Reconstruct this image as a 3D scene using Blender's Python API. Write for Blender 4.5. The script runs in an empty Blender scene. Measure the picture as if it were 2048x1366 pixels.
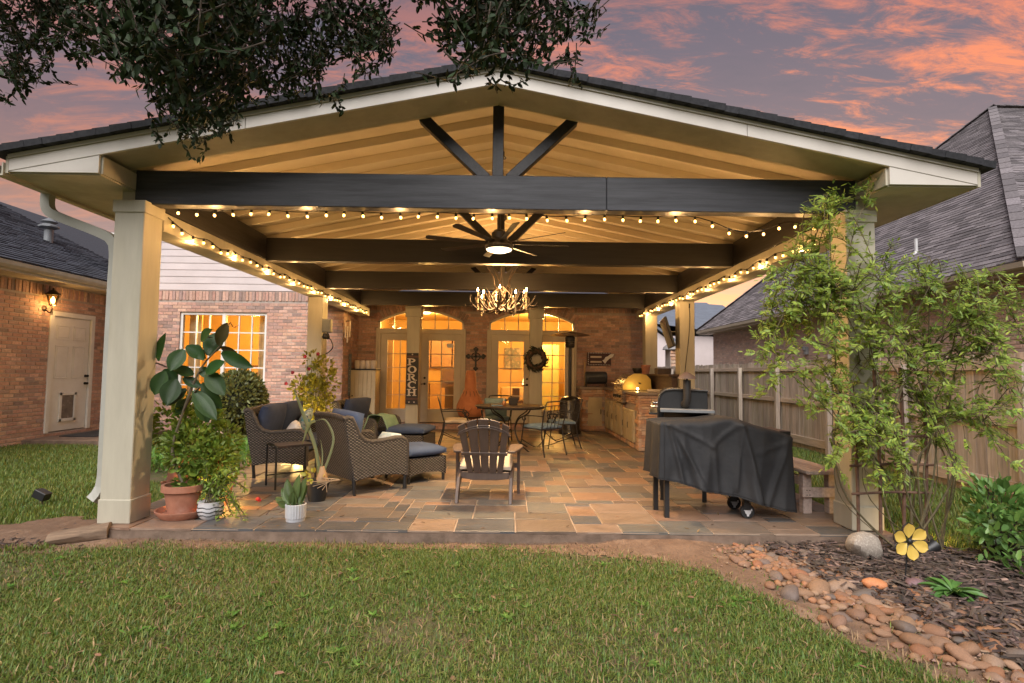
import bpy, bmesh, math, random
import numpy as np
from mathutils import Vector, Matrix, Quaternion, noise as mnoise
R_ = math.radians
PI = math.pi
rnd = random.Random(7)
sc = bpy.context.scene
col = sc.collection

# ---------------------------------------------------------------- camera
CAM_H = 1.38
yaw, pitch, roll = R_(0.47), R_(3.23), R_(0.66)
cF = Vector((math.sin(yaw) * math.cos(pitch), math.cos(yaw) * math.cos(pitch), math.sin(pitch)))
cR0 = Vector((math.cos(yaw), -math.sin(yaw), 0))
cU0 = cR0.cross(cF)
cR = cR0 * math.cos(roll) + cU0 * math.sin(roll)
cU = cU0 * math.cos(roll) - cR0 * math.sin(roll)
cam_d = bpy.data.cameras.new('camera')
cam_d.sensor_width = 36
cam_d.lens = 1100 / 2048 * 36
cam_d.clip_end = 2000
cam_d.clip_start = 0.05
cam = bpy.data.objects.new('camera', cam_d)
col.objects.link(cam)
mw = Matrix((cR, cU, -cF)).transposed().to_4x4()
mw.translation = Vector((0, 0, CAM_H))
cam.matrix_world = mw
sc.camera = cam


def at(px, py, y):
    """a point of the place: photograph pixel at distance y"""
    v = cF + cR * ((px - 1024) / 1100) - cU * ((py - 683) / 1100)
    t = y / v.y
    return Vector((v.x * t, y, CAM_H + v.z * t))


def gnd(px, py, z=0.0):
    v = cF + cR * ((px - 1024) / 1100) - cU * ((py - 683) / 1100)
    t = (z - CAM_H) / v.z
    return Vector((v.x * t, v.y * t, z))


def proj(p):
    d = Vector(p) - Vector((0, 0, CAM_H))
    k = d.dot(cF)
    if k < .05: return None
    return (1024 + 1100 * d.dot(cR) / k, 683 - 1100 * d.dot(cU) / k, k)


# ---------------------------------------------------------------- sky
world = bpy.data.worlds.new('World')
sc.world = world
world.use_nodes = True
wt = world.node_tree
wt.nodes.clear()


def N(t, typ, **kw):
    n = t.nodes.new(typ)
    for k, v in kw.items():
        if k.startswith('i_'):
            key = k[2:]
            key = int(key) if key.isdigit() else key
            n.inputs[key].default_value = v
        else:
            setattr(n, k, v)
    return n


def ramp(t, stops, interp='LINEAR'):
    n = t.nodes.new('ShaderNodeValToRGB')
    cr = n.color_ramp
    cr.interpolation = interp
    while len(cr.elements) < len(stops): cr.elements.new(.5)
    for e, (p, c) in zip(cr.elements, stops):
        e.position = p
        e.color = (c[0], c[1], c[2], 1) if not isinstance(c, (int, float)) else (c, c, c, 1)
    return n


def mixc(t, fac, a, b, mode='MIX'):
    n = t.nodes.new('ShaderNodeMix')
    n.data_type = 'RGBA'
    n.blend_type = mode
    for s, v in ((0, fac), (6, a), (7, b)):
        if isinstance(v, bpy.types.NodeSocket): t.links.new(v, n.inputs[s])
        else: n.inputs[s].default_value = v if s == 0 else (v[0], v[1], v[2], 1)
    return n.outputs[2]


def mth(t, op, a, b=None, c=None):
    n = t.nodes.new('ShaderNodeMath')
    n.operation = op
    for i, v in enumerate((a, b, c)):
        if v is None: continue
        if isinstance(v, bpy.types.NodeSocket): t.links.new(v, n.inputs[i])
        else: n.inputs[i].default_value = v
    return n.outputs[0]


SKY_GAIN = .42
tc = N(wt, 'ShaderNodeTexCoord')
sep = N(wt, 'ShaderNodeSeparateXYZ')
wt.links.new(tc.outputs['Generated'], sep.inputs[0])
zc = mth(wt, 'MAXIMUM', sep.outputs[2], 0.0)
base = ramp(wt, [(0.0, (.50, .44, .50)), (.15, (.55, .42, .47)), (.24, (.68, .31, .22)), (.32, (.46, .24, .235)), (.42, (.31, .20, .245)),
                 (.52, (.19, .155, .215)), (.62, (.105, .12, .175)), (1.0, (.13, .16, .24))])
wt.links.new(zc, base.inputs[0])
den = mth(wt, 'ADD', zc, 0.16)
cx = mth(wt, 'DIVIDE', sep.outputs[0], den)
cy = mth(wt, 'DIVIDE', sep.outputs[1], den)
comb = N(wt, 'ShaderNodeCombineXYZ')
wt.links.new(cx, comb.inputs[0])
wt.links.new(cy, comb.inputs[1])
mp = N(wt, 'ShaderNodeMapping')
mp.inputs['Rotation'].default_value = (0, 0, R_(-24))
mp.inputs['Scale'].default_value = (.85, 2.3, 1)
mp.inputs['Location'].default_value = (3.1, 1.7, 0)
wt.links.new(comb.outputs[0], mp.inputs[0])
n1 = N(wt, 'ShaderNodeTexNoise', i_Scale=1.35, i_Detail=12.0, i_Roughness=.62, i_Distortion=.25)
wt.links.new(mp.outputs[0], n1.inputs['Vector'])
n2 = N(wt, 'ShaderNodeTexNoise', i_Scale=6.0, i_Detail=9.0, i_Roughness=.72, i_Distortion=.5)
wt.links.new(mp.outputs[0], n2.inputs['Vector'])
nn = mth(wt, 'ADD', mth(wt, 'MULTIPLY', n1.outputs[0], .56), mth(wt, 'MULTIPLY', n2.outputs[0], .44))
cm = ramp(wt, [(.455, 0.0), (.575, 1.0)], 'EASE')
wt.links.new(nn, cm.inputs[0])
band = ramp(wt, [(.05, 0.0), (.26, .75), (.36, 1.0), (.52, .95), (.60, .35), (.72, .10), (1.0, .05)])
wt.links.new(zc, band.inputs[0])
# the afterglow stands in front (+y) and fades to blue-grey dusk behind
front = ramp(wt, [(.30, 0.0), (.62, 1.0)], 'EASE')
wt.links.new(mth(wt, 'MULTIPLY_ADD', sep.outputs[1], .5, .5), front.inputs[0])
side = ramp(wt, [(.25, .38), (.62, 1.0)], 'EASE')
wt.links.new(mth(wt, 'MULTIPLY_ADD', sep.outputs[0], .5, .5), side.inputs[0])
cl = mth(wt, 'MULTIPLY', mth(wt, 'MULTIPLY', cm.outputs[0], band.outputs[0]), side.outputs[0])
ccol = ramp(wt, [(.2, (1.7, .52, .17)), (.40, (1.55, .40, .13)), (.54, (1.0, .28, .17)), (.7, (.28, .2, .25))])
wt.links.new(zc, ccol.inputs[0])
rgap = mth(wt, 'MULTIPLY', side.outputs[0], band.outputs[0])
base_c = mixc(wt, mth(wt, 'MULTIPLY', rgap, .72), base.outputs[0], (.20, .15, .21))
sky = mixc(wt, cl, base_c, ccol.outputs[0])
dk = ramp(wt, [(.30, 1.0), (.46, 0.0)], 'EASE')
wt.links.new(nn, dk.inputs[0])
sky = mixc(wt, mth(wt, 'MULTIPLY', dk.outputs[0], .6), sky, (.15, .135, .19))
east = ramp(wt, [(0, (.42, .40, .46)), (.3, (.25, .26, .33)), (.6, (.15, .18, .25)), (1, (.13, .16, .24))])
wt.links.new(zc, east.inputs[0])
sky = mixc(wt, front.outputs[0], east.outputs[0], sky)
bg = N(wt, 'ShaderNodeBackground', i_Strength=SKY_GAIN)
wt.links.new(sky, bg.inputs[0])
nish = N(wt, 'ShaderNodeTexSky')
nish.sky_type = 'NISHITA'
nish.sun_disc = False
nish.sun_elevation = R_(1.5)
nish.sun_rotation = R_(20)
bg2 = N(wt, 'ShaderNodeBackground', i_Strength=.05)
wt.links.new(nish.outputs[0], bg2.inputs[0])
ad = N(wt, 'ShaderNodeAddShader')
wt.links.new(bg.outputs[0], ad.inputs[0])
wt.links.new(bg2.outputs[0], ad.inputs[1])
wo = N(wt, 'ShaderNodeOutputWorld')
wt.links.new(ad.outputs[0], wo.inputs[0])

# soft last daylight from high behind the camera
sd = bpy.data.lights.new('dusk_light', 'SUN')
sd.energy = 3.7
sd.angle = R_(55)
sd.color = (1.0, .95, .92)
so = bpy.data.objects.new('dusk_light', sd)
so.rotation_euler = Vector((.22, 1.0, -1.05)).to_track_quat('-Z', 'Y').to_euler()
col.objects.link(so)

sc.view_settings.view_transform = 'Standard'
sc.view_settings.look = 'None'
sc.view_settings.exposure = .62
sc.view_settings.gamma = 1
sc.view_settings.use_curve_mapping = False
sc.render.engine = 'CYCLES'
sc.cycles.use_denoising = True
sc.cycles.max_bounces = 6
sc.cycles.diffuse_bounces = 3
sc.cycles.glossy_bounces = 3
sc.cycles.transparent_max_bounces = 12
sc.cycles.caustics_reflective = False
sc.cycles.caustics_refractive = False
sc.cycles.sample_clamp_indirect = 4

# ---------------------------------------------------------------- helpers
WOFF = {}


def thing(name, label, cat, loc=(0, 0, 0), rotz=0, group=None, world=False):
    o = bpy.data.objects.new(name, None)
    o.empty_display_size = .1
    o.location = loc
    o.rotation_euler = (0, 0, rotz)
    col.objects.link(o)
    tag(o, label, cat, group)
    if world: WOFF[o.name] = Vector(loc)
    return o


def tag(o, label=None, cat=None, group=None, kind=None):
    if label: o['label'] = label
    if cat: o['category'] = cat
    if group: o['group'] = group
    if kind: o['kind'] = kind
    return o


def root_of(o):
    while o.parent: o = o.parent
    return o


def link(name, me, m, parent=None):
    o = bpy.data.objects.new(name, me)
    if m is not None and not me.materials: me.materials.append(m)
    col.objects.link(o)
    if parent is not None: o.parent = parent
    return o


def copy_tree(o, parent=None):
    c = o.copy()
    col.objects.link(c)
    c.parent = parent
    for ch in list(o.children): copy_tree(ch, c)
    return c


class MB:
    def __init__(s):
        s.v = []
        s.f = []

    def add(s, vs, fs):
        k = len(s.v)
        s.v += [tuple(v) for v in vs]
        s.f += [tuple(i + k for i in f) for f in fs]
        return s

    def box(s, c, d, rz=0, rot=None):
        hx, hy, hz = d[0] / 2, d[1] / 2, d[2] / 2
        vs = [Vector((x, y, z)) for x in (-hx, hx) for y in (-hy, hy) for z in (-hz, hz)]
        m = rot if rot is not None else Matrix.Rotation(rz, 3, 'Z')
        c = Vector(c)
        return s.add([m @ v + c for v in vs], [(0, 1, 3, 2), (4, 6, 7, 5), (0, 4, 5, 1), (2, 3, 7, 6), (0, 2, 6, 4), (1, 5, 7, 3)])

    def b2(s, a, b):
        a, b = Vector(a), Vector(b)
        return s.box((a + b) / 2, [abs(q) for q in (b - a)])

    def bar(s, p0, p1, w, h, up=(0, 0, 1)):
        p0, p1 = Vector(p0), Vector(p1)
        d = (p1 - p0)
        L = d.length
        d.normalize()
        u = Vector(up)
        if abs(d.dot(u)) > .98: u = Vector((0, 1, 0))
        x = d.cross(u).normalized()
        z = x.cross(d)
        m = Matrix((x, d, z)).transposed()
        return s.box((p0 + p1) / 2, (w, L, h), rot=m)

    def prism(s, poly, ext, cap=True):
        n = len(poly)
        e = Vector(ext)
        vs = [Vector(p) for p in poly] + [Vector(p) + e for p in poly]
        fs = [(i, (i + 1) % n, n + (i + 1) % n, n + i) for i in range(n)]
        if cap: fs += [tuple(range(n))[::-1], tuple(range(n, 2 * n))]
        return s.add(vs, fs)

    def tube(s, pts, r, n=6, closed=False, cap=True):
        pts = [Vector(p) for p in pts]
        m = len(pts)
        rr = r if isinstance(r, (list, tuple)) else [r] * m
        prev = None
        vs = []
        for i, p in enumerate(pts):
            if closed: t = pts[(i + 1) % m] - pts[i - 1]
            else: t = pts[min(i + 1, m - 1)] - pts[max(i - 1, 0)]
            if t.length < 1e-9: t = Vector((0, 0, 1))
            t.normalize()
            if prev is None:
                a = Vector((0, 0, 1)) if abs(t.z) < .9 else Vector((1, 0, 0))
                x = t.cross(a).normalized()
            else:
                x = (prev - t * prev.dot(t))
                x = x.normalized() if x.length > 1e-6 else t.orthogonal().normalized()
            prev = x
            y = t.cross(x)
            for k in range(n):
                a = 2 * PI * k / n
                vs.append(p + (x * math.cos(a) + y * math.sin(a)) * rr[i])
        fs = []
        for i in range(m if closed else m - 1):
            j = (i + 1) % m
            for k in range(n):
                k2 = (k + 1) % n
                fs.append((i * n + k, i * n + k2, j * n + k2, j * n + k))
        if not closed and cap:
            fs += [tuple(range(n))[::-1], tuple(range((m - 1) * n, m * n))]
        return s.add(vs, fs)

    def lathe(s, prof, c=(0, 0, 0), n=20, sx=1, sy=1, axis=None):
        c = Vector(c)
        vs = []
        for r, z in prof:
            for k in range(n):
                a = 2 * PI * k / n
                v = Vector((r * math.cos(a) * sx, r * math.sin(a) * sy, z))
                if axis is not None: v = axis @ v
                vs.append(c + v)
        m = len(prof)
        fs = [(i * n + k, i * n + (k + 1) % n, (i + 1) * n + (k + 1) % n, (i + 1) * n + k) for i in range(m - 1) for k in range(n)]
        if prof[0][0] > 1e-4: fs.append(tuple(range(n))[::-1])
        if prof[-1][0] > 1e-4: fs.append(tuple(range((m - 1) * n, m * n)))
        return s.add(vs, fs)

    def ball(s, c, r, n=10, m=7):
        if not isinstance(r, (tuple, list, Vector)): r = (r, r, r)
        c = Vector(c)
        vs = []
        for i in range(m + 1):
            t = PI * i / m
            for k in range(n):
                a = 2 * PI * k / n
                vs.append(c + Vector((math.sin(t) * math.cos(a) * r[0], math.sin(t) * math.sin(a) * r[1], -math.cos(t) * r[2])))
        fs = [(i * n + k, i * n + (k + 1) % n, (i + 1) * n + (k + 1) % n, (i + 1) * n + k) for i in range(m) for k in range(n)]
        return s.add(vs, fs)

    def mesh(s, name, off=None, bevel=0, smooth=None, seg=1, weld=False):
        me = bpy.data.meshes.new(name)
        vs = s.v if off is None else [(v[0] - off[0], v[1] - off[1], v[2] - off[2]) for v in s.v]
        me.from_pydata(vs, [], s.f)
        bm = bmesh.new()
        bm.from_mesh(me)
        if weld: bmesh.ops.remove_doubles(bm, verts=bm.verts, dist=1e-5)
        bmesh.ops.recalc_face_normals(bm, faces=bm.faces)
        if bevel:
            es = [e for e in bm.edges if len(e.link_faces) == 2 and e.calc_face_angle(0) > .6]
            if es: bmesh.ops.bevel(bm, geom=es, offset=bevel, segments=seg, affect='EDGES', clamp_overlap=True, profile=.6)
        bm.to_mesh(me)
        bm.free()
        if smooth:
            me.shade_smooth()
            me.set_sharp_from_angle(angle=R_(smooth))
        return me

    def build(s, name, m, parent=None, bevel=0, smooth=None, seg=1, at_=None, weld=False):
        off = None
        if parent is not None: off = WOFF.get(root_of(parent).name)
        elif at_ is not None: off = Vector(at_)
        o = link(name, s.mesh(name, off, bevel, smooth, seg, weld), m, parent)
        if parent is None and at_ is not None: o.location = at_
        return o


def np_mesh(name, v, f, smooth=False):
    """v (N,3), f (M,k)"""
    me = bpy.data.meshes.new(name)
    v = np.asarray(v, dtype=np.float32)
    f = np.asarray(f, dtype=np.int32)
    me.vertices.add(len(v))
    me.vertices.foreach_set('co', v.ravel())
    k = f.shape[1]
    me.loops.add(f.size)
    me.loops.foreach_set('vertex_index', f.ravel())
    me.polygons.add(len(f))
    me.polygons.foreach_set('loop_start', np.arange(0, f.size, k, dtype=np.int32))
    if smooth: me.polygons.foreach_set('use_smooth', np.ones(len(f), dtype=bool))
    me.update(calc_edges=True)
    return me


class Leaves:
    """many small folded leaves in one mesh: base, two flanks, tip, and a raised midrib"""

    def __init__(s):
        s.p, s.d, s.n, s.l, s.w = [], [], [], [], []

    def add(s, p, d, n, l, w):
        s.p.append(tuple(p)); s.d.append(tuple(d)); s.n.append(tuple(n)); s.l.append(l); s.w.append(w)

    def mesh(s, name, off=(0, 0, 0), fold=.18, droop=.12, wide=.45):
        p = np.array(s.p) - np.array(off)
        d = np.array(s.d); d /= np.linalg.norm(d, axis=1, keepdims=True) + 1e-9
        n = np.array(s.n)
        x = np.cross(d, n); x /= np.linalg.norm(x, axis=1, keepdims=True) + 1e-9
        n = np.cross(x, d)
        l = np.array(s.l)[:, None]; w = np.array(s.w)[:, None]
        a = p
        m1 = p + d * l * wide * .55 - n * l * fold * .3
        m2 = p + d * l * (wide + .3) - n * l * (fold * .3 + droop * .35)
        t = p + d * l - n * l * droop
        l1 = p + d * l * wide * .6 + x * w * .46
        r1 = p + d * l * wide * .6 - x * w * .46
        l2 = p + d * l * (wide + .28) + x * w * .36 - n * l * droop * .3
        r2 = p + d * l * (wide + .28) - x * w * .36 - n * l * droop * .3
        V = np.stack([a, l1, l2, t, r2, r1, m1, m2], 1).reshape(-1, 3)
        k = len(p)
        b = (np.arange(k) * 8)[:, None]
        F = np.concatenate([b + np.array(q)[None] for q in ((0, 6, 1), (0, 5, 6), (1, 6, 7), (1, 7, 2), (5, 7, 6), (5, 4, 7), (2, 7, 3), (4, 3, 7))], 0)
        return np_mesh(name, V, F, smooth=True)

    def build(s, name, m, parent=None, **kw):
        off = (0, 0, 0)
        if parent is not None: off = WOFF.get(root_of(parent).name, (0, 0, 0))
        return link(name, s.mesh(name, off, **kw), m, parent)


def rv(r=rnd):
    while True:
        v = Vector((r.uniform(-1, 1), r.uniform(-1, 1), r.uniform(-1, 1)))
        if .05 < v.length < 1: return v


def bez(p, n=8):
    """Catmull-Rom through points"""
    p = [Vector(q) for q in p]
    out = []
    for i in range(len(p) - 1):
        a, b, c, d = p[max(i - 1, 0)], p[i], p[i + 1], p[min(i + 2, len(p) - 1)]
        for k in range(n):
            t = k / n
            out.append(.5 * ((2 * b) + (c - a) * t + (2 * a - 5 * b + 4 * c - d) * t * t + (3 * b - a - 3 * c + d) * t ** 3))
    out.append(p[-1])
    return out


# ---------------------------------------------------------------- materials
def pm(name, c1, c2=None, c3=None, scale=6, detail=6, rough=.6, rvar=.12, bump=.15, bscale=60, bdist=.004, metal=0, obj=0, isl=0,
       stretch=(1, 1, 1), spec=.5, rot=(0, 0, 0), lo=.35, hi=.65, trans=0, sheen=0, stain=None, pal=None):
    """procedural surface: two or three colours mixed by noise, per-object / per-piece variation, fine relief"""
    m = bpy.data.materials.new(name)
    m.use_nodes = True
    t = m.node_tree
    t.nodes.clear()
    out = N(t, 'ShaderNodeOutputMaterial')
    b = N(t, 'ShaderNodeBsdfPrincipled', i_Metallic=metal)
    b.inputs['Specular IOR Level'].default_value = spec
    tc = N(t, 'ShaderNodeTexCoord')
    oi = N(t, 'ShaderNodeObjectInfo')
    ge = N(t, 'ShaderNodeNewGeometry')
    rn = mth(t, 'FRACT', mth(t, 'ADD', mth(t, 'MULTIPLY', oi.outputs['Random'], 1.0 if obj or pal else .0), mth(t, 'MULTIPLY', ge.outputs['Random Per Island'], 1.0 if isl or pal else 0.0)))
    mp = N(t, 'ShaderNodeMapping')
    mp.inputs['Scale'].default_value = stretch
    mp.inputs['Rotation'].default_value = rot
    va = N(t, 'ShaderNodeVectorMath', operation='ADD')
    t.links.new(tc.outputs['Object'], va.inputs[0])
    cb = N(t, 'ShaderNodeCombineXYZ')
    o37 = mth(t, 'MULTIPLY', rn, 37.0)
    t.links.new(o37, cb.inputs[0]); t.links.new(o37, cb.inputs[1])
    if obj or isl or pal: t.links.new(cb.outputs[0], va.inputs[1])
    t.links.new(va.outputs[0], mp.inputs[0])
    n1 = N(t, 'ShaderNodeTexNoise', i_Scale=scale, i_Detail=detail, i_Roughness=.62)
    t.links.new(mp.outputs[0], n1.inputs['Vector'])
    c2 = c2 or tuple(q * .75 for q in c1)
    r = ramp(t, [(lo, c1), (hi, c2)] if not c3 else [(lo, c1), ((lo + hi) / 2, c2), (hi, c3)])
    t.links.new(n1.outputs[0], r.inputs[0])
    cc = r.outputs[0]
    if pal:
        pr = ramp(t, [(i / len(pal), c) for i, c in enumerate(pal)], 'CONSTANT')
        t.links.new(rn, pr.inputs[0])
        cc = mixc(t, .72, cc, pr.outputs[0])
        # keep the noise as tone
        tone = N(t, 'ShaderNodeMapRange', i_1=.3, i_2=.7, i_3=.72, i_4=1.22)
        t.links.new(n1.outputs[0], tone.inputs[0])
        hs = N(t, 'ShaderNodeHueSaturation')
        t.links.new(cc, hs.inputs['Color']); t.links.new(tone.outputs[0], hs.inputs['Value'])
        cc = hs.outputs[0]
    if obj or isl:
        hs = N(t, 'ShaderNodeHueSaturation')
        amt = obj or isl
        vr = N(t, 'ShaderNodeMapRange', i_3=1 - amt, i_4=1 + amt)
        t.links.new(mth(t, 'FRACT', mth(t, 'MULTIPLY', rn, 7.31)), vr.inputs[0])
        hr = N(t, 'ShaderNodeMapRange', i_3=.5 - amt * .045, i_4=.5 + amt * .045)
        t.links.new(mth(t, 'FRACT', mth(t, 'MULTIPLY', rn, 13.7)), hr.inputs[0])
        t.links.new(cc, hs.inputs['Color']); t.links.new(vr.outputs[0], hs.inputs['Value']); t.links.new(hr.outputs[0], hs.inputs['Hue'])
        cc = hs.outputs[0]
    if stain:
        n3 = N(t, 'ShaderNodeTexNoise', i_Scale=stain[1], i_Detail=5.0, i_Roughness=.6)
        t.links.new(mp.outputs[0], n3.inputs['Vector'])
        sr = ramp(t, [(.52, 0.0), (.72, stain[2])])
        t.links.new(n3.outputs[0], sr.inputs[0])
        cc = mixc(t, sr.outputs[0], cc, stain[0])
    t.links.new(cc, b.inputs['Base Color'])
    rr = N(t, 'ShaderNodeMapRange', i_3=max(0, rough - rvar), i_4=min(1, rough + rvar))
    t.links.new(n1.outputs[0], rr.inputs[0])
    t.links.new(rr.outputs[0], b.inputs['Roughness'])
    if bump:
        n2 = N(t, 'ShaderNodeTexNoise', i_Scale=bscale, i_Detail=4.0, i_Roughness=.65)
        t.links.new(mp.outputs[0], n2.inputs['Vector'])
        bp = N(t, 'ShaderNodeBump', i_Strength=bump, i_Distance=bdist)
        t.links.new(n2.outputs[0], bp.inputs['Height'])
        t.links.new(bp.outputs[0], b.inputs['Normal'])
    if trans:
        tr = N(t, 'ShaderNodeBsdfTranslucent')
        t.links.new(cc, tr.inputs[0])
        mx = N(t, 'ShaderNodeMixShader', i_0=trans)
        t.links.new(b.outputs[0], mx.inputs[1]); t.links.new(tr.outputs[0], mx.inputs[2])
        t.links.new(mx.outputs[0], out.inputs[0])
    else:
        t.links.new(b.outputs[0], out.inputs[0])
    return m


def emit(name, c, s):
    m = bpy.data.materials.new(name)
    m.use_nodes = True
    t = m.node_tree
    t.nodes.clear()
    out = N(t, 'ShaderNodeOutputMaterial')
    e = N(t, 'ShaderNodeEmission', i_Strength=s)
    e.inputs[0].default_value = (*c, 1)
    t.links.new(e.outputs[0], out.inputs[0])
    return m


def glass(name, tint=(1, 1, 1), refl=.08, rough=.02):
    m = bpy.data.materials.new(name)
    m.use_nodes = True
    t = m.node_tree
    t.nodes.clear()
    out = N(t, 'ShaderNodeOutputMaterial')
    a = N(t, 'ShaderNodeBsdfTransparent')
    a.inputs[0].default_value = (*tint, 1)
    g = N(t, 'ShaderNodeBsdfGlossy', i_Roughness=rough)
    fr = N(t, 'ShaderNodeFresnel', i_IOR=1.45)
    nz = N(t, 'ShaderNodeTexNoise', i_Scale=3.0)
    bp = N(t, 'ShaderNodeBump', i_Strength=.04, i_Distance=.02)
    t.links.new(nz.outputs[0], bp.inputs['Height'])
    t.links.new(bp.outputs[0], g.inputs['Normal'])
    mx = N(t, 'ShaderNodeMixShader')
    t.links.new(mth(t, 'ADD', fr.outputs[0], refl), mx.inputs[0])
    t.links.new(a.outputs[0], mx.inputs[1]); t.links.new(g.outputs[0], mx.inputs[2])
    t.links.new(mx.outputs[0], out.inputs[0])
    return m


def wicker_mat():
    m = bpy.data.materials.new('grey_brown_wicker')
    m.use_nodes = True
    t = m.node_tree
    t.nodes.clear()
    out = N(t, 'ShaderNodeOutputMaterial')
    b = N(t, 'ShaderNodeBsdfPrincipled', i_Roughness=.5)
    tc = N(t, 'ShaderNodeTexCoord')
    nz = N(t, 'ShaderNodeTexNoise', i_Scale=26.0, i_Detail=4.0)
    t.links.new(tc.outputs['Object'], nz.inputs['Vector'])
    sp = N(t, 'ShaderNodeSeparateXYZ')
    ds = N(t, 'ShaderNodeVectorMath', operation='MULTIPLY_ADD')
    t.links.new(nz.outputs['Color'], ds.inputs[0])
    ds.inputs[1].default_value = (.012, .012, .008)
    t.links.new(tc.outputs['Object'], ds.inputs[2])
    t.links.new(ds.outputs[0], sp.inputs[0])
    # over-under weave: strands run level, passing over and under upright canes
    h = mth(t, 'ADD', sp.outputs[0], sp.outputs[1])
    zr = mth(t, 'MULTIPLY', sp.outputs[2], 1 / .0165)
    row = mth(t, 'FLOOR', zr)
    par = mth(t, 'MULTIPLY', mth(t, 'FRACT', mth(t, 'MULTIPLY', row, .5)), 2 * PI)
    w1 = mth(t, 'SINE', mth(t, 'ADD', mth(t, 'MULTIPLY', h, 2 * PI / .048), par))
    rp = mth(t, 'SINE', mth(t, 'MULTIPLY', mth(t, 'FRACT', zr), PI))
    hh = mth(t, 'MULTIPLY', mth(t, 'MULTIPLY_ADD', w1, .5, .5), mth(t, 'POWER', rp, .6))
    n2 = N(t, 'ShaderNodeTexNoise', i_Scale=55.0, i_Detail=4.0)
    t.links.new(tc.outputs['Object'], n2.inputs['Vector'])
    n3 = mth(t, 'MULTIPLY_ADD', n2.outputs[0], .62, mth(t, 'MULTIPLY', hh, .75))
    r = ramp(t, [(.22, (.009, .008, .0075)), (.54, (.042, .036, .032)), (.80, (.115, .10, .09)), (1, (.20, .175, .155))])
    t.links.new(n3, r.inputs[0])
    t.links.new(r.outputs[0], b.inputs['Base Color'])
    bp = N(t, 'ShaderNodeBump', i_Strength=.9, i_Distance=.012)
    t.links.new(hh, bp.inputs['Height'])
    t.links.new(bp.outputs[0], b.inputs['Normal'])
    t.links.new(b.outputs[0], out.inputs[0])
    return m


def siding_wood(name, c1, c2, ax=(1, 1, 14), **kw):
    return pm(name, c1, c2, scale=3, detail=8, stretch=ax, **kw)


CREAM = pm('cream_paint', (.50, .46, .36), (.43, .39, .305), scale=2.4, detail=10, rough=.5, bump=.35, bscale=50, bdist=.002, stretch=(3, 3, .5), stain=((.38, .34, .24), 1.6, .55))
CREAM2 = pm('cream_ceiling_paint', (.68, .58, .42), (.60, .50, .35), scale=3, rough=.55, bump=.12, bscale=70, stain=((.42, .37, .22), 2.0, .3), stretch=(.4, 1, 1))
WHITE = pm('white_trim_paint', (.74, .72, .68), (.66, .63, .59), scale=3, rough=.45, bump=.06, bscale=80)
WHITE2 = pm('white_siding_paint', (.60, .52, .505), (.53, .455, .44), scale=1.5, rough=.5, bump=.08, bscale=60, obj=.05)
GREYBEAM = pm('sky_lit_dark_beam', (.048, .048, .055), (.024, .024, .028), scale=5, detail=9, stretch=(.35, 6, 6), rough=.5, bump=.45, bscale=45, bdist=.003, stain=((.070, .071, .080), 2.0, .4))  # same stain as the inner beams, sky light on its face put into the colour
DARKWOOD = pm('dark_stained_timber', (.020, .0165, .015), (.011, .009, .0085), scale=5, detail=9, stretch=(.35, 6, 6), rough=.42, bump=.35, bscale=45, bdist=.003)  # darker copy of that stain for the shaded beams under the roof
DARKWOODY = pm('dark_stained_timber_lengthways', (.026, .021, .019), (.015, .012, .011), scale=5, detail=9, stretch=(6, .35, 6), rough=.48, bump=.35, bscale=45, bdist=.003)  # the same darkened copy, grain turned lengthways
BRICKPAL = [(.52, .30, .225), (.56, .34, .26), (.46, .265, .205), (.50, .31, .245), (.34, .235, .205), (.55, .36, .285), (.49, .285, .225), (.27, .205, .19), (.58, .37, .28), (.44, .28, .235), (.52, .32, .235)]
BRICK = pm('fired_brick', (.54, .32, .24), (.42, .25, .19), scale=22, rough=.85, bump=.5, bscale=150, bdist=.003, pal=BRICKPAL, isl=.14, obj=.14)
MORTAR = pm('mortar', (.42, .35, .30), (.33, .27, .235), scale=12, rough=.9, bump=.5, bscale=160)
SHING_D = pm('charcoal_shingles', (.024, .024, .028), (.013, .013, .016), scale=30, rough=.9, bump=.6, bscale=250, isl=.25, obj=.25)
SHING_B = pm('blue_grey_shingles', (.060, .064, .082), (.036, .040, .054), scale=30, rough=.9, bump=.6, bscale=250, isl=.22, obj=.22)
SHING_G = pm('weathered_grey_shingles', (.19, .168, .174), (.115, .10, .106), scale=26, rough=.92, bump=.6, bscale=250, isl=.42, obj=.42)
SLATEPAL = [(.27, .15, .095), (.30, .19, .135), (.18, .125, .095), (.072, .086, .10), (.13, .135, .125), (.050, .058, .066), (.27, .18, .12), (.17, .12, .09), (.105, .112, .115), (.31, .17, .10), (.22, .165, .125), (.13, .105, .085), (.30, .20, .14), (.095, .10, .10), (.25, .145, .10), (.19, .16, .13)]
SLATEPAL_ = [(.205, .15, .11), (.125, .12, .108), (.27, .175, .11), (.15, .145, .13), (.22, .175, .13), (.068, .077, .085), (.30, .21, .14), (.17, .13, .10), (.095, .10, .10), (.25, .155, .105), (.185, .16, .125), (.145, .12, .10), (.32, .195, .12), (.16, .14, .115), (.24, .19, .14), (.11, .115, .112), (.20, .155, .12), (.08, .088, .092)]
SLATE = pm('cleft_slate', (.22, .165, .12), (.13, .105, .085), scale=5, detail=9, rough=.42, rvar=.2, bump=.85, bscale=14, bdist=.008, pal=SLATEPAL, stain=((.20, .125, .08), 4.0, .5), stretch=(1, 1.7, 1))
GROUT_ = pm('grout', (.44, .33, .24), (.36, .26, .19), scale=9, rough=.9, bump=.3)
CONC = pm('concrete_edge', (.21, .145, .105), (.125, .085, .06), scale=7, rough=.9, bump=.6, bscale=50, bdist=.008)
BLACK = pm('black_powdercoat', (.018, .018, .019), (.012, .012, .013), scale=8, rough=.45, bump=.05)
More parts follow.
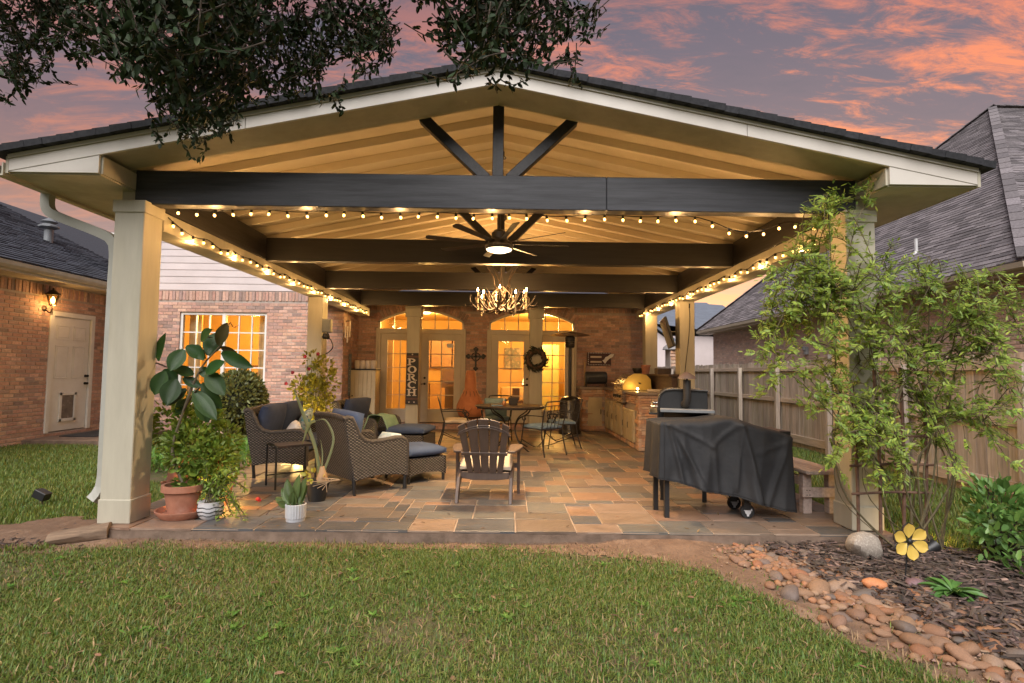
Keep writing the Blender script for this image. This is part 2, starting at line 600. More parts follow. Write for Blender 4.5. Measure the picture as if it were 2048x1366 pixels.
BLACKCAST = pm('black_wrought_iron', (.03, .026, .024), (.018, .016, .015), scale=20, rough=.45, bump=.25, bscale=120)
WICKER = wicker_mat()
WTRIM = pm('wicker_braid', (.075, .062, .054), (.028, .023, .02), scale=40, rough=.5, bump=.9, bscale=90, bdist=.01, stretch=(1, 1, 1))
NAVY = pm('navy_cushion_cloth', (.030, .045, .095), (.021, .032, .070), scale=4, rough=.85, bump=.25, bscale=300, stain=((.05, .07, .13), 2.5, .5))
NAVY2 = pm('faded_navy_cushion_cloth', (.055, .085, .165), (.042, .066, .135), scale=4, rough=.85, bump=.25, bscale=300, stain=((.09, .12, .2), 2.5, .4))
BLUEC = pm('pale_blue_cushion_cloth', (.16, .23, .30), (.11, .17, .24), scale=5, rough=.9, bump=.25, bscale=200)
TEALC = pm('grey_teal_cushion_cloth', (.22, .30, .30), (.15, .22, .23), scale=5, rough=.9, bump=.25, bscale=200)
CREAMC = pm('cream_cushion_cloth', (.62, .52, .40), (.52, .43, .32), scale=5, rough=.9, bump=.25, bscale=200)
WHITEC = pm('white_pillow_cloth', (.66, .63, .62), (.5, .5, .53), scale=5, rough=.9, bump=.25, bscale=200)
BROWNP = pm('brown_resin', (.115, .078, .060), (.085, .057, .044), scale=4, detail=8, rough=.45, bump=.2, bscale=60, stretch=(6, 1, 1))
TERRA = pm('terracotta', (.44, .19, .115), (.34, .14, .085), scale=8, rough=.8, bump=.2, bscale=90, stain=((.55, .38, .30), 5, .4))
TERRA2 = pm('bright_terracotta', (.52, .20, .09), (.42, .15, .07), scale=8, rough=.8, bump=.25, bscale=70)
GREYW = pm('weathered_cedar', (.46, .385, .325), (.29, .24, .20), scale=4, detail=9, stretch=(7, 7, .5), rough=.85, bump=.5, bscale=50, obj=.2, stain=((.24, .225, .11), 1.2, .55))
GREYWH = pm('weathered_cedar_rail', (.47, .375, .295), (.33, .26, .20), scale=4, detail=9, stretch=(7, .5, 7), rough=.85, bump=.5, bscale=50, obj=.15)
BENCHW = pm('weathered_bench_board', (.54, .43, .38), (.38, .29, .25), scale=5, detail=9, stretch=(8, .6, 8), rough=.75, bump=.5, bscale=50, obj=.15)
COVER = pm('black_vinyl_cover', (.026, .026, .028), (.017, .017, .019), scale=6, rough=.68, bump=.5, bscale=18, bdist=.008, spec=.35, stain=((.05, .047, .045), 3, .5))
STEEL = pm('stainless_steel', (.55, .52, .48), (.45, .42, .38), scale=4, rough=.28, bump=.05, metal=1, stretch=(1, 1, 20))
GREYM = pm('grey_painted_metal', (.22, .23, .24), (.16, .17, .18), scale=6, rough=.5, bump=.1)
STONEPAL = [(.60, .33, .20), (.66, .42, .28), (.50, .28, .18), (.68, .48, .35), (.56, .37, .26), (.42, .26, .19), (.66, .38, .22), (.58, .43, .32)]
LEDGE = pm('stacked_ledgestone', (.48, .28, .18), (.34, .20, .13), scale=14, rough=.85, bump=.7, bscale=70, bdist=.006, pal=STONEPAL, isl=.1, obj=.1)
COUNTER = pm('stone_countertop', (.30, .24, .19), (.22, .17, .135), scale=20, rough=.35, bump=.1)
OLIVE = pm('beige_cabinet_paint', (.52, .43, .27), (.45, .37, .23), scale=3, rough=.5, bump=.1)
RIVERPAL = [(.25, .125, .068), (.29, .16, .09), (.22, .125, .078), (.29, .11, .045), (.33, .145, .06), (.24, .12, .065)]
RIVER = pm('river_stone', (.40, .24, .15), (.27, .165, .11), scale=9, rough=.72, bump=.6, bscale=45, bdist=.005, stain=((.13, .085, .06), 14, .75), pal=RIVERPAL, isl=.1, obj=.1)
RIVER_G = pm('grey_river_stone', (.22, .17, .145), (.14, .115, .105), scale=9, stain=((.10, .07, .05), 14, .7), rough=.7, bump=.35, bscale=40, bdist=.004, pal=[(.15, .11, .09), (.115, .092, .08), (.19, .13, .10), (.14, .10, .085)], obj=.1)
RIVER_T = pm('tan_river_stone', (.46, .30, .20), (.33, .21, .14), scale=9, stain=((.13, .09, .06), 14, .7), rough=.7, bump=.35, bscale=40, bdist=.004, pal=[(.30, .18, .11), (.35, .22, .14), (.26, .155, .10), (.23, .15, .105)], obj=.1)
BOULDER = pm('pale_boulder', (.46, .40, .33), (.30, .25, .21), c3=(.54, .48, .40), scale=7, rough=.85, bump=.8, bscale=28, bdist=.012)
BARK = pm('oak_bark', (.10, .075, .055), (.05, .037, .028), scale=18, rough=.95, bump=.9, bscale=40, bdist=.02, stretch=(1, 1, .3))
TWIG = pm('brown_twig', (.16, .085, .055), (.09, .05, .035), scale=20, rough=.85, bump=.4)
VSTEM = pm('vine_stem', (.13, .105, .05), (.075, .06, .032), scale=20, rough=.8, bump=.3)
OAKLEAF = pm('live_oak_leaf', (.024, .042, .012), (.010, .018, .006), scale=9, spec=.2, rough=.6, bump=0, isl=.45, trans=.06)
VINELEAF = pm('vine_leaflet', (.33, .39, .052), (.15, .26, .048), scale=3, rough=.5, bump=0, isl=.35, trans=.35)
RUBBER = pm('rubber_plant_leaf', (.035, .085, .018), (.018, .048, .011), scale=3, spec=.3, rough=.42, bump=.1, bscale=30, obj=.3, trans=.12)
RUBBER2 = pm('bronze_rubber_leaf', (.10, .062, .020), (.06, .055, .016), scale=4, rough=.3, bump=.1, bscale=30, obj=.2, trans=.15)
SHRUBL = pm('bright_shrub_leaf', (.26, .34, .05), (.13, .22, .035), scale=4, rough=.45, bump=0, isl=.35, trans=.3)
YELL = pm('yellow_green_leaf', (.42, .38, .05), (.26, .28, .045), scale=4, rough=.5, bump=0, isl=.35, trans=.35)
BOXW = pm('clipped_bush_leaf', (.17, .18, .055), (.09, .11, .035), scale=4, rough=.5, bump=0, isl=.4, trans=.2)
COVERL = pm('ground_cover_leaf', (.13, .26, .035), (.08, .18, .03), scale=2, rough=.5, bump=0, isl=.3, trans=.3)
BASIL = pm('broad_green_leaf', (.16, .29, .065), (.09, .19, .045), scale=4, rough=.4, bump=0, isl=.3, trans=.25)
STRAP = pm('strap_leaf', (.12, .17, .055), (.075, .115, .035), scale=3, rough=.4, bump=.1, stretch=(5, 5, .7), obj=.15, trans=.15)
PALELEAF = pm('pale_strap_leaf', (.24, .25, .12), (.15, .18, .08), scale=3, rough=.45, bump=.1, obj=.15, trans=.15)
GRASSM = pm('lawn_blades', (.062, .160, .027), (.145, .210, .036), c3=(.31, .27, .08), scale=.8, lo=.36, hi=.66, detail=5, rough=.55, bump=0, isl=.35, trans=.3)
PETAL = pm('crimson_petal', (.45, .03, .06), (.3, .02, .04), scale=8, rough=.6, bump=0, trans=.2)
GLASS = glass('window_glass', refl=-.01)
FROST = emit('fan_diffuser', (1, .78, .47), 3.2)
BULB = emit('string_bulb_glow', (1, .50, .12), 8)
FLAME = emit('candle_bulb_glow', (1, .60, .22), 60)
LANT = emit('lantern_glow', (1, .56, .17), 28)
INTW = pm('warm_room_wall', (.60, .42, .17), (.54, .37, .14), scale=2, rough=.8, bump=.05)
INTF = pm('room_floor', (.30, .17, .08), (.22, .12, .06), scale=3, rough=.4, bump=.1, stretch=(1, 8, 1))
SOIL = None

# ================================================================ GROUND
GZ = -0.10


def soil_mat(name, a, b, c):
    return pm(name, a, b, c3=c, scale=3.5, detail=10, rough=.95, bump=.9, bscale=35, bdist=.02, stain=((.30, .20, .13), 2.2, .3))


LAWNBASE = soil_mat('lawn_thatch', (.10, .095, .035), (.075, .085, .025), (.13, .10, .055))
DIRT = soil_mat('bare_reddish_soil', (.22, .135, .085), (.16, .095, .06), (.27, .175, .115))
MULCHS = soil_mat('dark_bed_soil', (.06, .042, .032), (.04, .029, .023), (.10, .07, .05))


def sheet(name, xs, ys, zf, m, kind='structure', inside=None):
    xs, ys = np.array(xs), np.array(ys)
    X, Y = np.meshgrid(xs, ys)
    V = np.stack([X, Y, np.vectorize(zf)(X, Y)], -1).reshape(-1, 3)
    nx = len(xs)
    F = []
    for j in range(len(ys) - 1):
        for i in range(nx - 1):
            if inside and not inside((xs[i] + xs[i + 1]) / 2, (ys[j] + ys[j + 1]) / 2): continue
            F.append((j * nx + i, j * nx + i + 1, (j + 1) * nx + i + 1, (j + 1) * nx + i))
    o = link(name, np_mesh(name, V, np.array(F), smooth=True), m)
    return tag(o, kind=kind)


def gz(x, y):
    if -12 < x < 6.2 and 0 < y < 14:
        return GZ + .012 * mnoise.noise((x * .9, y * .9, 1.2)) + .006 * mnoise.noise((x * 3, y * 3, 4))
    return GZ


xs = list(np.linspace(-90, -12, 8)) + list(np.linspace(-11.6, 6.2, 90)) + list(np.linspace(7, 120, 10))
ys = list(np.linspace(-40, -1, 6)) + list(np.linspace(0, 14, 72)) + list(np.linspace(16, 260, 14))
sheet('ground', xs, ys, gz, LAWNBASE)

# the edge of the turf: it follows the slab, then swings away along the stones
EDGE = [(-3.9, 4.60), (-3.4, 4.72), (-1.76, 4.80), (-.05, 4.80), (.81, 4.68), (1.52, 4.28), (1.68, 3.95), (1.79, 3.66), (1.97, 3.17), (2.17, 2.88), (2.29, 2.70), (2.6, 2.2), (3.0, 1.5)]


def edge_y(x):
    for (a, b), (c, d) in zip(EDGE, EDGE[1:]):
        if a <= x <= c: return b + (d - b) * (x - a) / (c - a)
    return EDGE[0][1] if x < EDGE[0][0] else 1.0


SL_X0, SL_X1, SL_Y0, SL_Y1 = -3.66, 3.43, 4.86, 13.35


def in_bed(x, y):
    return x > 1.3 and y < 4.9 and y > edge_y(x) - .05 and x < 6


# bare soil between turf and slab, and the bed of mulch on the right
sheet('soil_strip', np.linspace(-4.6, 3.1, 150), np.linspace(2.0, 5.4, 90), lambda x, y: gz(x, y) + .004 + .048 * max(0, min(1, (y - edge_y(x) - .02) / .25)) * max(0, min(1, (y - 4.5) / .25)) * max(0, min(1, (2.0 - x) / .5)) + .010 * mnoise.noise((x * 6, y * 6, 9)), DIRT,
      inside=lambda x, y: y < 4.95 and y > edge_y(x) - .12 - .1 * abs(mnoise.noise((x * 3, y * 3, 2))) and not (x > 2.6 and y < 4.75) or (x < -3.6 and ((x + 4.1) / .5) ** 2 + ((y - 4.95) / .42) ** 2 < 1 + .7 * mnoise.noise((x * 3.5, y * 3.5, 6))))


def stone_line(y):
    pts = [(2.05, 4.95), (2.20, 4.5), (2.28, 4.05), (2.38, 3.75), (2.5, 3.5), (2.56, 3.25), (2.60, 3.0), (2.68, 2.7), (2.9, 2.2)]
    for (a, b), (c, d) in zip(pts, pts[1:]):
        if d <= y <= b: return a + (c - a) * (b - y) / (b - d)
    return 2.05 if y > 4.95 else 3


sheet('mulch_bed', np.linspace(1.9, 5.75, 60), np.linspace(2.0, 4.86, 46), lambda x, y: gz(x, y) + .012 + .02 * max(0, min(1, (x - 2.3) * 2)) + .014 * mnoise.noise((x * 5, y * 5, 3)), MULCHS,
      inside=lambda x, y: x > stone_line(y) - .03 and y < 4.84 - .35 * max(0, (x - 3.4)) + .12 * mnoise.noise((x * 2, 0, 5)))

# ================================================================ PATIO
patio = thing('patio', None, None, (0, SL_Y0, 0), world=True)
patio['kind'] = 'structure'
mb = MB()
# slab edge with a chipped front
n = 60
front = [(SL_X0 + (SL_X1 - SL_X0) * i / n, SL_Y0 - .012 + rnd.uniform(-.012, .012)) for i in range(n + 1)]
low = [(x, y - .03 + rnd.uniform(-.015, .015)) for x, y in front]
vs = [(x, y, -.014) for x, y in front] + [(x, y - .004, -.05) for x, y in front] + [(x, y, -.2) for x, y in low]
fs = [(k * (n + 1) + i, k * (n + 1) + i + 1, (k + 1) * (n + 1) + i + 1, (k + 1) * (n + 1) + i) for k in range(2) for i in range(n)]
mb.add(vs, fs)
mb.b2((SL_X0, SL_Y0 + .02, -.2), (SL_X1, SL_Y1, -.016))
mb.build('slab', CONC, patio)
U = .1335
MB().b2((SL_X0 + .005, SL_Y0 + .012, -.012), (SL_X1 - .005, SL_Y1, -.0065)).build('grout', GROUT_, patio)
nx, ny = int((SL_X1 - SL_X0) / U), int((13.4 - SL_Y0) / U)
grid = np.zeros((nx, ny), bool)
tiles = []
sizes = [(4, 3), (3, 2), (3, 3), (2, 2), (4, 2), (2, 3), (1, 2), (2, 1), (3, 1), (5, 2)]
wts = [2.5, 6, 3, 3, 5, 2, 1.0, 2.6, 2.8, 1.5]
for j in range(ny):
    for i in range(nx):
        if grid[i, j]: continue
        opts = []
        for s, w in zip(sizes, wts):
            if i + s[0] <= nx and j + s[1] <= ny and not grid[i:i + s[0], j:j + s[1]].any(): opts.append((s, w))
        if not opts:
            w = 1
            while i + w < nx and not grid[i + w, j] and w < 3: w += 1
            s = (w, 1)
        else: s = rnd.choices([o[0] for o in opts], [o[1] for o in opts])[0]
        grid[i:i + s[0], j:j + s[1]] = True
        tiles.append((i, j, s))
tm = {}


def tile_mb(s, c, r):
    w, h = s[0] * U - .011, s[1] * U - .011
    z = r.uniform(-.0035, .0015)
    q = lambda: r.uniform(-.004, .004)
    top = [Vector((c[0] + sx * w / 2 + q(), c[1] + sy * h / 2 + q(), z + r.uniform(-.0018, .0018))) for sx, sy in ((-1, -1), (1, -1), (1, 1), (-1, 1))]
    bt = [Vector((v.x, v.y, -.02)) for v in top]
    ins = [Vector((v.x + (c[0] - v.x) * .035, v.y + (c[1] - v.y) * .035, v.z + .0028)) for v in top]
    return ins + top + bt, [(0, 1, 2, 3)] + [(4 + k, 4 + (k + 1) % 4, (k + 1) % 4, k) for k in range(4)] + [(8 + k, 8 + (k + 1) % 4, 4 + (k + 1) % 4, 4 + k) for k in range(4)]


tiles.sort(key=lambda t: t[1] - t[2][0] * t[2][1] * .3)
rest = MB()
for k, (i, j, s) in enumerate(tiles):
    c = (SL_X0 + (i + s[0] / 2) * U + .01, SL_Y0 + (j + s[1] / 2) * U + .008)
    if k < 298:
        key = (s, k % 2)
        if key not in tm:
            a = MB(); a.add(*tile_mb(s, (0, 0), rnd)); tm[key] = a.mesh('paving_tile')
        o = link('tile', tm[key], SLATE, patio)
        o.location = Vector((c[0], c[1], rnd.uniform(-.002, .001))) - WOFF[patio.name]
    else: rest.add(*tile_mb(s, c, rnd))
tag(rest.build('far_tiles', SLATE, patio), kind='stuff')
# threshold step below the glazed doors
step = thing('threshold_step', 'low brick step running under both pairs of glazed doors', 'step', (-1, 13.4, 0), world=True)
MB().b2((-3.78, 13.40, -.05), (3.3, 14.1, .085)).build('core', MORTAR, step)
bme = MB().box((0, 0, 0), (.098, .30, .05)).mesh('step_brick', bevel=.004)
bmf = MB().box((0, 0, 0), (.2, .03, .062)).mesh('step_face_brick', bevel=.003)
for i in range(66):
    o = link('brick', bme, BRICK, step); o.location = Vector((-3.72 + i * .106, 13.52, .088 + rnd.uniform(-.002, .002))) - WOFF[step.name]
for i in range(33):
    o = link('brick', bmf, BRICK, step); o.location = Vector((-3.66 + i * .212, 13.398, .03)) - WOFF[step.name]
MB().b2((-3.78, 13.68, .08), (3.3, 14.1, .11)).build('landing', CONC, step)

# ================================================================ BRICK AND SHINGLE BUILDERS
BL, BH, CO = .200, .064, .0755
full_brick = {}


def brick_wall(p0, u, nrm, L, H, hole=None, z0=0.0, soldier=None):
    """list of bricks (centre, length, height) on a wall; hole(z) gives intervals of u left open"""
    p0, u, nrm = Vector(p0), Vector(u), Vector(nrm)
    out = []
    k = 0
    z = z0
    top = H - (soldier or 0)
    while z + CO <= top + .001:
        zc = z + CO / 2
        ivs = [(0, L)]
        for a, b in (hole(zc) if hole else []):
            nv = []
            for s, e in ivs:
                if b <= s or a >= e: nv.append((s, e)); continue
                if a > s: nv.append((s, a))
                if b < e: nv.append((b, e))
            ivs = nv
        off = (BL + .0115) * (.5 if k % 2 else 0) + rnd.uniform(-.004, .004)
        x = -off
        while x < L:
            for s, e in ivs:
                a, b = max(x, s), min(x + BL, e)
                if b - a > .03: out.append((p0 + u * ((a + b) / 2) + Vector((0, 0, zc)), b - a, BH))
            x += BL + .0115
        z += CO
        k += 1
    if soldier:
        x = 0
        while x < L:
            c = p0 + u * (x + .034) + Vector((0, 0, H - soldier / 2))
            ok = True
            for a, b in (hole(H - soldier / 2) if hole else []):
                if a - .03 < x + .034 < b + .03: ok = False
            if ok: out.append((c + nrm * (.012 if int(x / .076) % 2 else 0), .064, soldier - .012))
            x += .0765
    return [(c, l, h, u, nrm) for c, l, h in out]


def brick_geo(mb, b, r=rnd):
    c, l, h, u, nrm = b
    d = r.uniform(.004, .012)
    m = Matrix((u, -nrm, Vector((0, 0, 1)))).transposed()
    mb.box(c + nrm * (d - .02), (l, .04, h), rot=m)


def lay_bricks(root, sets, limit=298):
    """sets: list of (wall part, bricks). The largest on the picture are single bricks, the rest one mesh"""
    allb = []
    for wall, bricks in sets:
        for b in bricks:
            q = proj(b[0])
            vis = q and -20 < q[0] < 2068 and -20 < q[1] < 1386
            fac = abs((Vector((0, 0, CAM_H)) - b[0]).normalized().dot(b[4]))
            allb.append((-(b[1] * b[2] * fac / q[2] ** 2) if vis else 1, wall, b))
    allb.sort(key=lambda t: t[0])
    restb = MB()
    for k, (s, wall, b) in enumerate(allb):
        if k < limit and s < 0:
            key = (round(b[1], 2), round(b[2], 2))
            if key not in full_brick: full_brick[key] = MB().box((0, 0, 0), (key[0], .04, key[1])).mesh('wall_brick', bevel=.004)
            o = link('brick', full_brick[key], BRICK, wall)
            c, l, h, u, nrm = b
            m = Matrix((u, -nrm, Vector((0, 0, 1)))).transposed().to_4x4()
            m.translation = c + nrm * (rnd.uniform(.004, .012) - .02) - WOFF.get(root.name, Vector())
            o.matrix_local = m
        else: brick_geo(restb, b)
    if restb.v: tag(restb.build('brickwork', BRICK, root), kind='stuff')


def shingles(root, part, p0, u, v, nrm, poly, m, limit=298, exp=.145, tab=.30, name='shingle', thick=.012):
    """overlapping tabs on a roof plane; poly is a convex outline in (u, v) metres"""
    p0, u, v, nrm = (Vector(q).normalized() if i else Vector(q) for i, q in enumerate((p0, u, v, nrm)))
    vmax = max(q[1] for q in poly)

    def span(t):
        xs_ = []
        for (a, b), (c, d) in zip(poly, poly[1:] + poly[:1]):
            if (b <= t < d) or (d <= t < b): xs_.append(a + (c - a) * (t - b) / (d - b))
        return (min(xs_), max(xs_)) if len(xs_) >= 2 else None

    L = []
    t = 0.0
    while t < vmax - .02:
        s = span(t + exp * .5)
        if s:
            x = s[0] - rnd.uniform(0, tab)
            while x < s[1]:
                w = tab * rnd.uniform(.82, 1.15)
                a, b = max(x, s[0]), min(x + w - .006, s[1])
                if b - a > .02: L.append((a, b, t, rnd.uniform(.5, 1.6), rnd.uniform(-.012, .012)))
                x += w
        t += exp

    def geo(mbx, q):
        a, b, t, k, dv = q
        h0 = thick * (1 + .9 * k)
        P = lambda x, y, z: p0 + u * x + v * y + nrm * z
        tt = min(t + exp + .03, vmax)
        mbx.add([P(a, t + dv, 0), P(b, t + dv, 0), P(b, tt, 0), P(a, tt, 0), P(a, t + dv, h0), P(b, t + dv, h0), P(b, tt, thick * .35), P(a, tt, thick * .35)],
                [(4, 5, 6, 7), (0, 1, 5, 4), (1, 2, 6, 5), (3, 0, 4, 7)])

    sc_ = []
    for q in L:
        c = p0 + u * ((q[0] + q[1]) / 2) + v * (q[2] + exp / 2)
        pr = proj(c)
        vis = pr and -10 < pr[0] < 2058 and -10 < pr[1] < 1376
        sc_.append((pr[2] if vis else 1e6, q, c))
    sc_.sort(key=lambda z: z[0])
    r = MB()
    for k, (d, q, c) in enumerate(sc_):
        if k < limit and d < 1e5:
            a = MB(); geo(a, q)
            o = a.build(name, m, part)
        else: geo(r, q)
    if r.v: tag(r.build(name + '_field', m, root), kind='stuff')


# ================================================================ MAIN HOUSE
house = thing('brick_house', 'brick house with white siding, arched glazed doors and a wide lit window behind the patio', 'house', (-2, 14, 0), world=True)


def arch_hole(cx0, hw, zs, rise):
    def f(z):
        if z < zs: return (cx0 - hw, cx0 + hw)
        if z < zs + rise:
            w = hw * math.sqrt(max(0, 1 - (z - zs) / rise))
            return (cx0 - w, cx0 + w)
        return None
    return f


RX = -3.8
D1, D2, HW = -2.20, .62, 1.09
holes = [arch_hole(D1 - RX, HW, 2.66, .30), arch_hole(D2 - RX, HW, 2.66, .30)]
back_wall = MB()
RW = 3.46
for a, b in ((RX, D1 - HW), (D1 + HW, D2 - HW), (D2 + HW, RW)): back_wall.b2((a, 14.0, -.1), (b, 14.14, 3.15))
for c in (D1, D2):   # masonry over the arches
    N_ = 12
    for k in range(N_):
        x0, x1 = -HW + 2 * HW * k / N_, -HW + 2 * HW * (k + 1) / N_
        zz = [2.66 + .30 * (1 - (x / HW) ** 2) for x in (x0, x1)]
        back_wall.prism([(c + x0, 14.0, zz[0]), (c + x1, 14.0, zz[1]), (c + x1, 14.0, 3.15), (c + x0, 14.0, 3.15)], (0, .14, 0))
rear_wall = back_wall.build('wall', MORTAR, house)
wing_wall = MB()
WX0, WX1, WZ0, WZ1 = -7.56, -5.56, .55, 2.69
GX = -9.2
for a, b in (((GX, 12.70, -.1), (WX0, 12.84, 3.19)), ((WX1, 12.70, -.1), (RX, 12.84, 3.19)), ((WX0, 12.70, -.1), (WX1, 12.84, WZ0)), ((WX0, 12.70, WZ1), (WX1, 12.84, 3.19)), ((RX - .14, 12.84, -.1), (RX, 14.0, 3.19))): wing_wall.b2(a, b)
wing_wall = wing_wall.build('wall', MORTAR, house)
rear_bricks = brick_wall((RX, 14.0, 0), (1, 0, 0), (0, -1, 0), RW - RX, 3.13, hole=lambda z: [h(z) for h in holes if h(z)], soldier=.21)
wing_bricks = brick_wall((GX, 12.70, -.1), (1, 0, 0), (0, -1, 0), RX - GX, 3.28, hole=lambda z: [(WX0 - GX, WX1 - GX)] if WZ0 < z - .1 < WZ1 else [], soldier=.22)
side_bricks = brick_wall((RX, 14.0, 0), (0, -1, 0), (1, 0, 0), 1.3, 3.13, soldier=.21)
for c in (D1, D2):   # voussoirs round the arches
    for k in range(-15, 16):
        x = HW * k / 15
        zz = 2.66 + .30 * (1 - (x / HW) ** 2)
        sl = -2 * .30 * x / HW ** 2
        nn_ = Vector((-sl, 0, 1)).normalized()
        tt_ = Vector((1, 0, sl)).normalized()
        cc = Vector((c + x, 13.985, zz)) + nn_ * .10
        MB().box(cc, (.062, .045, .19), rot=Matrix((tt_, Vector((0, 1, 0)), nn_)).transposed()).build('arch_brick', BRICK, rear_wall)
lay_bricks(house, [(rear_wall, rear_bricks), (wing_wall, wing_bricks), (rear_wall, side_bricks)])
# siding above the wing
for k in range(8):
    z = 3.20 + k * .158
    a = MB().prism([(0, 12.70, z), (0, 12.685, z), (0, 12.697, z + .166), (0, 12.70, z + .166)], (RX - GX, 0, 0))
    a.v = [(v[0] + GX, v[1], v[2]) for v in a.v]
    a.build('siding_plank', WHITE2, house)
MB().b2((GX, 12.70, 3.19), (RX, 12.84, 4.46)).build('siding_backing', WHITE2, house)
MB().b2((GX - .05, 12.62, 4.465), (RX + .05, 12.9, 4.50)).build('parapet_cap', WHITE, house)
hr = MB()
hr.prism([(GX, 12.9, 4.44), (GX, 20, 4.0), (GX, 20, 3.2), (GX, 12.9, 3.2)], (RX - GX, 0, 0))
hr.prism([(RX, 13.7, 3.16), (RX, 20, 4.6), (RX, 20, 3.16)], (RW + .5 - RX, 0, 0))
hr.build('roof', SHING_B, house)
rm = MB()
rm.b2((RX, 13.35, 2.99), (RW, 13.5, 3.2))
rm.build('porch_header', CREAM, house)

# rooms behind the glass
room = MB()
room.b2((-3.9, 18.5, .1), (3.4, 18.6, 3.12)); room.b2((-3.94, 14.15, .1), (-3.86, 18.5, 3.12)); room.b2((3.3, 14.15, .1), (3.38, 18.5, 3.12)); room.b2((-3.9, 14.15, 3.10), (3.4, 18.6, 3.14))
room.b2((-.95, 16.3, .1), (-.8, 18.5, 3.12))
room.b2((-9.1, 16.4, .1), (-3.95, 16.5, 3.12)); room.b2((-9.14, 12.85, .1), (-9.06, 16.4, 3.12)); room.b2((-9.1, 12.85, 3.10), (-3.95, 16.5, 3.14)); room.b2((-4.05, 12.85, .1), (-3.97, 16.4, 3.12))
room.build('room_wall', INTW, house)
fl = MB()
fl.b2((-3.9, 14.1, .02), (3.4, 18.6, .10)); fl.b2((-9.1, 12.85, .02), (-3.95, 16.5, .10))
fl.build('room_floor', INTF, house)
CAB = pm('kitchen_cabinet_wood', (.40, .25, .11), (.32, .19, .08), scale=3, rough=.5)
ck = MB()
for x in (-3.2, -2.5, -1.8): ck.b2((x, 17.95, .1), (x + .66, 18.48, 1.0)); ck.b2((x, 18.15, 1.55), (x + .66, 18.48, 2.5))
ck.build('kitchen_cabinet', CAB, house)
dk_ = MB().b2((-1.75, 15.6, .1), (-1.2, 16.0, .95)).b2((-1.75, 15.6, 1.02), (-1.2, 16.0, 1.1)).b2((-1.35, 15.9, 1.1), (-1.25, 16.0, 1.55))
dk_.build('dark_console', pm('dark_room_furniture', (.06, .04, .03), rough=.5), house)
FRM = pm('room_picture_print', (.30, .20, .12), (.10, .12, .10), c3=(.5, .42, .3), scale=5, rough=.5)
FRD = pm('room_dark_wood', (.09, .05, .03), (.06, .033, .02), scale=4, rough=.45)
CUR = pm('room_curtain_cloth', (.58, .44, .22), (.40, .28, .12), scale=2, stretch=(9, 9, .2), rough=.9)
for a, b in (((-3.25, 14.35, .1), (-2.98, 14.42, 2.5)), ((1.50, 14.35, .1), (1.72, 14.42, 2.5)), ((-7.5, 13.0, .3), (-7.22, 13.06, 2.9)), ((-5.86, 13.0, .3), (-5.6, 13.06, 2.9))): MB().b2(a, b).build('curtain', CUR, house)
for x, z, w, h_ in ((-.1, 1.5, .55, .7), (.75, 1.7, .4, .5), (1.3, 1.45, .35, .45)):
    MB().b2((x, 18.44, z), (x + w, 18.49, z + h_)).build('picture', FRM, house)
for x, z, w, h_ in ((-7.3, 1.5, .6, .8), (-6.3, 1.3, .45, 1.1), (-5.8, 1.6, .3, .4)):
    MB().b2((x, 16.34, z), (x + w, 16.39, z + h_)).build('picture', FRM, house)
MB().b2((-7.4, 14.7, .1), (-6.6, 15.2, .86)).b2((-7.4, 15.1, .86), (-7.32, 15.2, 1.5)).b2((-6.68, 15.1, .86), (-6.6, 15.2, 1.5)).b2((-7.4, 15.1, 1.42), (-6.6, 15.2, 1.5)).build('dining_furniture', FRD, house)
MB().b2((-6.1, 15.9, .1), (-5.3, 16.35, 2.1)).build('bookcase', FRD, house)
for k in range(3): MB().b2((-6.05, 15.86, .35 + k * .55), (-5.35, 15.9, .75 + k * .55)).build('book_row', FRM, house)
MB().b2((.05, 15.1, .1), (.75, 15.6, .62)).b2((.15, 15.2, .62), (.35, 15.4, .95)).build('side_cabinet', FRD, house)
MB().lathe([(.13, 1.05), (.08, 1.3), (.08, 1.3)], (.55, 15.35, 0), 12).build('table_lamp_shade', emit('table_lamp_glow', (1, .58, .18), 5), house)
MB().b2((-2.0, 16.6, .9), (-1.3, 16.65, 1.5)).build('dark_screen_panel', FRD, house)
MB().b2((.9, 16.0, .1), (1.5, 16.5, 2.2)).build('room_screen', pm('folding_screen', (.34, .40, .16), (.5, .34, .12), scale=5, rough=.8), house)
for k in range(5):
    a = k * 1.257
    MB().tube(bez([(-6.9, 13.7, 2.55), (-6.9 + .1 * math.cos(a), 13.7 + .1 * math.sin(a), 2.42), (-6.9 + .22 * math.cos(a), 13.7 + .22 * math.sin(a), 2.5)], 4), .008, 5).build('room_chandelier_arm', FRD, house)
sf = MB().b2((-.2, 16.2, .1), (1.2, 17.0, .5)).b2((-.2, 16.9, .5), (1.2, 17.1, .95)).b2((-.4, 16.2, .1), (-.2, 17.1, .7)).b2((1.2, 16.2, .1), (1.4, 17.1, .7))
sf.build('room_sofa', pm('room_sofa_cloth', (.42, .30, .18), (.36, .25, .15), rough=.9), house, bevel=.06, seg=2, smooth=60)
MB().b2((-1.55, 14.06, 2.0), (-1.38, 14.065, 2.1)).build('paper_notice', WHITE, house)
lampm = emit('room_ceiling_lamp', (1, .66, .28), 6)
for x, y in ((-2.3, 15.4), (1.0, 15.5), (-6.2, 13.9)):
    MB().lathe([(.16, 3.09), (.17, 3.05), (.10, 3.0), (0, 2.985)], (x, y, 0), 14).build('room_lamp', lampm, house, smooth=50)
for x, y, e in ((-2.3, 15.4, 270), (1.0, 15.6, 330), (-6.4, 14.2, 300)):
    l = bpy.data.lights.new('room_light', 'POINT'); l.energy = e; l.color = (1, .54, .14); l.shadow_soft_size = .2
    o = bpy.data.objects.new('room_light', l); o.location = Vector((x, y, 2.6)) - WOFF[house.name]; col.objects.link(o); o.parent = house


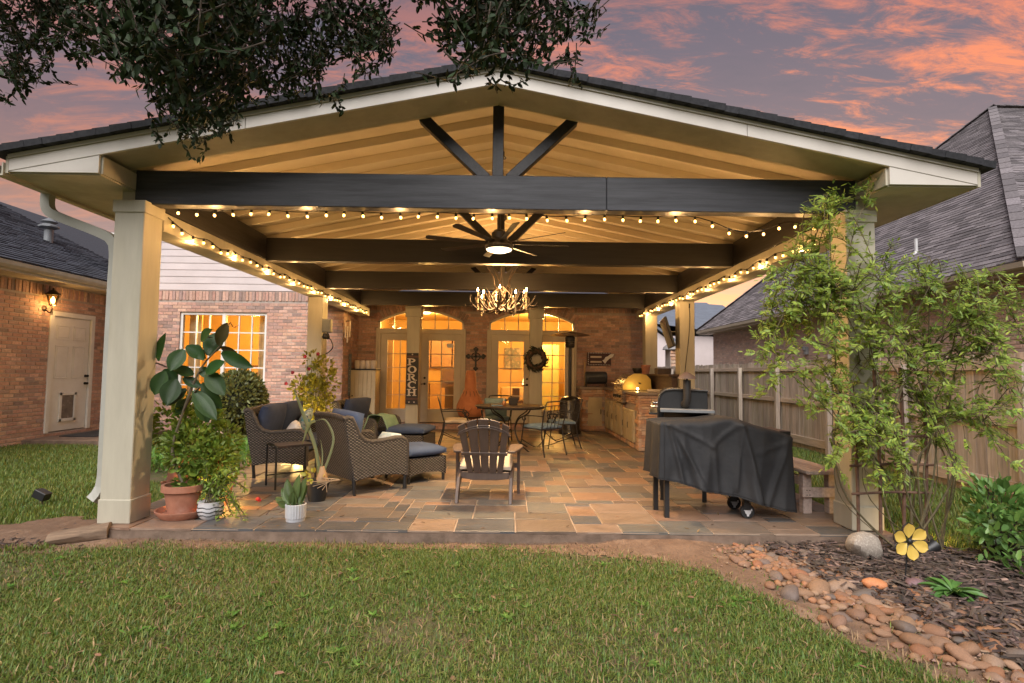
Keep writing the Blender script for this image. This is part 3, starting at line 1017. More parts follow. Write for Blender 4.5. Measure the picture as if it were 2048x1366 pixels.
def glazed(part, x0, x1, z0, z1, y, nx_, nz_, mt, fr=.0, mw_=.022):
    """muntin grid and single panes as sub-parts of a door or window"""
    g = MB()
    for i in range(1, nx_): g.b2((x0 + (x1 - x0) * i / nx_ - mw_ / 2, y - .012, z0), (x0 + (x1 - x0) * i / nx_ + mw_ / 2, y + .02, z1))
    for k in range(1, nz_): g.b2((x0, y - .010, z0 + (z1 - z0) * k / nz_ - mw_ / 2), (x1, y + .018, z0 + (z1 - z0) * k / nz_ + mw_ / 2))
    if g.v: g.build('muntin_grid', mt, part)
    for i in range(nx_):
        for k in range(nz_):
            a = MB().b2((x0 + (x1 - x0) * i / nx_ + .002, y + .003, z0 + (z1 - z0) * k / nz_ + .002), (x0 + (x1 - x0) * (i + 1) / nx_ - .002, y + .007, z0 + (z1 - z0) * (k + 1) / nz_ - .002))
            a.build('pane', GLASS, part)


DOORC = pm('door_paint', (.56, .49, .38), (.50, .43, .33), scale=2, rough=.45, bump=.06)
HANDLE = pm('dark_bronze', (.03, .025, .02), rough=.4, metal=.6)
for c in (D1, D2):
    fr = MB()
    fr.b2((c - HW, 13.97, .11), (c - HW + .07, 14.12, 2.42)); fr.b2((c + HW - .07, 13.97, .11), (c + HW, 14.12, 2.42))
    fr.b2((c - HW, 13.965, 2.34), (c + HW, 14.12, 2.46)); fr.b2((c - .03, 13.98, .11), (c + .03, 14.1, 2.34))
    fr.b2((c - HW - .05, 13.955, .11), (c - HW, 14.0, 2.47)); fr.b2((c + HW, 13.955, .11), (c + HW + .05, 14.0, 2.47))
    fr.b2((c - HW + .07, 13.98, .10), (c + HW - .07, 14.1, .13))
    fp = fr.build('door_frame', DOORC, house, bevel=.006)
    for s in (-1, 1):
        a, b = (c - HW + .072, c - .032) if s < 0 else (c + .032, c + HW - .072)
        gx0, gx1, gz0, gz1 = a + .17, b - .17, .44, 2.17
        d = MB()
        d.b2((a, 14.0, .135), (gx0, 14.05, 2.338)); d.b2((gx1, 14.0, .135), (b, 14.05, 2.338)); d.b2((gx0, 14.0, .135), (gx1, 14.05, gz0)); d.b2((gx0, 14.0, gz1), (gx1, 14.05, 2.338))
        dd = d.build('glazed_door', DOORC, house, bevel=.004)
        glazed(dd, gx0, gx1, gz0, gz1, 14.02, 2, 5, DOORC)
        if (c == D2 and s < 0) or (c == D1 and s > 0):
            hx = b - .08 if s < 0 else a + .08
            MB().lathe([(.028, 0), (.028, .03), (.02, .045), (0, .05)], (hx, 14.0, 1.22), 12, axis=Matrix.Rotation(PI / 2, 3, 'X')).build('deadbolt', HANDLE, dd)
            hm = MB().lathe([(.03, 0), (.03, .02), (.012, .03), (.012, .05)], (hx, 14.0, 1.07), 12, axis=Matrix.Rotation(PI / 2, 3, 'X'))
            hm.tube([(hx, 13.95, 1.07), (hx - .05, 13.945, 1.065), (hx - .11, 13.95, 1.06)], .01)
            hm.build('handle', HANDLE, dd)
    # arched transom
    arc = lambda x, e=0: 2.66 + .30 * (1 - (x / HW) ** 2) - e
    K = 16
    tf = MB()
    xs_ = [-HW + 2 * HW * k / K for k in range(K + 1)]
    for k in range(K):
        tf.prism([(c + xs_[k], 13.975, arc(xs_[k]) - .055), (c + xs_[k + 1], 13.975, arc(xs_[k + 1]) - .055), (c + xs_[k + 1], 13.975, arc(xs_[k + 1])), (c + xs_[k], 13.975, arc(xs_[k]))], (0, .1, 0))
    tf.b2((c - HW, 13.975, 2.46), (c - HW + .05, 14.075, 2.66)); tf.b2((c + HW - .05, 13.975, 2.46), (c + HW, 14.075, 2.66))
    mx_ = [-HW + .05 + (2 * HW - .1) * k / 6 for k in range(7)]
    for x in mx_[1:-1]: tf.b2((c + x - .012, 13.99, 2.46), (c + x + .012, 14.03, arc(x) - .03))
    tr_ = tf.build('transom_window', DOORC, house)
    for k in range(6):
        x0, x1 = mx_[k] + .002, mx_[k + 1] - .002
        MB().prism([(c + x0, 14.01, 2.462), (c + x1, 14.01, 2.462), (c + x1, 14.01, arc(x1) - .03), (c + (x0 + x1) / 2, 14.01, arc((x0 + x1) / 2) - .03), (c + x0, 14.01, arc(x0) - .03)], (0, .004, 0)).build('pane', GLASS, tr_)
wf = MB()
for a, b in (((WX0, 12.73, WZ0), (WX0 + .06, 12.82, WZ1)), ((WX1 - .06, 12.73, WZ0), (WX1, 12.82, WZ1)), ((WX0, 12.731, WZ1 - .06), (WX1, 12.819, WZ1)), ((WX0, 12.731, WZ0), (WX1, 12.819, WZ0 + .06)), ((-6.60, 12.725, WZ0), (-6.52, 12.82, WZ1))): wf.b2(a, b)
wn = wf.build('window', WHITE, house, bevel=.004)
glazed(wn, WX0 + .06, -6.60, WZ0 + .06, WZ1 - .06, 12.76, 3, 5, WHITE, mw_=.026)
glazed(wn, -6.52, WX1 - .06, WZ0 + .06, WZ1 - .06, 12.76, 3, 5, WHITE, mw_=.026)
MB().b2((WX0 - .05, 12.64, WZ0 - .075), (WX1 + .05, 12.76, WZ0)).build('sill', BRICK, wn)
# columns that carry the rear eave
for x, yy in ((-2.27, 13.22), (.69, 13.22)):
    cp = MB().b2((x - .155, yy, .0), (x + .155, yy + .30, 2.72)).build('porch_column', CREAM, house, bevel=.006)
    MB().b2((x - .19, yy - .03, 2.69), (x + .19, yy + .33, 2.99)).b2((x - .205, yy - .045, 2.90), (x + .205, yy + .345, 2.96)).build('cap', CREAM, cp, bevel=.006)

# ================================================================ GARAGE WING
garage = thing('garage', 'low brick garage with dark grey roof and white side door', 'garage', (GX, 8, -.1), world=True)
DY0, DY1, DZ0, DZ1 = 11.08, 12.28, .06, 2.52
gw = MB()
for a, b in (((GX - .14, 5.2, -.15), (GX, DY0, 3.1)), ((GX - .14, DY1, -.15), (GX, 12.7, 3.1)), ((GX - .14, DY0, DZ1), (GX, DY1, 3.1)), ((GX - .14, DY0, -.15), (GX, DY1, DZ0)), ((GX - 5, 5.2, -.15), (GX - .14, 5.3, 3.1))): gw.b2(a, b)
gwall = gw.build('wall', MORTAR, garage)
# u runs towards the camera (-y) so that the wall faces +x
gb = brick_wall((GX, 12.7, -.1), (0, -1, 0), (1, 0, 0), 7.5, 3.12, hole=lambda z: [(12.7 - DY1, 12.7 - DY0)] if DZ0 < z - .1 < DZ1 else [], soldier=.22)
lay_bricks(garage, [(gwall, gb)])
EZ = 3.06
ev = MB()
ev.b2((GX, 5.0, EZ - .01), (GX + .50, 12.66, EZ + .02))
ev.build('soffit', CREAM, garage)
MB().b2((GX + .50, 5.0, EZ - .02), (GX + .53, 12.66, EZ + .16)).build('fascia', CREAM, garage)
gt = MB()
gprof = [(GX + .53, EZ + .15), (GX + .53, EZ + .03), (GX + .60, EZ + .03), (GX + .64, EZ + .08), (GX + .65, EZ + .15), (GX + .64, EZ + .15), (GX + .625, EZ + .085), (GX + .595, EZ + .045), (GX + .545, EZ + .045), (GX + .545, EZ + .15)]
gt.prism([(x, 5.0, z) for x, z in gprof], (0, 7.66, 0))
gt.build('gutter', CREAM, garage)
# roof planes: one slopes down to this yard, one falls to the other side
SLP = .50
gr0 = Vector((GX + .62, 4.9, EZ + .17))
RIDX = -13.9
rid_z = gr0.z + (gr0.x - RIDX) * SLP
rf = MB().prism([(gr0.x, 4.9, gr0.z - .01), (RIDX, 4.9, rid_z - .01), (RIDX - 4, 4.9, gr0.z), (RIDX - 4, 4.9, gr0.z - .15), (GX - .2, 4.9, EZ + .02), (gr0.x, 4.9, gr0.z - .04)], (0, 15, 0))
grf = rf.build('roof', SHING_B, garage)
sl = Vector((-1, 0, SLP)).normalized()
nr = Vector((SLP, 0, 1)).normalized()
Ls = (gr0.x - RIDX) * math.sqrt(1 + SLP * SLP)
shingles(garage, grf, gr0, (0, 1, 0), sl, nr, [(0, 0), (9.5, 0), (9.5, Ls), (0, Ls)], SHING_B)
# roof vent
vp = X_v = Vector((-10.72, 12.75, gr0.z + (gr0.x + 10.72) * SLP))
ven = MB().tube([vp - Vector((0, 0, .1)), vp + Vector((0, 0, .30))], .09, 10)
ven.lathe([(.09, .28), (.20, .33), (.20, .36), (.10, .42), (.17, .46), (.02, .56)], vp, 8)
ven.build('roof_vent', GREYM, garage, smooth=40)
# side door
PINKW = WHITE
df = MB()
for a, b in (((GX - .02, DY0, DZ0), (GX + .03, DY0 + .10, DZ1)), ((GX - .02, DY1 - .10, DZ0), (GX + .03, DY1, DZ1)), ((GX - .02, DY0, DZ1 - .10), (GX + .028, DY1, DZ1))): df.b2(a, b)
dfp = df.build('door_frame', PINKW, garage, bevel=.008)
dr = MB().b2((GX - .06, DY0 + .10, DZ0 + .02), (GX - .015, DY1 - .10, DZ1 - .10)).build('side_door', PINKW, garage, bevel=.004)
for (ya, yb) in ((DY0 + .2, DY0 + .55), (DY0 + .65, DY1 - .2)):
    for za, zb in ((1.95, 2.25), (1.15, 1.83)):
        p_ = MB()
        for e0, e1 in (((ya, za), (yb, za + .025)), ((ya, zb - .025), (yb, zb)), ((ya, za), (ya + .025, zb)), ((yb - .025, za), (yb, zb))): p_.b2((GX - .016, e0[0], e0[1]), (GX - .006, e1[0], e1[1]))
        p_.b2((GX - .016, ya + .045, za + .045), (GX - .008, yb - .045, zb - .045))
        p_.build('door_panel', PINKW, dr, bevel=.004)
pd_ = MB()
for a, b in (((DY0 + .36, .26), (DY0 + .42, .86)), ((DY0 + .74, .26), (DY0 + .80, .86)), ((DY0 + .36, .26), (DY0 + .80, .32)), ((DY0 + .36, .80), (DY0 + .80, .86))): pd_.b2((GX - .014, a[0], a[1]), (GX + .012, b[0], b[1]))
pd_.build('pet_door', PINKW, dr, bevel=.004)
MB().b2((GX - .013, DY0 + .42, .32), (GX - .004, DY0 + .74, .80)).build('pet_flap', pm('smoky_flap', (.12, .10, .085), (.2, .17, .14), rough=.25), dr)
for z_ in (1.20, 1.04): MB().lathe([(.028, 0), (.03, .02), (.012, .03), (.03, .05), (.028, .07), (0, .08)], (GX - .015, DY1 - .17, z_), 12, axis=Matrix.Rotation(PI / 2, 3, 'Y')).build('knob', HANDLE, dr, smooth=50)
MB().b2((GX, 10.6, -.12), (GX + 1.5, 12.69, -.005)).build('concrete_pad', CONC, garage, bevel=.01)
mat_ = MB().b2((-.36, -.55, 0), (.36, .55, .018)).build('doormat', pm('dark_mat_rubber', (.03, .03, .032), rough=.9, bump=.5, bscale=200), None, bevel=.006)
mat_.location = (GX + .62, 11.7, -.004)
tag(mat_, 'dark doormat lying outside the white garage side door', 'doormat')
# lantern beside the door
lan = thing('wall_lantern', 'lit carriage lantern on brick beside the garage door', 'lantern', at(97, 610, 11.0), world=False)
lp = at(97, 600, 11.0)
LY, LZ = 10.93, 2.66
lan.location = (GX, LY, LZ)
lm = MB().lathe([(.06, 0), (.06, .02), (.03, .04)], (.0, 0, -.12), 12, axis=Matrix.Rotation(PI / 2, 3, 'Y'))
lm.tube(bez([(.02, 0, -.12), (.12, 0, -.20), (.17, 0, -.14), (.17, 0, -.06)]), .014)
lm.lathe([(.006, -.32), (.016, -.27), (.008, -.2)], (.17, 0, .07), 8)
lm.lathe([(.03, -.07), (.065, -.05), (.065, -.035)], (.17, 0, 0), 12)
lm.lathe([(.13, .15), (.135, .165), (.09, .20), (.05, .24), (.015, .26), (.02, .28), (0, .30)], (.17, 0, 0), 12)
for k in range(6):
    a = 2 * PI * k / 6
    lm.tube([(.17 + .062 * math.cos(a), .062 * math.sin(a), -.04), (.17 + .11 * math.cos(a), .11 * math.sin(a), .155)], .006, 5)
lm.build('lantern_frame', pm('aged_bronze', (.06, .04, .025), rough=.5, metal=.5), lan, smooth=40)
MB().lathe([(.058, -.04), (.104, .15)], (.17, 0, 0), 12).build('lantern_glass', glass('lantern_glass', (1, .86, .6), .04, .1), lan, smooth=60)
MB().lathe([(.012, -.03), (.03, .02), (.034, .06), (.015, .11), (0, .12)], (.17, 0, 0), 10).build('bulb', LANT, lan, smooth=60)
pl = bpy.data.lights.new('lantern_light', 'POINT'); pl.energy = 16; pl.color = (1, .55, .18); pl.shadow_soft_size = .06
po = bpy.data.objects.new('lantern_light', pl); po.location = (.20, 0, -.06); col.objects.link(po); po.parent = lan

# ================================================================ NEIGHBOUR HOUSE
nb = thing('neighbour_house', 'brick house with a steep grey hip roof beyond the wooden fence', 'house', (8.7, 16, -.1), world=True)
NX, NY0, NY1, NZ = 8.65, 8.9, 23.0, 3.12
nwall = MB().b2((NX, NY0, -.1), (NX + 10, NY1, NZ)).build('wall', MORTAR, nb)
nbr = brick_wall((NX, NY1, .9), (0, -1, 0), (-1, 0, 0), NY1 - NY0, NZ - .9, hole=lambda z: [(NY1 - 14.75, NY1 - 14.05)] if z + .9 < 1.98 else [])
PINKBR = [tuple(.55 * q + .45 * w for q, w in zip(c, (.50, .39, .325))) for c in BRICKPAL]
_B = BRICK
BRICK = pm('pale_fired_brick', (.42, .30, .235), (.32, .225, .18), scale=22, rough=.85, bump=.5, bscale=150, bdist=.003, pal=PINKBR, isl=.12, obj=.12)
_fb, full_brick = full_brick, {}
lay_bricks(nb, [(nwall, nbr), (nwall, brick_wall((NX, NY0, .2), (1, 0, 0), (0, -1, 0), 6.0, NZ - .2))])
BRICK, full_brick = _B, _fb
EX, E0, E1 = 8.2, 8.5, 23.5
EZN = 3.25
TAN = pm('tan_trim_paint', (.42, .35, .26), (.36, .30, .22), scale=3, rough=.5)
nf = MB().b2((EX, E0, EZN - .19), (EX + .03, E1, EZN - .02)).b2((EX, E0, EZN - .19), (EX + 8, E0 + .03, EZN - .02)).build('fascia', TAN, nb)
MB().b2((EX + .03, E0 + .03, EZN - .18), (NX, E1, EZN - .15)).build('soffit', TAN, nb)
nt = MB()
nt.prism([(EX - .11, E0, EZN - .02), (EX - .10, E0, EZN - .11), (EX - .03, E0, EZN - .14), (EX, E0, EZN - .14), (EX, E0, EZN - .02)], (0, E1 - E0, 0))
nt.build('gutter', TAN, nb)
ap = Vector((14.5, 16.0, 9.5))
sw = (ap.z - EZN) / (ap.x - EX)
e_n, e_f = Vector((EX - .06, E0, EZN)), Vector((EX - .06, E1, EZN))
nroof = MB()
ap2 = ap + Vector((8, 0, 0))
e_nr, e_fr = Vector((30, E0, EZN)), Vector((30, E1, EZN))
nroof.add([e_n, e_f, ap, ap2, e_nr, e_fr], [(0, 1, 2), (0, 2, 3, 4), (1, 5, 3, 2), (0, 4, 5, 1)])
nr_o = nroof.build('roof', SHING_G, nb)
vN = Vector((ap.x - EX + .06, 0, ap.z - EZN))
LN = vN.length
vN.normalize()
nN = Vector((-vN.z, 0, vN.x))
shingles(nb, nr_o, e_n, (0, 1, 0), vN, nN, [(0, 0), (E1 - E0, 0), (ap.y - E0, LN)], SHING_G, exp=.115, tab=.33, thick=.008)
# the hip facing the camera
vF = (Vector((ap.x, ap.y, ap.z)) - Vector((ap.x, E0, EZN)))
LF = vF.length
vF.normalize()
nF = Vector((0, -vF.z, vF.y))
shingles(nb, nr_o, e_n, (1, 0, 0), vF, nF, [(0, 0), (21, 0), (14.3, LF), (ap.x - e_n.x, LF)], SHING_G, limit=0, exp=.115, tab=.33, name='front_shingle', thick=.008)
hp = MB()
for a, b in ((e_n, ap), (e_f, ap), (ap, ap2)):
    K = 28
    for k in range(K):
        p, q = a.lerp(b, k / K), a.lerp(b, (k + 1.15) / K)
        hp.bar(p + Vector((0, 0, .05)), q + Vector((0, 0, .035)), .2, .02)
hp.build('hip_cap', SHING_G, nb)
pv = at(1838, 520, 9.3)
pv = Vector((9.05, 12.0, EZN + (9.05 - EX) * sw))
pm_ = MB().tube([pv - Vector((0, 0, .1)), pv + Vector((0, 0, .36))], .035, 8)
pm_.lathe([(.14, -.12), (.045, .08)], pv, 10)
pm_.build('vent_pipe', pm('pale_pvc', (.55, .54, .54), rough=.5), nb)
nw_ = MB().b2((NX - .02, 14.05, .6), (NX + .05, 14.75, 1.96)).build('small_window', WHITE, nb, bevel=.01)
MB().b2((NX - .028, 14.22, 1.50), (NX - .018, 14.56, 1.80)).build('pane', pm('dark_pane', (.03, .04, .05), rough=.1), nw_)
MB().b2((NX - .09, 15.7, 2.0), (NX, 15.82, 2.22)).lathe([(.05, 0), (.06, .1), (0, .12)], (NX - .1, 15.76, 2.12), 8).build('wall_light', GREYM, nb)

# distant houses between the posts
dh = thing('distant_house', 'distant white sided house with a blue grey roof, seen between the right posts', 'house', (9, 30, -.1), world=True)
DRM = pm('distant_blue_grey_shingle', (.15, .17, .21), (.12, .135, .165), scale=2, detail=8, stretch=(1, 1, 6), rough=.9, bump=.3, bscale=8)
a_, b_, c_, d_ = at(1250, 640, 28), at(1425, 712, 28), at(1330, 612, 30), at(1300, 618, 30)
MB().add([(6.2, 27, 4.0), (13, 27, 3.2), (13, 33, 5.6), (6.2, 33, 6.0), (6.2, 39, 3.2), (13, 39, 3.2)], [(0, 1, 2, 3), (3, 2, 5, 4), (0, 3, 4), (1, 5, 2)]).build('roof', DRM, dh)
MB().b2((6.4, 27.4, -.1), (12.8, 38.6, 3.3)).build('wall', WHITE2, dh)
MB().prism([(5.6, 24, 3.9), (7.6, 24, 2.5), (7.6, 24, -.1), (5.6, 24, -.1)], (0, 3, 0)).build('gable_wall', WHITE2, dh)
MB().prism([(5.4, 23.8, 4.14), (7.9, 23.8, 2.38), (7.9, 23.8, 2.5), (5.4, 23.8, 4.26)], (0, 3.4, 0)).build('gable_roof', DRM, dh)
df2 = thing('far_house', 'far blue grey hip roof rising behind the distant white house', 'house', (15, 42, -.1), world=True)
MB().add([(10, 40, 4.2), (19, 40, 4.2), (16, 44, 7.2), (13, 44, 7.2), (10, 48, 4.2), (19, 48, 4.2)], [(0, 1, 2, 3), (3, 2, 5, 4), (0, 3, 4), (1, 5, 2)]).build('roof', DRM, df2)
MB().b2((10.5, 40.6, -.1), (18.5, 47.5, 4.3)).build('wall', WHITE2, df2)
sp_ = thing('stone_chimney', 'stubby stone chimney with a flat cap beside the distant house', 'chimney', (6.35, 20.5, 0), world=True)
MB().b2((6.0, 20.2, -.1), (6.65, 20.85, 2.3)).build('shaft', MORTAR, sp_)
for r_ in range(11):
    for k in range(3):
        w = .65 / 3
        MB().box((6.0 + w * (k + .5) + rnd.uniform(-.03, .03), 20.19, 1.0 + .12 * r_), (w * .92, .06, .10 + rnd.uniform(-.02, .01))).build('stone', LEDGE, sp_, bevel=.012)
MB().lathe([(.52, 2.3), (.5, 2.38), (.3, 2.55), (.12, 2.62), (0, 2.62)], (6.32, 20.5, 0), 12).build('cap', pm('grey_cap', (.3, .28, .27), rough=.8), sp_, smooth=50)

# ================================================================ FENCE
fence = thing('wooden_fence', 'weathered wooden board fence with rails along the right side of the yard', 'fence', (5.9, 10, -.1), world=True)
bmesh_ = [MB().box((0, 0, 0), (.018, .140, 1.74)).mesh('fence_board', bevel=.002) for _ in range(1)]
y = 3.4
k = 0
while y < 24 and k < 290:
    o = link('board', bmesh_[0], GREYW, fence)
    o.location = Vector((5.955 + rnd.uniform(-.004, .004), y, .80 + rnd.uniform(-.018, .018))) - WOFF[fence.name]
    o.rotation_euler = (R_(rnd.uniform(-.4, .4)), 0, R_(rnd.uniform(-1.5, 1.5)))
    y += .1455
    k += 1
yy = 4.3
posts = []
while yy < 24: posts.append(yy); yy += 1.9
pmh = MB().box((0, 0, .76), (.09, .09, 1.76)).mesh('fence_post', bevel=.004)
for q in posts:
    o = link('post', pmh, GREYW, fence); o.location = Vector((5.845, q, -.08)) - WOFF[fence.name]
for a, b in zip([3.4] + posts, posts + [24]):
    for z, h in ((1.52, .09), (.86, .09), (.10, .15)):
        MB().b2((5.90, a + .002, z - h / 2), (5.945, b - .002, z + h / 2)).build('rail', GREYWH, fence, bevel=.003)

# ================================================================ PAVILION
pav = thing('pavilion', 'large cream gabled patio pavilion with dark timber trusses and square columns', 'pavilion', (-.11, 5, 0), world=True)
CX = -.11
YB = [5.05, 7.5, 9.95, 12.4]
SL_ = .2
HALF = 4.13
APX = 3.90
zu = lambda x: APX - SL_ * abs(x - CX)
YF, YE = 4.60, 13.9
col_specs = [(-3.60, 4.98), (3.11, 4.98), (-3.60, 9.88), (3.11, 9.88), (3.11, 12.35)]
for x, y in col_specs:
    zt = 2.80 if y < 5 else 2.72
    c = MB().b2((x, y, .0), (x + .27, y + .27, zt + .1)).build('column', CREAM, pav, bevel=.006)
    MB().b2((x - .014, y - .014, zt), (x + .284, y + .284, zt + .115)).build('cap', CREAM, c, bevel=.006)
    MB().b2((x - .010, y - .010, .004), (x + .280, y + .280, .215)).build('base', CREAM, c, bevel=.006)
for i, y in enumerate(YB):
    zb, zt = (2.90, 3.22) if i == 0 else (2.875, 3.195)
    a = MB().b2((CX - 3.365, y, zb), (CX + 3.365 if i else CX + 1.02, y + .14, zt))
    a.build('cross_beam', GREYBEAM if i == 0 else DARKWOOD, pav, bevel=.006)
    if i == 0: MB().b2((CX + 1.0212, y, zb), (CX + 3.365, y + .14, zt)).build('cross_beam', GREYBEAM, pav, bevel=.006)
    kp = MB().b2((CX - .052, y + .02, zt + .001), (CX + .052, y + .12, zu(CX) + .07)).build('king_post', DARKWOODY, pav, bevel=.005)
    for s in (-1, 1):
        p0 = Vector((CX + s * .105, y + .07, zt - .02)); p1 = Vector((CX + s * .72, y + .07, zu(CX + .72) + .03))
        d = p1 - p0
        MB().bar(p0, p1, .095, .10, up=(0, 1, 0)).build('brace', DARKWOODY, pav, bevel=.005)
for s in (-1, 1):
    xo = CX + s * 3.365
    for a, b in zip(YB, YB[1:]):
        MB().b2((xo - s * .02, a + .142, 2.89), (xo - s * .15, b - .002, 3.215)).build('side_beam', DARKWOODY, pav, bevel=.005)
    MB().b2((xo + s * .12, 5.26, 2.70), (xo - s * .148, 13.2, 2.885)).build('header', CREAM, pav, bevel=.006)
    MB().b2((xo + s * .118, 5.06, 2.885), (xo - s * .018, 13.2, zu(xo))).build('plate', CREAM, pav)
# rafters, ceiling and roof
rz = .09
yr = 5.03
while yr < 13.6:
    for s in (-1, 1):
        xo = CX + s * 3.45
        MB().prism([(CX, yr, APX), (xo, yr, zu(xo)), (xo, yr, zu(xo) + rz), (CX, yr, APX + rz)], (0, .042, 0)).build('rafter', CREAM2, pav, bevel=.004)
    yr += .408
for s in (-1, 1):
    xe = CX + s * HALF
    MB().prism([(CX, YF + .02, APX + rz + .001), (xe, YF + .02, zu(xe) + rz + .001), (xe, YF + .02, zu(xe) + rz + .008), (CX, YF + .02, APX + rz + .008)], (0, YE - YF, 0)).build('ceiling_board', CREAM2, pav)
    MB().prism([(CX, YF + .03, APX - .004), (xe, YF + .03, zu(xe) - .004), (xe, YF + .03, zu(xe) + .02), (CX, YF + .03, APX + .02)], (0, 5.028 - YF - .03, 0)).build('gable_soffit', CREAM, pav)
    FA = pm('gable_trim_paint', (.62, .575, .515), (.55, .505, .45), scale=2, rough=.45, bump=.06)
    for t0, t1 in ((0, .52), (.521, 1)):
        x0, x1 = CX + s * HALF * t0, CX + s * HALF * t1
        MB().prism([(x0, YF, zu(x0) - .04), (x1, YF, zu(x1) - .04), (x1, YF, zu(x1) + .066), (x0, YF, zu(x0) + .066)], (0, .028, 0)).build('fascia', FA, pav, bevel=.003)
    MB().prism([(CX, YF - .015, APX + .067), (xe, YF - .015, zu(xe) + .067), (xe, YF - .015, zu(xe) + .0985), (CX, YF - .015, APX + .0985)], (0, .05, 0)).build('drip_edge', FA, pav)
    # closed eave: boxed return, flat soffit, side fascia
    xi = CX + s * 3.375
    za, zb = zu(xi) - .042, zu(xe) - .042
    zs = 3.03
    MB().prism([(xi, YF + .005, zs), (xe, YF + .005, zs), (xe, YF + .005, zb), (xi, YF + .005, za)], (0, .024, 0)).build('gable_return', FA, pav, bevel=.003)
    MB().b2((xi, YF + .03, zs), (xi - s * .02, 5.048, za)).build('gable_return', CREAM, pav)
    MB().b2((xi, YF + .03, zs - .012), (xe, 13.0, zs)).build('eave_soffit', CREAM, pav)
    MB().b2((xe, YF, zs - .014), (xe + s * .025, 13.0, zu(xe) + .085)).build('side_fascia', CREAM, pav)
    # roof deck and shingle courses
    u = Vector((s, 0, -SL_)).normalized()
    nrm = Vector((s * SL_, 0, 1)).normalized()
    r0 = Vector((CX, YF - .07, APX + .10))
    Lr = (HALF + .10) / u.dot(Vector((s, 0, 0)))
    K = 29
    for k in range(K):
        a, b = Lr * k / K, min(Lr, Lr * (k + 1) / K + .03)
        y0 = YF - .075 + rnd.uniform(-.008, .008)
        P = lambda t, h: Vector((r0.x, y0, r0.z)) + u * t + nrm * h
        MB().prism([P(a, 0), P(b, 0), P(b, .062), P(a, .052)], (0, YE - y0, 0)).build('shingle_course', SHING_D, pav)
# left gutter and downspout
GX0 = CX - HALF - .025
gp = [(GX0, 3.10), (GX0, 2.99), (GX0 - .07, 2.99), (GX0 - .115, 3.04), (GX0 - .12, 3.105), (GX0 - .108, 3.105), (GX0 - .10, 3.045), (GX0 - .065, 3.002), (GX0 - .012, 3.002), (GX0 - .012, 3.10)]
MB().prism([(x, YF - .02, z) for x, z in gp], (0, 8.3, 0)).build('gutter', CREAM, pav)
dsp = bez([(GX0 - .05, 5.10, 3.0), (GX0 - .05, 5.10, 2.90), (GX0 - .02, 5.10, 2.83), (GX0 + .07, 5.10, 2.78), (-3.80, 5.10, 2.63), (-3.69, 5.10, 2.56), (-3.655, 5.10, 2.45), (-3.655, 5.10, 2.2)], 5) + [Vector((-3.655, 5.10, .40)), Vector((-3.662, 5.09, .30)), Vector((-3.685, 5.07, .235)), Vector((-3.715, 5.05, .19))]
dm = MB()
pr_ = None
hw, hd = .042, .036
vs = []
for i, p in enumerate(dsp):
    t = (dsp[min(i + 1, len(dsp) - 1)] - dsp[max(i - 1, 0)]).normalized()
    y_ = Vector((0, 1, 0)) if i < len(dsp) - 4 else Vector((.2, 1, 0)).normalized()
    x_ = t.cross(y_).normalized()
    y_ = x_.cross(t)
    for a, b in ((-1, -1), (1, -1), (1, 1), (-1, 1)): vs.append(p + x_ * hw * a + y_ * hd * b)
fs = [(i * 4 + k, i * 4 + (k + 1) % 4, i * 4 + 4 + (k + 1) % 4, i * 4 + 4 + k) for i in range(len(dsp) - 1) for k in range(4)]
dm.add(vs, fs)
dm.build('downspout', pm('grey_cream_paint', (.42, .41, .36), (.36, .35, .30), scale=3, rough=.45), pav)

# ================================================================ LIGHTS UNDER THE ROOF
def point(parent, name, loc, e, c=(1, .58, .22), r=.03):
    l = bpy.data.lights.new(name, 'POINT'); l.energy = e; l.color = c; l.shadow_soft_size = r
    o = bpy.data.objects.new(name, l); col.objects.link(o); o.location = loc
    if parent is not None: o.parent = parent
    return o


WIRE = pm('black_cable', (.015, .013, .012), rough=.6)
SOCK = MB().lathe([(.009, .018), (.013, .012), (.013, -.016), (.008, -.02)], n=8).mesh('socket', smooth=40)
BULBM = MB().lathe([(.006, -.018), (.009, -.022), (.0122, -.030), (.011, -.039), (.006, -.045), (0, -.047)], n=10).mesh('bulb', smooth=70)


def string_lights(label, path, step, group='string lights under the pavilion roof', loc=(0, 0, 0)):
    t = thing('string_lights', label, 'string lights', path[0], group=group, world=True)
    P = bez(path, 10)
    MB().tube(P, .005, 5).build('wire', WIRE, t)
    acc, d, nb_ = 0, step * .5, 0
    o0 = WOFF[t.name]
    for a, b in zip(P, P[1:]):
        L = (b - a).length
        while d <= acc + L:
            p = a.lerp(b, (d - acc) / L)
            s = link('socket', SOCK, BLACK, t); s.location = p - o0 - Vector((0, 0, .012))
            bl = link('bulb', BULBM, BULB, t); bl.location = s.location
            tilt = (rnd.uniform(-.25, .25), rnd.uniform(-.25, .25), 0)
            s.rotation_euler = tilt; bl.rotation_euler = tilt
            if nb_ % 5 == 2: point(t, 'bulb_light', s.location - Vector((0, 0, .085)), 6.2, (1, .56, .205), .03)
            nb_ += 1
            d += step * rnd.uniform(.9, 1.1)
        acc += L
    return t


def sag(a, b, n, dip):
    a, b = Vector(a), Vector(b)
    out = []
    for i in range(n):
        p, q = a.lerp(b, i / n), a.lerp(b, (i + 1) / n)
        out += [p, p.lerp(q, .5) - Vector((0, 0, dip * rnd.uniform(.5, 1.4)))]
    return out + [b]


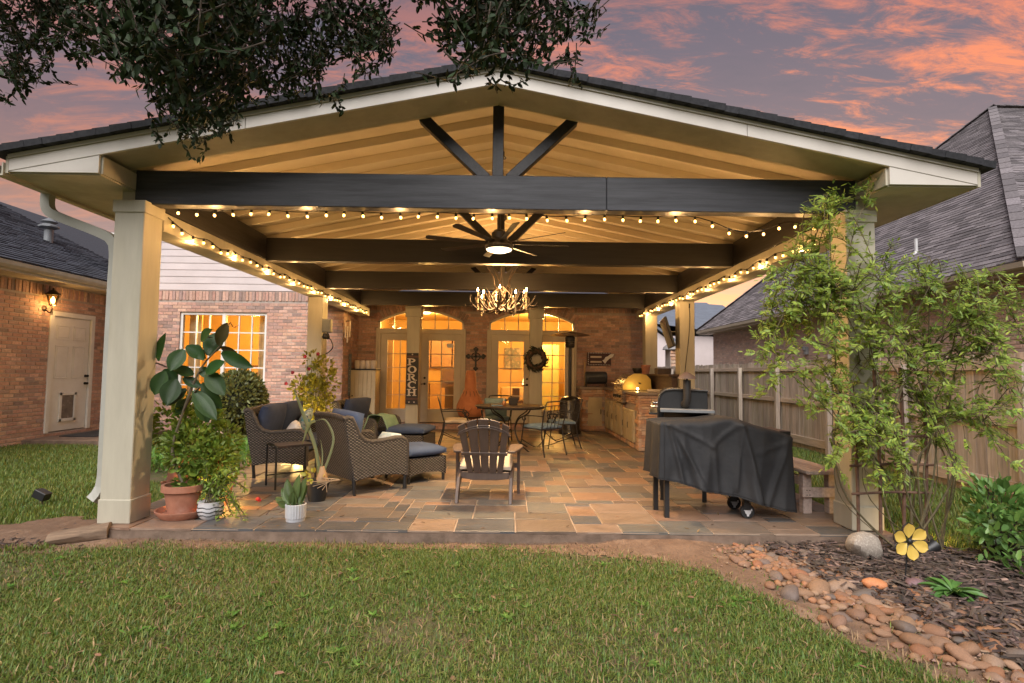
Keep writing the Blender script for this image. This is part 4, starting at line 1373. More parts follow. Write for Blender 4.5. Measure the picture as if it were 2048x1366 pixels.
string_lights('string of warm bulbs sagging along the big front beam', sag((-3.25, 5.215, 2.915), (1.72, 5.215, 2.905), 6, .018) + [Vector((1.95, 5.22, 2.86)), Vector((2.2, 5.24, 2.775)), Vector((2.45, 5.26, 2.79)), Vector((2.72, 5.28, 2.88)), Vector((2.95, 5.3, 2.86)), Vector((3.09, 5.31, 2.90))], .178)
string_lights('string of warm bulbs along the left side beam', [Vector((-3.30, 5.28, 2.84))] + sag((-3.315, 5.5, 2.80), (-3.31, 12.9, 2.80), 14, .03), .185)
string_lights('string of warm bulbs along the right side beam', [Vector((3.02, 5.32, 2.78)), Vector((3.07, 5.5, 2.70))] + sag((3.095, 5.75, 2.79), (3.09, 12.9, 2.80), 14, .03), .185)
# ceiling fan
FANY = 6.3
fan = thing('ceiling_fan', 'dark many bladed ceiling fan with a round lit disc', 'ceiling fan', (CX + .0, FANY, 2.80))
DB = pm('dark_fan_metal', (.035, .028, .024), rough=.4, metal=.3)
MB().tube([(0, 0, .12), (0, 0, 1.12)], .016, 8).lathe([(.07, 1.08), (.07, 1.14), (.02, 1.02)], n=12).build('downrod', DB, fan, smooth=40)
MB().lathe([(.15, -.0), (.165, .02), (.165, .05), (.13, .09), (.09, .12), (.09, .19), (.05, .23), (0, .235)], n=24).build('motor', DB, fan, smooth=40)
MB().lathe([(0, -.035), (.09, -.03), (.14, -.012), (.152, .004), (.15, .012)], n=24).build('light_disc', FROST, fan, smooth=60)
bl = MB()
bl.add([(.12, -.028, .0), (.12, .028, .012), (.82, .042, .010), (.845, .02, .004), (.845, -.02, -.008), (.82, -.04, -.012), (.12, -.028, .007), (.12, .028, .019), (.82, .042, .017), (.845, .02, .011), (.845, -.02, -.001), (.82, -.04, -.005)],
       [(0, 1, 2, 3, 4, 5), (6, 7, 8, 9, 10, 11), (0, 1, 7, 6), (1, 2, 8, 7), (2, 3, 9, 8), (3, 4, 10, 9), (4, 5, 11, 10), (5, 0, 6, 11)])
blm = bl.mesh('fan_blade')
for k in range(8):
    o = link('blade', blm, DB, fan); o.location = (0, 0, .06); o.rotation_euler = (0, R_(-2), 2 * PI * k / 8 + .22)
fl_ = bpy.data.lights.new('fan_light', 'AREA'); fl_.shape = 'DISK'; fl_.size = .3; fl_.energy = 95; fl_.color = (1, .68, .36)
fo = bpy.data.objects.new('fan_light', fl_); fo.location = (0, 0, -.05); col.objects.link(fo); fo.parent = fan
# antler chandelier
ch = thing('chandelier', 'antler chandelier with lit candle bulbs hanging from the ridge', 'chandelier', (CX + .02, 8.7, 2.33))
ANT = pm('antler_resin', (.085, .052, .03), (.038, .024, .016), scale=14, rough=.5, bump=.3)
MB().tube([(0, 0, .36), (0, 0, 1.54)], .008, 6).lathe([(.06, 1.50), (.06, 1.56), (.02, 1.46)], n=10).build('chain_rod', DB, ch)
for k in range(9):
    a = 2 * PI * k / 9 + .2
    ca, sa = math.cos(a), math.sin(a)
    j = lambda: rnd.uniform(-.02, .02)
    P = lambda r, z, t=0: (r * math.cos(a + t) + j(), r * math.sin(a + t) + j(), z)
    am = MB()
    am.tube(bez([P(.05, .10), P(.22, .02, .1), P(.40, .05, .22), P(.50, .17, .3), P(.52, .27, .3)], 5), [.022, .022, .021, .02, .02, .02, .019, .019, .018, .018, .017, .016, .016, .015, .014, .013, .012, .011, .010, .009, .006], 7)
    am.tube(bez([P(.30, .04, .15), P(.36, .14, .02), P(.42, .24, -.1)], 4), [.014, .013, .012, .011, .01, .009, .008, .006, .004], 6)
    am.tube(bez([P(.12, .08, .05), P(.24, .22, .2), P(.30, .36, .1)], 4), [.015, .014, .013, .012, .011, .009, .008, .006, .004], 6)
    am.tube(bez([P(.46, .1, .25), P(.56, .09, .12), P(.60, .14, .02)], 4), [.012, .011, .01, .009, .008, .007, .006, .005, .003], 6)
    am.build('antler', ANT, ch, smooth=60)
    if k < 9:
        q = Vector(P(.40, .06, .22))
        q = q + Vector((0, 0, .10 if k % 2 else .17)); MB().tube([q - Vector((0, 0, .2)), q + Vector((0, 0, .10))], .012, 8).lathe([(.012, -.01), (.035, .0), (.035, .008)], q, 10).build('candle_sleeve', CREAMC, ch)
        MB().lathe([(.006, 0), (.012, .015), (.011, .03), (.004, .052), (0, .06)], q + Vector((0, 0, .10)), 8).build('candle_bulb', FLAME, ch, smooth=60)
for k in range(5):
    a = 2 * PI * k / 5 + .5
    MB().tube(bez([(.02 * math.cos(a), .02 * math.sin(a), .30), (.12 * math.cos(a), .12 * math.sin(a), .42), (.15 * math.cos(a + .3), .15 * math.sin(a + .3), .56), (.26 * math.cos(a + .4), .26 * math.sin(a + .4), .72)], 5), [.017 - .00085 * i for i in range(16)], 6).build('upper_antler', ANT, ch, smooth=60)
for k in range(6):
    a = 2 * PI * k / 6
    MB().tube(bez([(.03 * math.cos(a), .03 * math.sin(a), .42), (.16 * math.cos(a + .3), .16 * math.sin(a + .3), .30), (.22 * math.cos(a + .8), .22 * math.sin(a + .8), .14), (.10 * math.cos(a + 1.2), .10 * math.sin(a + 1.2), .02), (.02, 0, .06)], 4), .013, 6).build('inner_tine', ANT, ch, smooth=60)
point(ch, 'chandelier_light', (0, 0, .30), 130, (1, .56, .21), r=.25)

# ================================================================ WICKER FURNITURE
def cushion(c, d, rot=None, puff=.4, n=8):
    """soft box: rounded, fuller in the middle"""
    b = MB()
    hx, hy, hz = d[0] / 2, d[1] / 2, d[2] / 2
    rows = []
    for sgn in (-1, 1):
        g = []
        for j in range(n + 1):
            r = []
            for i in range(n + 1):
                u, v = -1 + 2 * i / n, -1 + 2 * j / n
                f = (1 - abs(u) ** 3.2) * (1 - abs(v) ** 3.2)
                z = sgn * hz * (.50 + .5 * f ** .5 * (1 + puff * .3 * f)) if max(abs(u), abs(v)) < .999 else sgn * hz * .42
                k = 1 - .04 * (abs(u) * abs(v)) ** 2
                r.append(Vector((u * hx * k, v * hy * k, z + .006 * mnoise.noise((u * 3 + hx * 9, v * 3, sgn * 2 + c[0])))))
            g.append(r)
        rows.append(g)
    m = rot if rot is not None else Matrix.Identity(3)
    c = Vector(c)
    vs, fs = [], []
    for g in rows:
        k = len(vs)
        vs += [m @ p + c for r in g for p in r]
        for j in range(n):
            for i in range(n):
                q = (k + j * (n + 1) + i, k + j * (n + 1) + i + 1, k + (j + 1) * (n + 1) + i + 1, k + (j + 1) * (n + 1) + i)
                fs.append(q if g is rows[1] else q[::-1])
    N1 = (n + 1) ** 2
    bd = [i for i in range(n + 1)] + [j * (n + 1) + n for j in range(1, n + 1)] + [n * (n + 1) + i for i in range(n - 1, -1, -1)] + [j * (n + 1) for j in range(n - 1, 0, -1)]
    for a, e in zip(bd, bd[1:] + bd[:1]): fs.append((a, e, N1 + e, N1 + a))
    b.add(vs, fs)
    return b


RX90 = lambda t: Matrix.Rotation(t, 3, 'X')


def wicker_seat(name, label, cat, loc, rz, W, seats, back_cols, seat_col, group=None):
    """local +Y is the way it faces; W is the outside width"""
    t = thing(name, label, cat, loc, rz, group)
    h = W / 2
    prof = [(-.30, .16), (-.375, .50), (-.43, .84), (-.395, .862), (-.345, .85), (-.30, .76), (-.255, .66), (-.19, .60), (-.10, .575), (.05, .582), (.20, .60), (.285, .598), (.335, .57), (.36, .52), (.362, .16), (.20, .185), (.03, .20), (-.15, .185)]
    for s in (-1, 1):
        x0 = s * h
        MB().prism([(x0, y, z) for y, z in prof], (-s * .055, 0, 0)).build('side_panel', WICKER, t, bevel=.008)
        tr = MB()
        tr.tube([(x0 - s * .026, y, z) for y, z in prof[2:15]], .032, 8)
        tr.build('rolled_edge', WTRIM, t, smooth=60)
        MB().tube([(x0 - s * .03, -.30, .2), (x0 - s * .03, -.285, .0)], .021, 8).build('leg', BLACK, t, smooth=50)
        MB().tube([(x0 - s * .03, .345, .55), (x0 - s * .03, .35, .0)], .024, 8).build('leg', BLACK, t, smooth=50)
    back = MB()
    back.prism([(-h + .05, -.30, .16), (-h + .05, -.375, .50), (-h + .05, -.43, .84), (-h + .05, -.38, .85), (-h + .05, -.325, .50), (-h + .05, -.25, .16)], (W - .10, 0, 0))
    back.build('back_panel', WICKER, t)
    MB().tube([(-h + .03, -.41, .845), (-h * .5, -.415, .862), (0, -.416, .868), (h * .5, -.415, .862), (h - .03, -.41, .845)], .034, 8).build('rolled_edge', WTRIM, t, smooth=60)
    MB().b2((-h + .055, -.26, .19), (h - .055, .35, .30)).build('seat_base', WICKER, t)
    w = (W - .15) / seats
    for k in range(seats):
        x = -h + .075 + w * (k + .5)
        cushion((x, .045, .375), (w - .012, .64, .14)).build('seat_cushion', seat_col, t, smooth=70)
        cushion((x, -.245, .69), (w - .01, .46, .19), rot=RX90(R_(77)) @ Matrix.Rotation(R_(rnd.uniform(-3, 3)), 3, 'Z'), puff=.8).build('back_cushion', back_cols, t, smooth=70)
    return t


az = math.atan2(.66, .75) - PI / 2
wicker_seat('wicker_armchair', 'grey wicker armchair with its woven back to the tall onion plant in a black pot', 'armchair', (-1.72, 6.66, 0), az, .86, 1, NAVY2, NAVY2, 'grey wicker armchairs')
wicker_seat('wicker_loveseat', 'wicker loveseat with dark navy back cushions, set beside the round clipped bush', 'loveseat', (-2.95, 7.86, 0), -PI / 2 + R_(2), 1.52, 2, NAVY, NAVY)
wicker_seat('wicker_armchair', 'rear grey wicker armchair with a dark navy cushion and green throw, near the beige cabinet', 'armchair', (-2.32, 9.35, 0), -PI / 2 - R_(16), .86, 1, NAVY, NAVY, 'grey wicker armchairs')


def ottoman(label, loc, rz, zt, sx, sy):
    t = thing('wicker_ottoman', label, 'ottoman', loc, rz, 'wicker ottomans')
    b = MB()
    for s in (-1, 1):
        for ax in (0, 1):
            L = (sx, sy)[ax] / 2
            D = (sy, sx)[ax] / 2
            pts = [(-L, zt - .13), (L, zt - .13), (L, .08), (L * .6, .115), (0, .13), (-L * .6, .115), (-L, .08)]
            if ax == 0: b.prism([(x, s * D, z) for x, z in pts], (0, -s * .03, 0))
            else: b.prism([(s * D, x, z) for x, z in pts], (-s * .03, 0, 0))
    b.b2((-sx / 2 + .01, -sy / 2 + .01, zt - .15), (sx / 2 - .01, sy / 2 - .01, zt - .125))
    b.build('woven_base', WICKER, t)
    for x in (-1, 1):
        for y in (-1, 1): MB().tube([(x * (sx / 2 - .025), y * (sy / 2 - .025), .2), (x * (sx / 2 - .025), y * (sy / 2 - .025), 0)], .02, 8).build('leg', BLACK, t, smooth=50)
    cushion((0, 0, zt - .055), (sx + .03, sy + .03, .14)).build('cushion', NAVY2, t, smooth=70)
    return t


ottoman('wicker ottoman with faded blue cushion in front of the front armchair', (-1.18, 7.20, 0), az, .43, .60, .56)
ottoman('far wicker ottoman with blue cushion beside the PORCH column', (-1.55, 9.05, 0), R_(-10), .50, .62, .62)


def pillow(label, loc, rot, d, m, name='pillow', cat='pillow'):
    o = cushion((0, 0, 0), d, puff=1.4).build(name, m, None, smooth=70)
    o.location = loc; o.rotation_euler = rot
    return tag(o, label, cat)


pillow('white throw pillow leaning in the loveseat corner', (-2.86, 7.42, .545), (R_(60), R_(4), R_(-66)), (.46, .30, .13), WHITEC)
pillow('patterned teal pillow at the far end of the loveseat', (-2.98, 8.16, .60), (R_(66), R_(10), R_(-80)), (.42, .40, .13), pm('teal_print_cloth', (.10, .26, .30), (.40, .44, .42), c3=(.06, .10, .16), scale=14, rough=.9, lo=.42, hi=.6))
pillow('pale blue and white pillow lying on the front armchair seat', (-1.45, 6.78, .51), (R_(52), R_(0), az + R_(10)), (.36, .26, .12), pm('pale_print_cloth', (.55, .58, .60), (.28, .42, .50), scale=16, rough=.9))
# green throw over the rear chair arm
th = MB()
K = 14
for j in range(9):
    for i in range(K + 1):
        u, v = i / K, j / 8
        th.v.append((-.20 + .44 * u, -.03 + .44 * v, .60 + .05 * math.sin(PI * u) - .20 * max(0, .22 - u) / .22 - .16 * max(0, u - .8) / .2 + .012 * math.sin(9 * v + 4 * u)))
for j in range(8):
    for i in range(K): th.f.append((j * (K + 1) + i, j * (K + 1) + i + 1, (j + 1) * (K + 1) + i + 1, (j + 1) * (K + 1) + i))
to = th.build('throw', pm('green_throw_cloth', (.14, .25, .17), (.22, .33, .24), scale=6, rough=.9), None, smooth=80)
sol = to.modifiers.new('thick', 'SOLIDIFY'); sol.thickness = .012
to.location = (-2.10, 8.86, .03); to.rotation_euler = (0, 0, -.25)
tag(to, 'green cloth throw lying over the near arm of the rear armchair', 'throw')
# small black side table
st = thing('side_table', 'small black tube framed side table behind the front wicker armchair', 'side table', (-2.58, 6.70, 0), R_(40))
MB().b2((-.21, -.17, .475), (.21, .17, .50)).build('tabletop', pm('dark_table_top', (.06, .045, .04), rough=.35), st, bevel=.006)
for s in (-1, 1):
    MB().tube(bez([(s * .23, -.17, 0), (s * .23, -.17, .44), (s * .23, -.14, .495), (s * .23, 0, .515), (s * .23, .14, .495), (s * .23, .17, .44), (s * .23, .17, 0)], 5), .012, 8).build('leg_hoop', BLACK, st, smooth=60)
MB().tube([(-.23, 0, .46), (.23, 0, .46)], .01, 6).tube([(-.23, .17, .12), (.23, .17, .12)], .009, 6).build('crossbar', BLACK, st)

# ================================================================ ADIRONDACK CHAIR
ad_ = thing('adirondack_chair', 'brown slatted resin adirondack chair with its fan back to the lawn', 'chair', (-.22, 6.14, 0), R_(-3))
slat_w = [(-.205, .072, -.235, .072), (-.105, .088, -.122, .106), (0, .095, 0, .112), (.105, .088, .122, .106), (.205, .072, .235, .072)]
bk = lambda x, z: Vector((x, -.09 - (z - .30) * .50, z))   # the plane of the back
for k, (x, w, X, Wd) in enumerate(slat_w):
    tops = [.835, .885, .902, .885, .835]
    zt = tops[k]
    pts = []
    xl, xr = x * .78 - w * .42, x * .78 + w * .42
    Xl, Xr = X - Wd / 2, X + Wd / 2
    curve = lambda q: .902 - 1.15 * q * q
    top = [(Xl + (Xr - Xl) * i / 4, curve(Xl + (Xr - Xl) * i / 4)) for i in range(4, -1, -1)]
    poly = [bk(xl, .30), bk(xr, .30)] + [bk(a, b) for a, b in top]
    MB().prism(poly, Vector((0, -.50, 1)).cross(Vector((1, 0, 0))).normalized() * -.022).build('slat', BROWNP, ad_, bevel=.004)
for z0, z1, ex in ((.50, .535, .265), (.80, .816, .30), (.825, .838, .29)):
    pl_ = []
    for i in range(9):
        q = -1 + 2 * i / 8
        dz = (-.085 * q * q if z0 > .7 else 0)
        pl_.append((ex * .93 * q, z0 + dz, z1 + dz))
    vs = []
    for x, a, b in pl_: vs += [bk(x, a) + Vector((0, -.028, -.01)), bk(x, b) + Vector((0, -.028, -.01)), bk(x, b) + Vector((0, -.012, 0)), bk(x, a) + Vector((0, -.012, 0))]
    m_ = MB(); m_.add(vs, [(i * 4 + k, i * 4 + (k + 1) % 4, i * 4 + 4 + (k + 1) % 4, i * 4 + 4 + k) for i in range(8) for k in range(4)])
    m_.build('back_rail', BROWNP, ad_, bevel=.003)
for s in (-1, 1):
    arm = [(s * .245, -.22), (s * .25, .30), (s * .28, .37), (s * .34, .385), (s * .395, .34), (s * .405, .22), (s * .37, -.02), (s * .33, -.22)]
    MB().prism([(x, y, .52) for x, y in arm], (0, 0, .026)).build('armrest', BROWNP, ad_, bevel=.006)
    MB().prism([(s * .335, .31, .52), (s * .335, .19, .52), (s * .335, .215, .2), (s * .335, .225, .0), (s * .335, .285, .0), (s * .335, .30, .2)], (s * .032, 0, 0)).build('front_leg', BROWNP, ad_, bevel=.006)
    MB().prism([(s * .265, .30, .36), (s * .265, .30, .27), (s * .265, .02, .21), (s * .265, -.16, .10), (s * .265, -.235, .0), (s * .265, -.30, .0), (s * .265, -.245, .12), (s * .265, -.15, .25), (s * .265, .02, .325)], (s * .038, 0, 0)).build('rear_leg', BROWNP, ad_, bevel=.006)
    MB().b2((s * .28, .20, .30), (s * .336, .26, .35)).build('bracket', BROWNP, ad_)
for k in range(5):
    y = .28 - k * .085
    MB().box((0, y, .362 - (k * .025 if k else .0)), (.55, .078, .022), rot=RX90(R_(12))).build('seat_slat', BROWNP, ad_, bevel=.004)
MB().prism([(-.26, -.10, .30), (.26, -.10, .30), (.26, -.10, .23), (.12, -.10, .21), (-.12, -.10, .21), (-.26, -.10, .23)], (0, .03, 0)).build('rear_apron', BROWNP, ad_, bevel=.004)
cushion((0, .11, .38), (.58, .40, .085), rot=RX90(R_(13))).build('seat_pad', CREAMC, ad_, smooth=70)

# ================================================================ DINING SET
dt = thing('dining_table', 'oval dark metal patio dining table in front of the right glazed doors', 'table', (.07, 10.0, 0))
MB().lathe([(0, .765), (.63, .765), (.645, .775), (.645, .785), (.62, .79), (0, .79)], n=36).build('tabletop', pm('dark_mesh_table', (.07, .055, .045), (.05, .04, .033), scale=30, rough=.45, bump=.3, bscale=120), dt, smooth=50)
MB().tube([(.60 * math.cos(a * PI / 16), .60 * math.sin(a * PI / 16), .75) for a in range(32)], .012, 6, closed=True).build('rim', BLACKCAST, dt, smooth=60)
for k in range(4):
    a = PI / 4 + k * PI / 2
    ca, sa = math.cos(a), math.sin(a)
    MB().tube(bez([(.5 * ca, .5 * sa, .76), (.42 * ca, .42 * sa, .66), (.20 * ca, .20 * sa, .55), (.12 * ca, .12 * sa, .36), (.22 * ca, .22 * sa, .14), (.42 * ca, .42 * sa, .02), (.46 * ca, .46 * sa, .0)], 5), .012, 6).build('leg', BLACKCAST, dt, smooth=60)


def iron_chair(label, loc, rz, col_m, mesh_back=False, group='wrought iron dining chairs'):
    t = thing('iron_chair', label, 'chair', loc, rz, group)
    b = MB()
    b.tube(bez([(-.23, -.23, .44), (-.245, -.29, .66), (-.235, -.34, .86), (-.20, -.355, .90), (0, -.36, .91), (.20, -.355, .90), (.235, -.34, .86), (.245, -.29, .66), (.23, -.23, .44)], 4), .011, 6)
    b.tube([(-.235, -.335, .83), (0, -.35, .84), (.235, -.335, .83)], .007, 6)
    b.build('back_frame', BLACKCAST, t, smooth=60)
    if mesh_back:
        MB().prism([(-.225, -.235, .46), (.225, -.235, .46), (.235, -.33, .85), (-.235, -.33, .85)], (0, .008, 0)).build('back_mesh', pm('dark_chair_sling', (.05, .047, .045), (.08, .075, .07), scale=60, rough=.7, bump=.5, bscale=200), t)
    for x in (-.12, -.04, .04, .12) if not mesh_back else (): MB().tube([(x, -.235, .45), (x * 1.05, -.345, .835)], .005, 5).build('back_rod', BLACKCAST, t)
    MB().tube([(x, y, .44) for x, y in ((-.235, -.23), (.235, -.23), (.255, .22), (-.255, .22))], .011, 6, closed=True).build('seat_frame', BLACKCAST, t)
    for s in (-1, 1):
        MB().tube(bez([(s * .245, -.29, .66), (s * .275, -.10, .665), (s * .285, .12, .655), (s * .285, .20, .63), (s * .285, .19, .58), (s * .285, .13, .585), (s * .285, .12, .62)], 5), .010, 6).build('arm', BLACKCAST, t, smooth=60)
        MB().tube(bez([(s * .285, .13, .65), (s * .27, .19, .50), (s * .255, .22, .44), (s * .26, .25, .25), (s * .27, .29, .0)], 5), .011, 6).build('front_leg', BLACKCAST, t, smooth=60)
        MB().tube(bez([(s * .235, -.23, .44), (s * .24, -.26, .25), (s * .25, -.33, .0)], 5), .011, 6).build('rear_leg', BLACKCAST, t, smooth=60)
        MB().tube(bez([(s * .265, .25, .25), (s * .10, .08, .12), (s * .24, -.26, .25)], 5), .008, 6).build('brace', BLACKCAST, t, smooth=60)
    cushion((0, -.0, .475), (.50, .46, .085)).build('cushion', col_m, t, smooth=70)
    return t


iron_chair('wrought iron chair with blue seat cushion, its back hoop nearest the outdoor kitchen corner', (.62, 9.45, 0), R_(38), BLUEC)
iron_chair('dark sling backed chair left of the dining table, beside the terracotta chimenea', (-.93, 10.35, 0), R_(-82), CREAMC, True)
iron_chair('wrought iron chair with pale cushion between the dining table and the patio heater', (1.02, 10.35, 0), R_(96), BLUEC)
iron_chair('wrought iron chair with grey teal cushion at the far side of the dining table', (-.18, 10.95, 0), R_(172), TEALC)
tp = cushion((0, 0, 0), (.44, .40, .12), puff=1).build('chair_pillow', TEALC, None, smooth=70)
tp.location = (-.22, 10.98, .68); tp.rotation_euler = (R_(68), 0, R_(172))
tag(tp, 'grey teal back pillow propped on the chair across the dining table', 'pillow')
bx = thing('planter_box', 'small dark tapered planter box standing on the dining table', 'planter', (.12, 10.12, .79))
MB().add([(-.07, -.06, 0), (.07, -.06, 0), (.07, .06, 0), (-.07, .06, 0), (-.10, -.08, .13), (.10, -.08, .13), (.10, .08, .13), (-.10, .08, .13)], [(0, 1, 2, 3), (0, 1, 5, 4), (1, 2, 6, 5), (2, 3, 7, 6), (3, 0, 4, 7), (4, 5, 6, 7)]).build('box', pm('dark_planter', (.045, .038, .035), rough=.6), bx, bevel=.004)
MB().b2((-.085, -.068, .128), (.085, .068, .136)).build('soil', MULCHS, bx)
cd_ = thing('candle_jar', 'little copper candle jar on the dining table', 'candle', (-.05, 9.78, .79))
MB().lathe([(.0, 0), (.034, 0), (.042, .03), (.03, .07), (.022, .085)], n=14).build('jar', pm('copper_glaze', (.42, .18, .07), rough=.35, metal=.4), cd_, smooth=60)
MB().tube([(0, 0, .05), (0, 0, .13)], .012, 8).build('candle', CREAMC, cd_)
nk = MB().b2((-.10, -.08, 0), (.10, .08, .02)).build('napkin', BLUEC, None, bevel=.006)
nk.location = (-.17, 9.72, .79); tag(nk, 'folded blue cloth lying on the dining table', 'napkin')

# ================================================================ BACK WALL ITEMS
# chimenea
cm_ = thing('chimenea', 'tall bright terracotta chimenea between the two pairs of glazed doors', 'chimenea', (-.86, 13.05, .0))
MB().lathe([(.0, .26), (.14, .27), (.27, .36), (.33, .50), (.32, .60), (.27, .72), (.21, .84), (.17, .92), (.165, .95), (.14, .97), (.135, 1.12), (.125, 1.26), (.115, 1.36), (.09, 1.42), (.06, 1.40), (.055, 1.3)], n=28).build('body', TERRA2, cm_, smooth=60)
cone = MB()
cone.lathe([(.075, -.002), (.075, .012), (.05, .012)], (-.03, -.338, .555), 16, axis=RX90(R_(76)))
cone.build('mouth_ring', TERRA2, cm_, smooth=60)
MB().lathe([(0, .0), (.05, .0), (.05, .006), (0, .006)], (-.03, -.344, .555), 16, axis=RX90(R_(76))).build('mouth', pm('dark_opening', (.008, .006, .005), rough=1), cm_)  # flat black disc, painted as the shade inside the fire opening
sb = MB()
for k in range(3):
    a = 2 * PI * k / 3 + .5
    sb.tube([(.24 * math.cos(a), .24 * math.sin(a), .36), (.26 * math.cos(a), .26 * math.sin(a), .0)], .012, 6)
sb.tube([(.245 * math.cos(2 * PI * k / 20), .245 * math.sin(2 * PI * k / 20), .33) for k in range(20)], .011, 6, closed=True)
for k in range(5):
    a = -PI / 2 + (k - 2) * .5
    sb.tube([(.17 * math.cos(a), .17 * math.sin(a), .93), (.335 * math.cos(a + .12), .335 * math.sin(a + .12), .52)], .007, 5)
sb.build('stand', BLACKCAST, cm_)
# iron cross
cr = thing('wall_cross', 'dark iron cross with leafy ends hanging on the brick pier', 'cross', (-.80, 13.955, 1.72))
b = MB()
b.b2((-.022, -.012, -.25), (.022, .012, .24)).b2((-.19, -.012, .035), (.19, .012, .08))
for cxx, czz, ax in ((0, .24, 0), (-.19, .057, 1), (.19, .057, 1), (0, -.25, 0)):
    for s in (-1, 1): b.ball((cxx + (s * .03 if ax == 0 else 0), 0, czz + (s * .03 if ax else 0)), (.035, .014, .035), 8, 5)
    b.ball((cxx * 1.18, 0, czz * 1.12), (.032, .014, .032), 8, 5)
b.tube(bez([(-.11, 0, .05), (-.08, 0, .12), (0, 0, .15), (.08, 0, .12), (.11, 0, .05), (.07, 0, -.02), (0, 0, -.05), (-.07, 0, -.02), (-.11, 0, .05)], 4), .012, 6)
b.build('iron_work', BLACKCAST, cr)
# PORCH sign on the left rear column
sg = thing('porch_sign', 'tall dark sign reading PORCH in white letters on the left rear column', 'sign', (-2.27, 13.19, .60), 0)
SW_, SH_ = .30, 1.22
MB().b2((-.145, -.012, .0), (.145, .015, SH_)).build('board', pm('black_sign_board', (.025, .024, .03), (.04, .036, .04), scale=8, rough=.6, bump=.2), sg, bevel=.004)
for z in (.105, 1.11): MB().b2((-.145, -.0155, z), (.145, -.0125, z + .045)).build('band', pm('rust_band', (.14, .075, .06), (.1, .055, .05), scale=10, rough=.7), sg)
LET = pm('white_letters', (.72, .66, .60), (.62, .56, .5), scale=12, rough=.7)


def letter(parts, z, name):
    m_ = MB()
    for p in parts:
        m_.prism([(x * 1.16, -.0125, z + y * 1.06) for x, y in p], (0, -.006, 0))
    m_.build(name, LET, sg)


R4 = lambda a, b, c, d: [(a, b), (c, b), (c, d), (a, d)]


def arcp(cx_, cz_, ro, ri, a0, a1, sx=1.0, n=10):
    out = []
    for k in range(n):
        t0, t1 = a0 + (a1 - a0) * k / n, a0 + (a1 - a0) * (k + 1) / n
        out.append([(cx_ + ro[0] * math.cos(t0), cz_ + ro[1] * math.sin(t0)), (cx_ + ro[0] * math.cos(t1), cz_ + ro[1] * math.sin(t1)), (cx_ + ri[0] * math.cos(t1), cz_ + ri[1] * math.sin(t1)), (cx_ + ri[0] * math.cos(t0), cz_ + ri[1] * math.sin(t0))])
    return out


hL = .155
ser = lambda x: [R4(x - .04, 0, x + .04, .018), R4(x - .04, hL - .018, x + .04, hL)]
stem = lambda x: [R4(x - .02, .0181, x + .02, hL - .0181)]
zs_ = [.925 - k * .182 for k in range(5)]
letter(stem(-.055) + ser(-.06) + arcp(-.02, hL - .045, (.085, .045), (.045, .022), -PI / 2, PI / 2), zs_[0], 'letter_p')
letter(arcp(0, hL / 2, (.092, hL / 2 + .004), (.048, hL / 2 - .02), 0, 2 * PI, n=20), zs_[1], 'letter_o')
letter(stem(-.055) + ser(-.06) + arcp(-.02, hL - .042, (.080, .042), (.042, .020), -PI / 2, PI / 2) + [[(-.02, .07), (.022, .074), (.088, .0), (.04, .0)], R4(.055, -.0005, .105, .0165)], zs_[2], 'letter_r')
letter(arcp(.01, hL / 2, (.095, hL / 2 + .004), (.05, hL / 2 - .02), PI * .25, PI * 1.75, n=18) + [R4(.062, hL - .055, .082, hL)], zs_[3], 'letter_c')
letter(stem(-.055) + ser(-.058) + stem(.055) + ser(.058) + [R4(-.034, hL / 2 - .011, .034, hL / 2 + .011)], zs_[4], 'letter_h')


def star(cx_, cz_, r, y):
    return [(cx_ + r * (1 if k % 2 == 0 else .42) * math.sin(k * PI / 5), y, cz_ + r * (1 if k % 2 == 0 else .42) * math.cos(k * PI / 5)) for k in range(10)]


for x, z in ((0, 1.185), (-.06, .05), (.06, .05)): MB().prism(star(x, z, .024, -.0125), (0, -.004, 0)).build('star', LET, sg)
# wreath on the right rear column
wr = thing('wreath', 'dark round twig wreath hanging on the right rear column', 'wreath', (.69, 13.15, 1.70))
lv = Leaves()
tw = MB()
for k in range(420):
    a = rnd.uniform(0, 2 * PI)
    rr = .20 + rnd.uniform(-.07, .07)
    p = Vector((rr * math.cos(a), rnd.uniform(-.06, .03), rr * math.sin(a)))
    d = Vector((-math.sin(a) + rnd.uniform(-.7, 1.1) * math.cos(a), rnd.uniform(-.6, .3), math.cos(a) + rnd.uniform(-.7, 1.1) * math.sin(a)))
    lv.add(p, d, rv(), rnd.uniform(.07, .14), .032)
lv.build('foliage', pm('dried_dark_leaf', (.035, .042, .022), (.018, .018, .012), scale=5, rough=.7, bump=0, isl=.4), wr)
MB().tube([(.2 * math.cos(2 * PI * k / 24), -.01, .2 * math.sin(2 * PI * k / 24)) for k in range(24)], .05, 8, closed=True).build('twig_ring', TWIG, wr, smooth=60)
# beige cabinet with scalloped box on it
cb = thing('storage_cabinet', 'beige boarded storage cabinet in the corner left of the glazed doors', 'cabinet', (-3.46, 13.45, 0), 0)
MB().b2((-.30, -.15, .0), (.30, .28, 1.40)).build('carcass', OLIVE, cb)
for k in range(6): MB().b2((-.298 + k * .0997, -.166, .02), (-.203 + k * .0997, -.15, 1.39)).build('plank', OLIVE, cb, bevel=.004)
MB().b2((-.315, -.18, 1.401), (.315, .29, 1.43)).build('top', BLACK, cb, bevel=.004)
MB().ball((-.25, -.175, .78), .018).build('knob', BLACK, cb)
scp = thing('scalloped_box', 'pale scalloped planter box sitting on the beige cabinet', 'planter', (-3.44, 13.42, 1.43))
b = MB()
for k in range(4): b.lathe([(.0, 0), (.062, .0), (.072, .06), (.072, .17), (.06, .20), (0, .205)], (-.20 + k * .133, 0, 0), 12)
b.build('scalloped_front', CREAMC, scp, smooth=50)
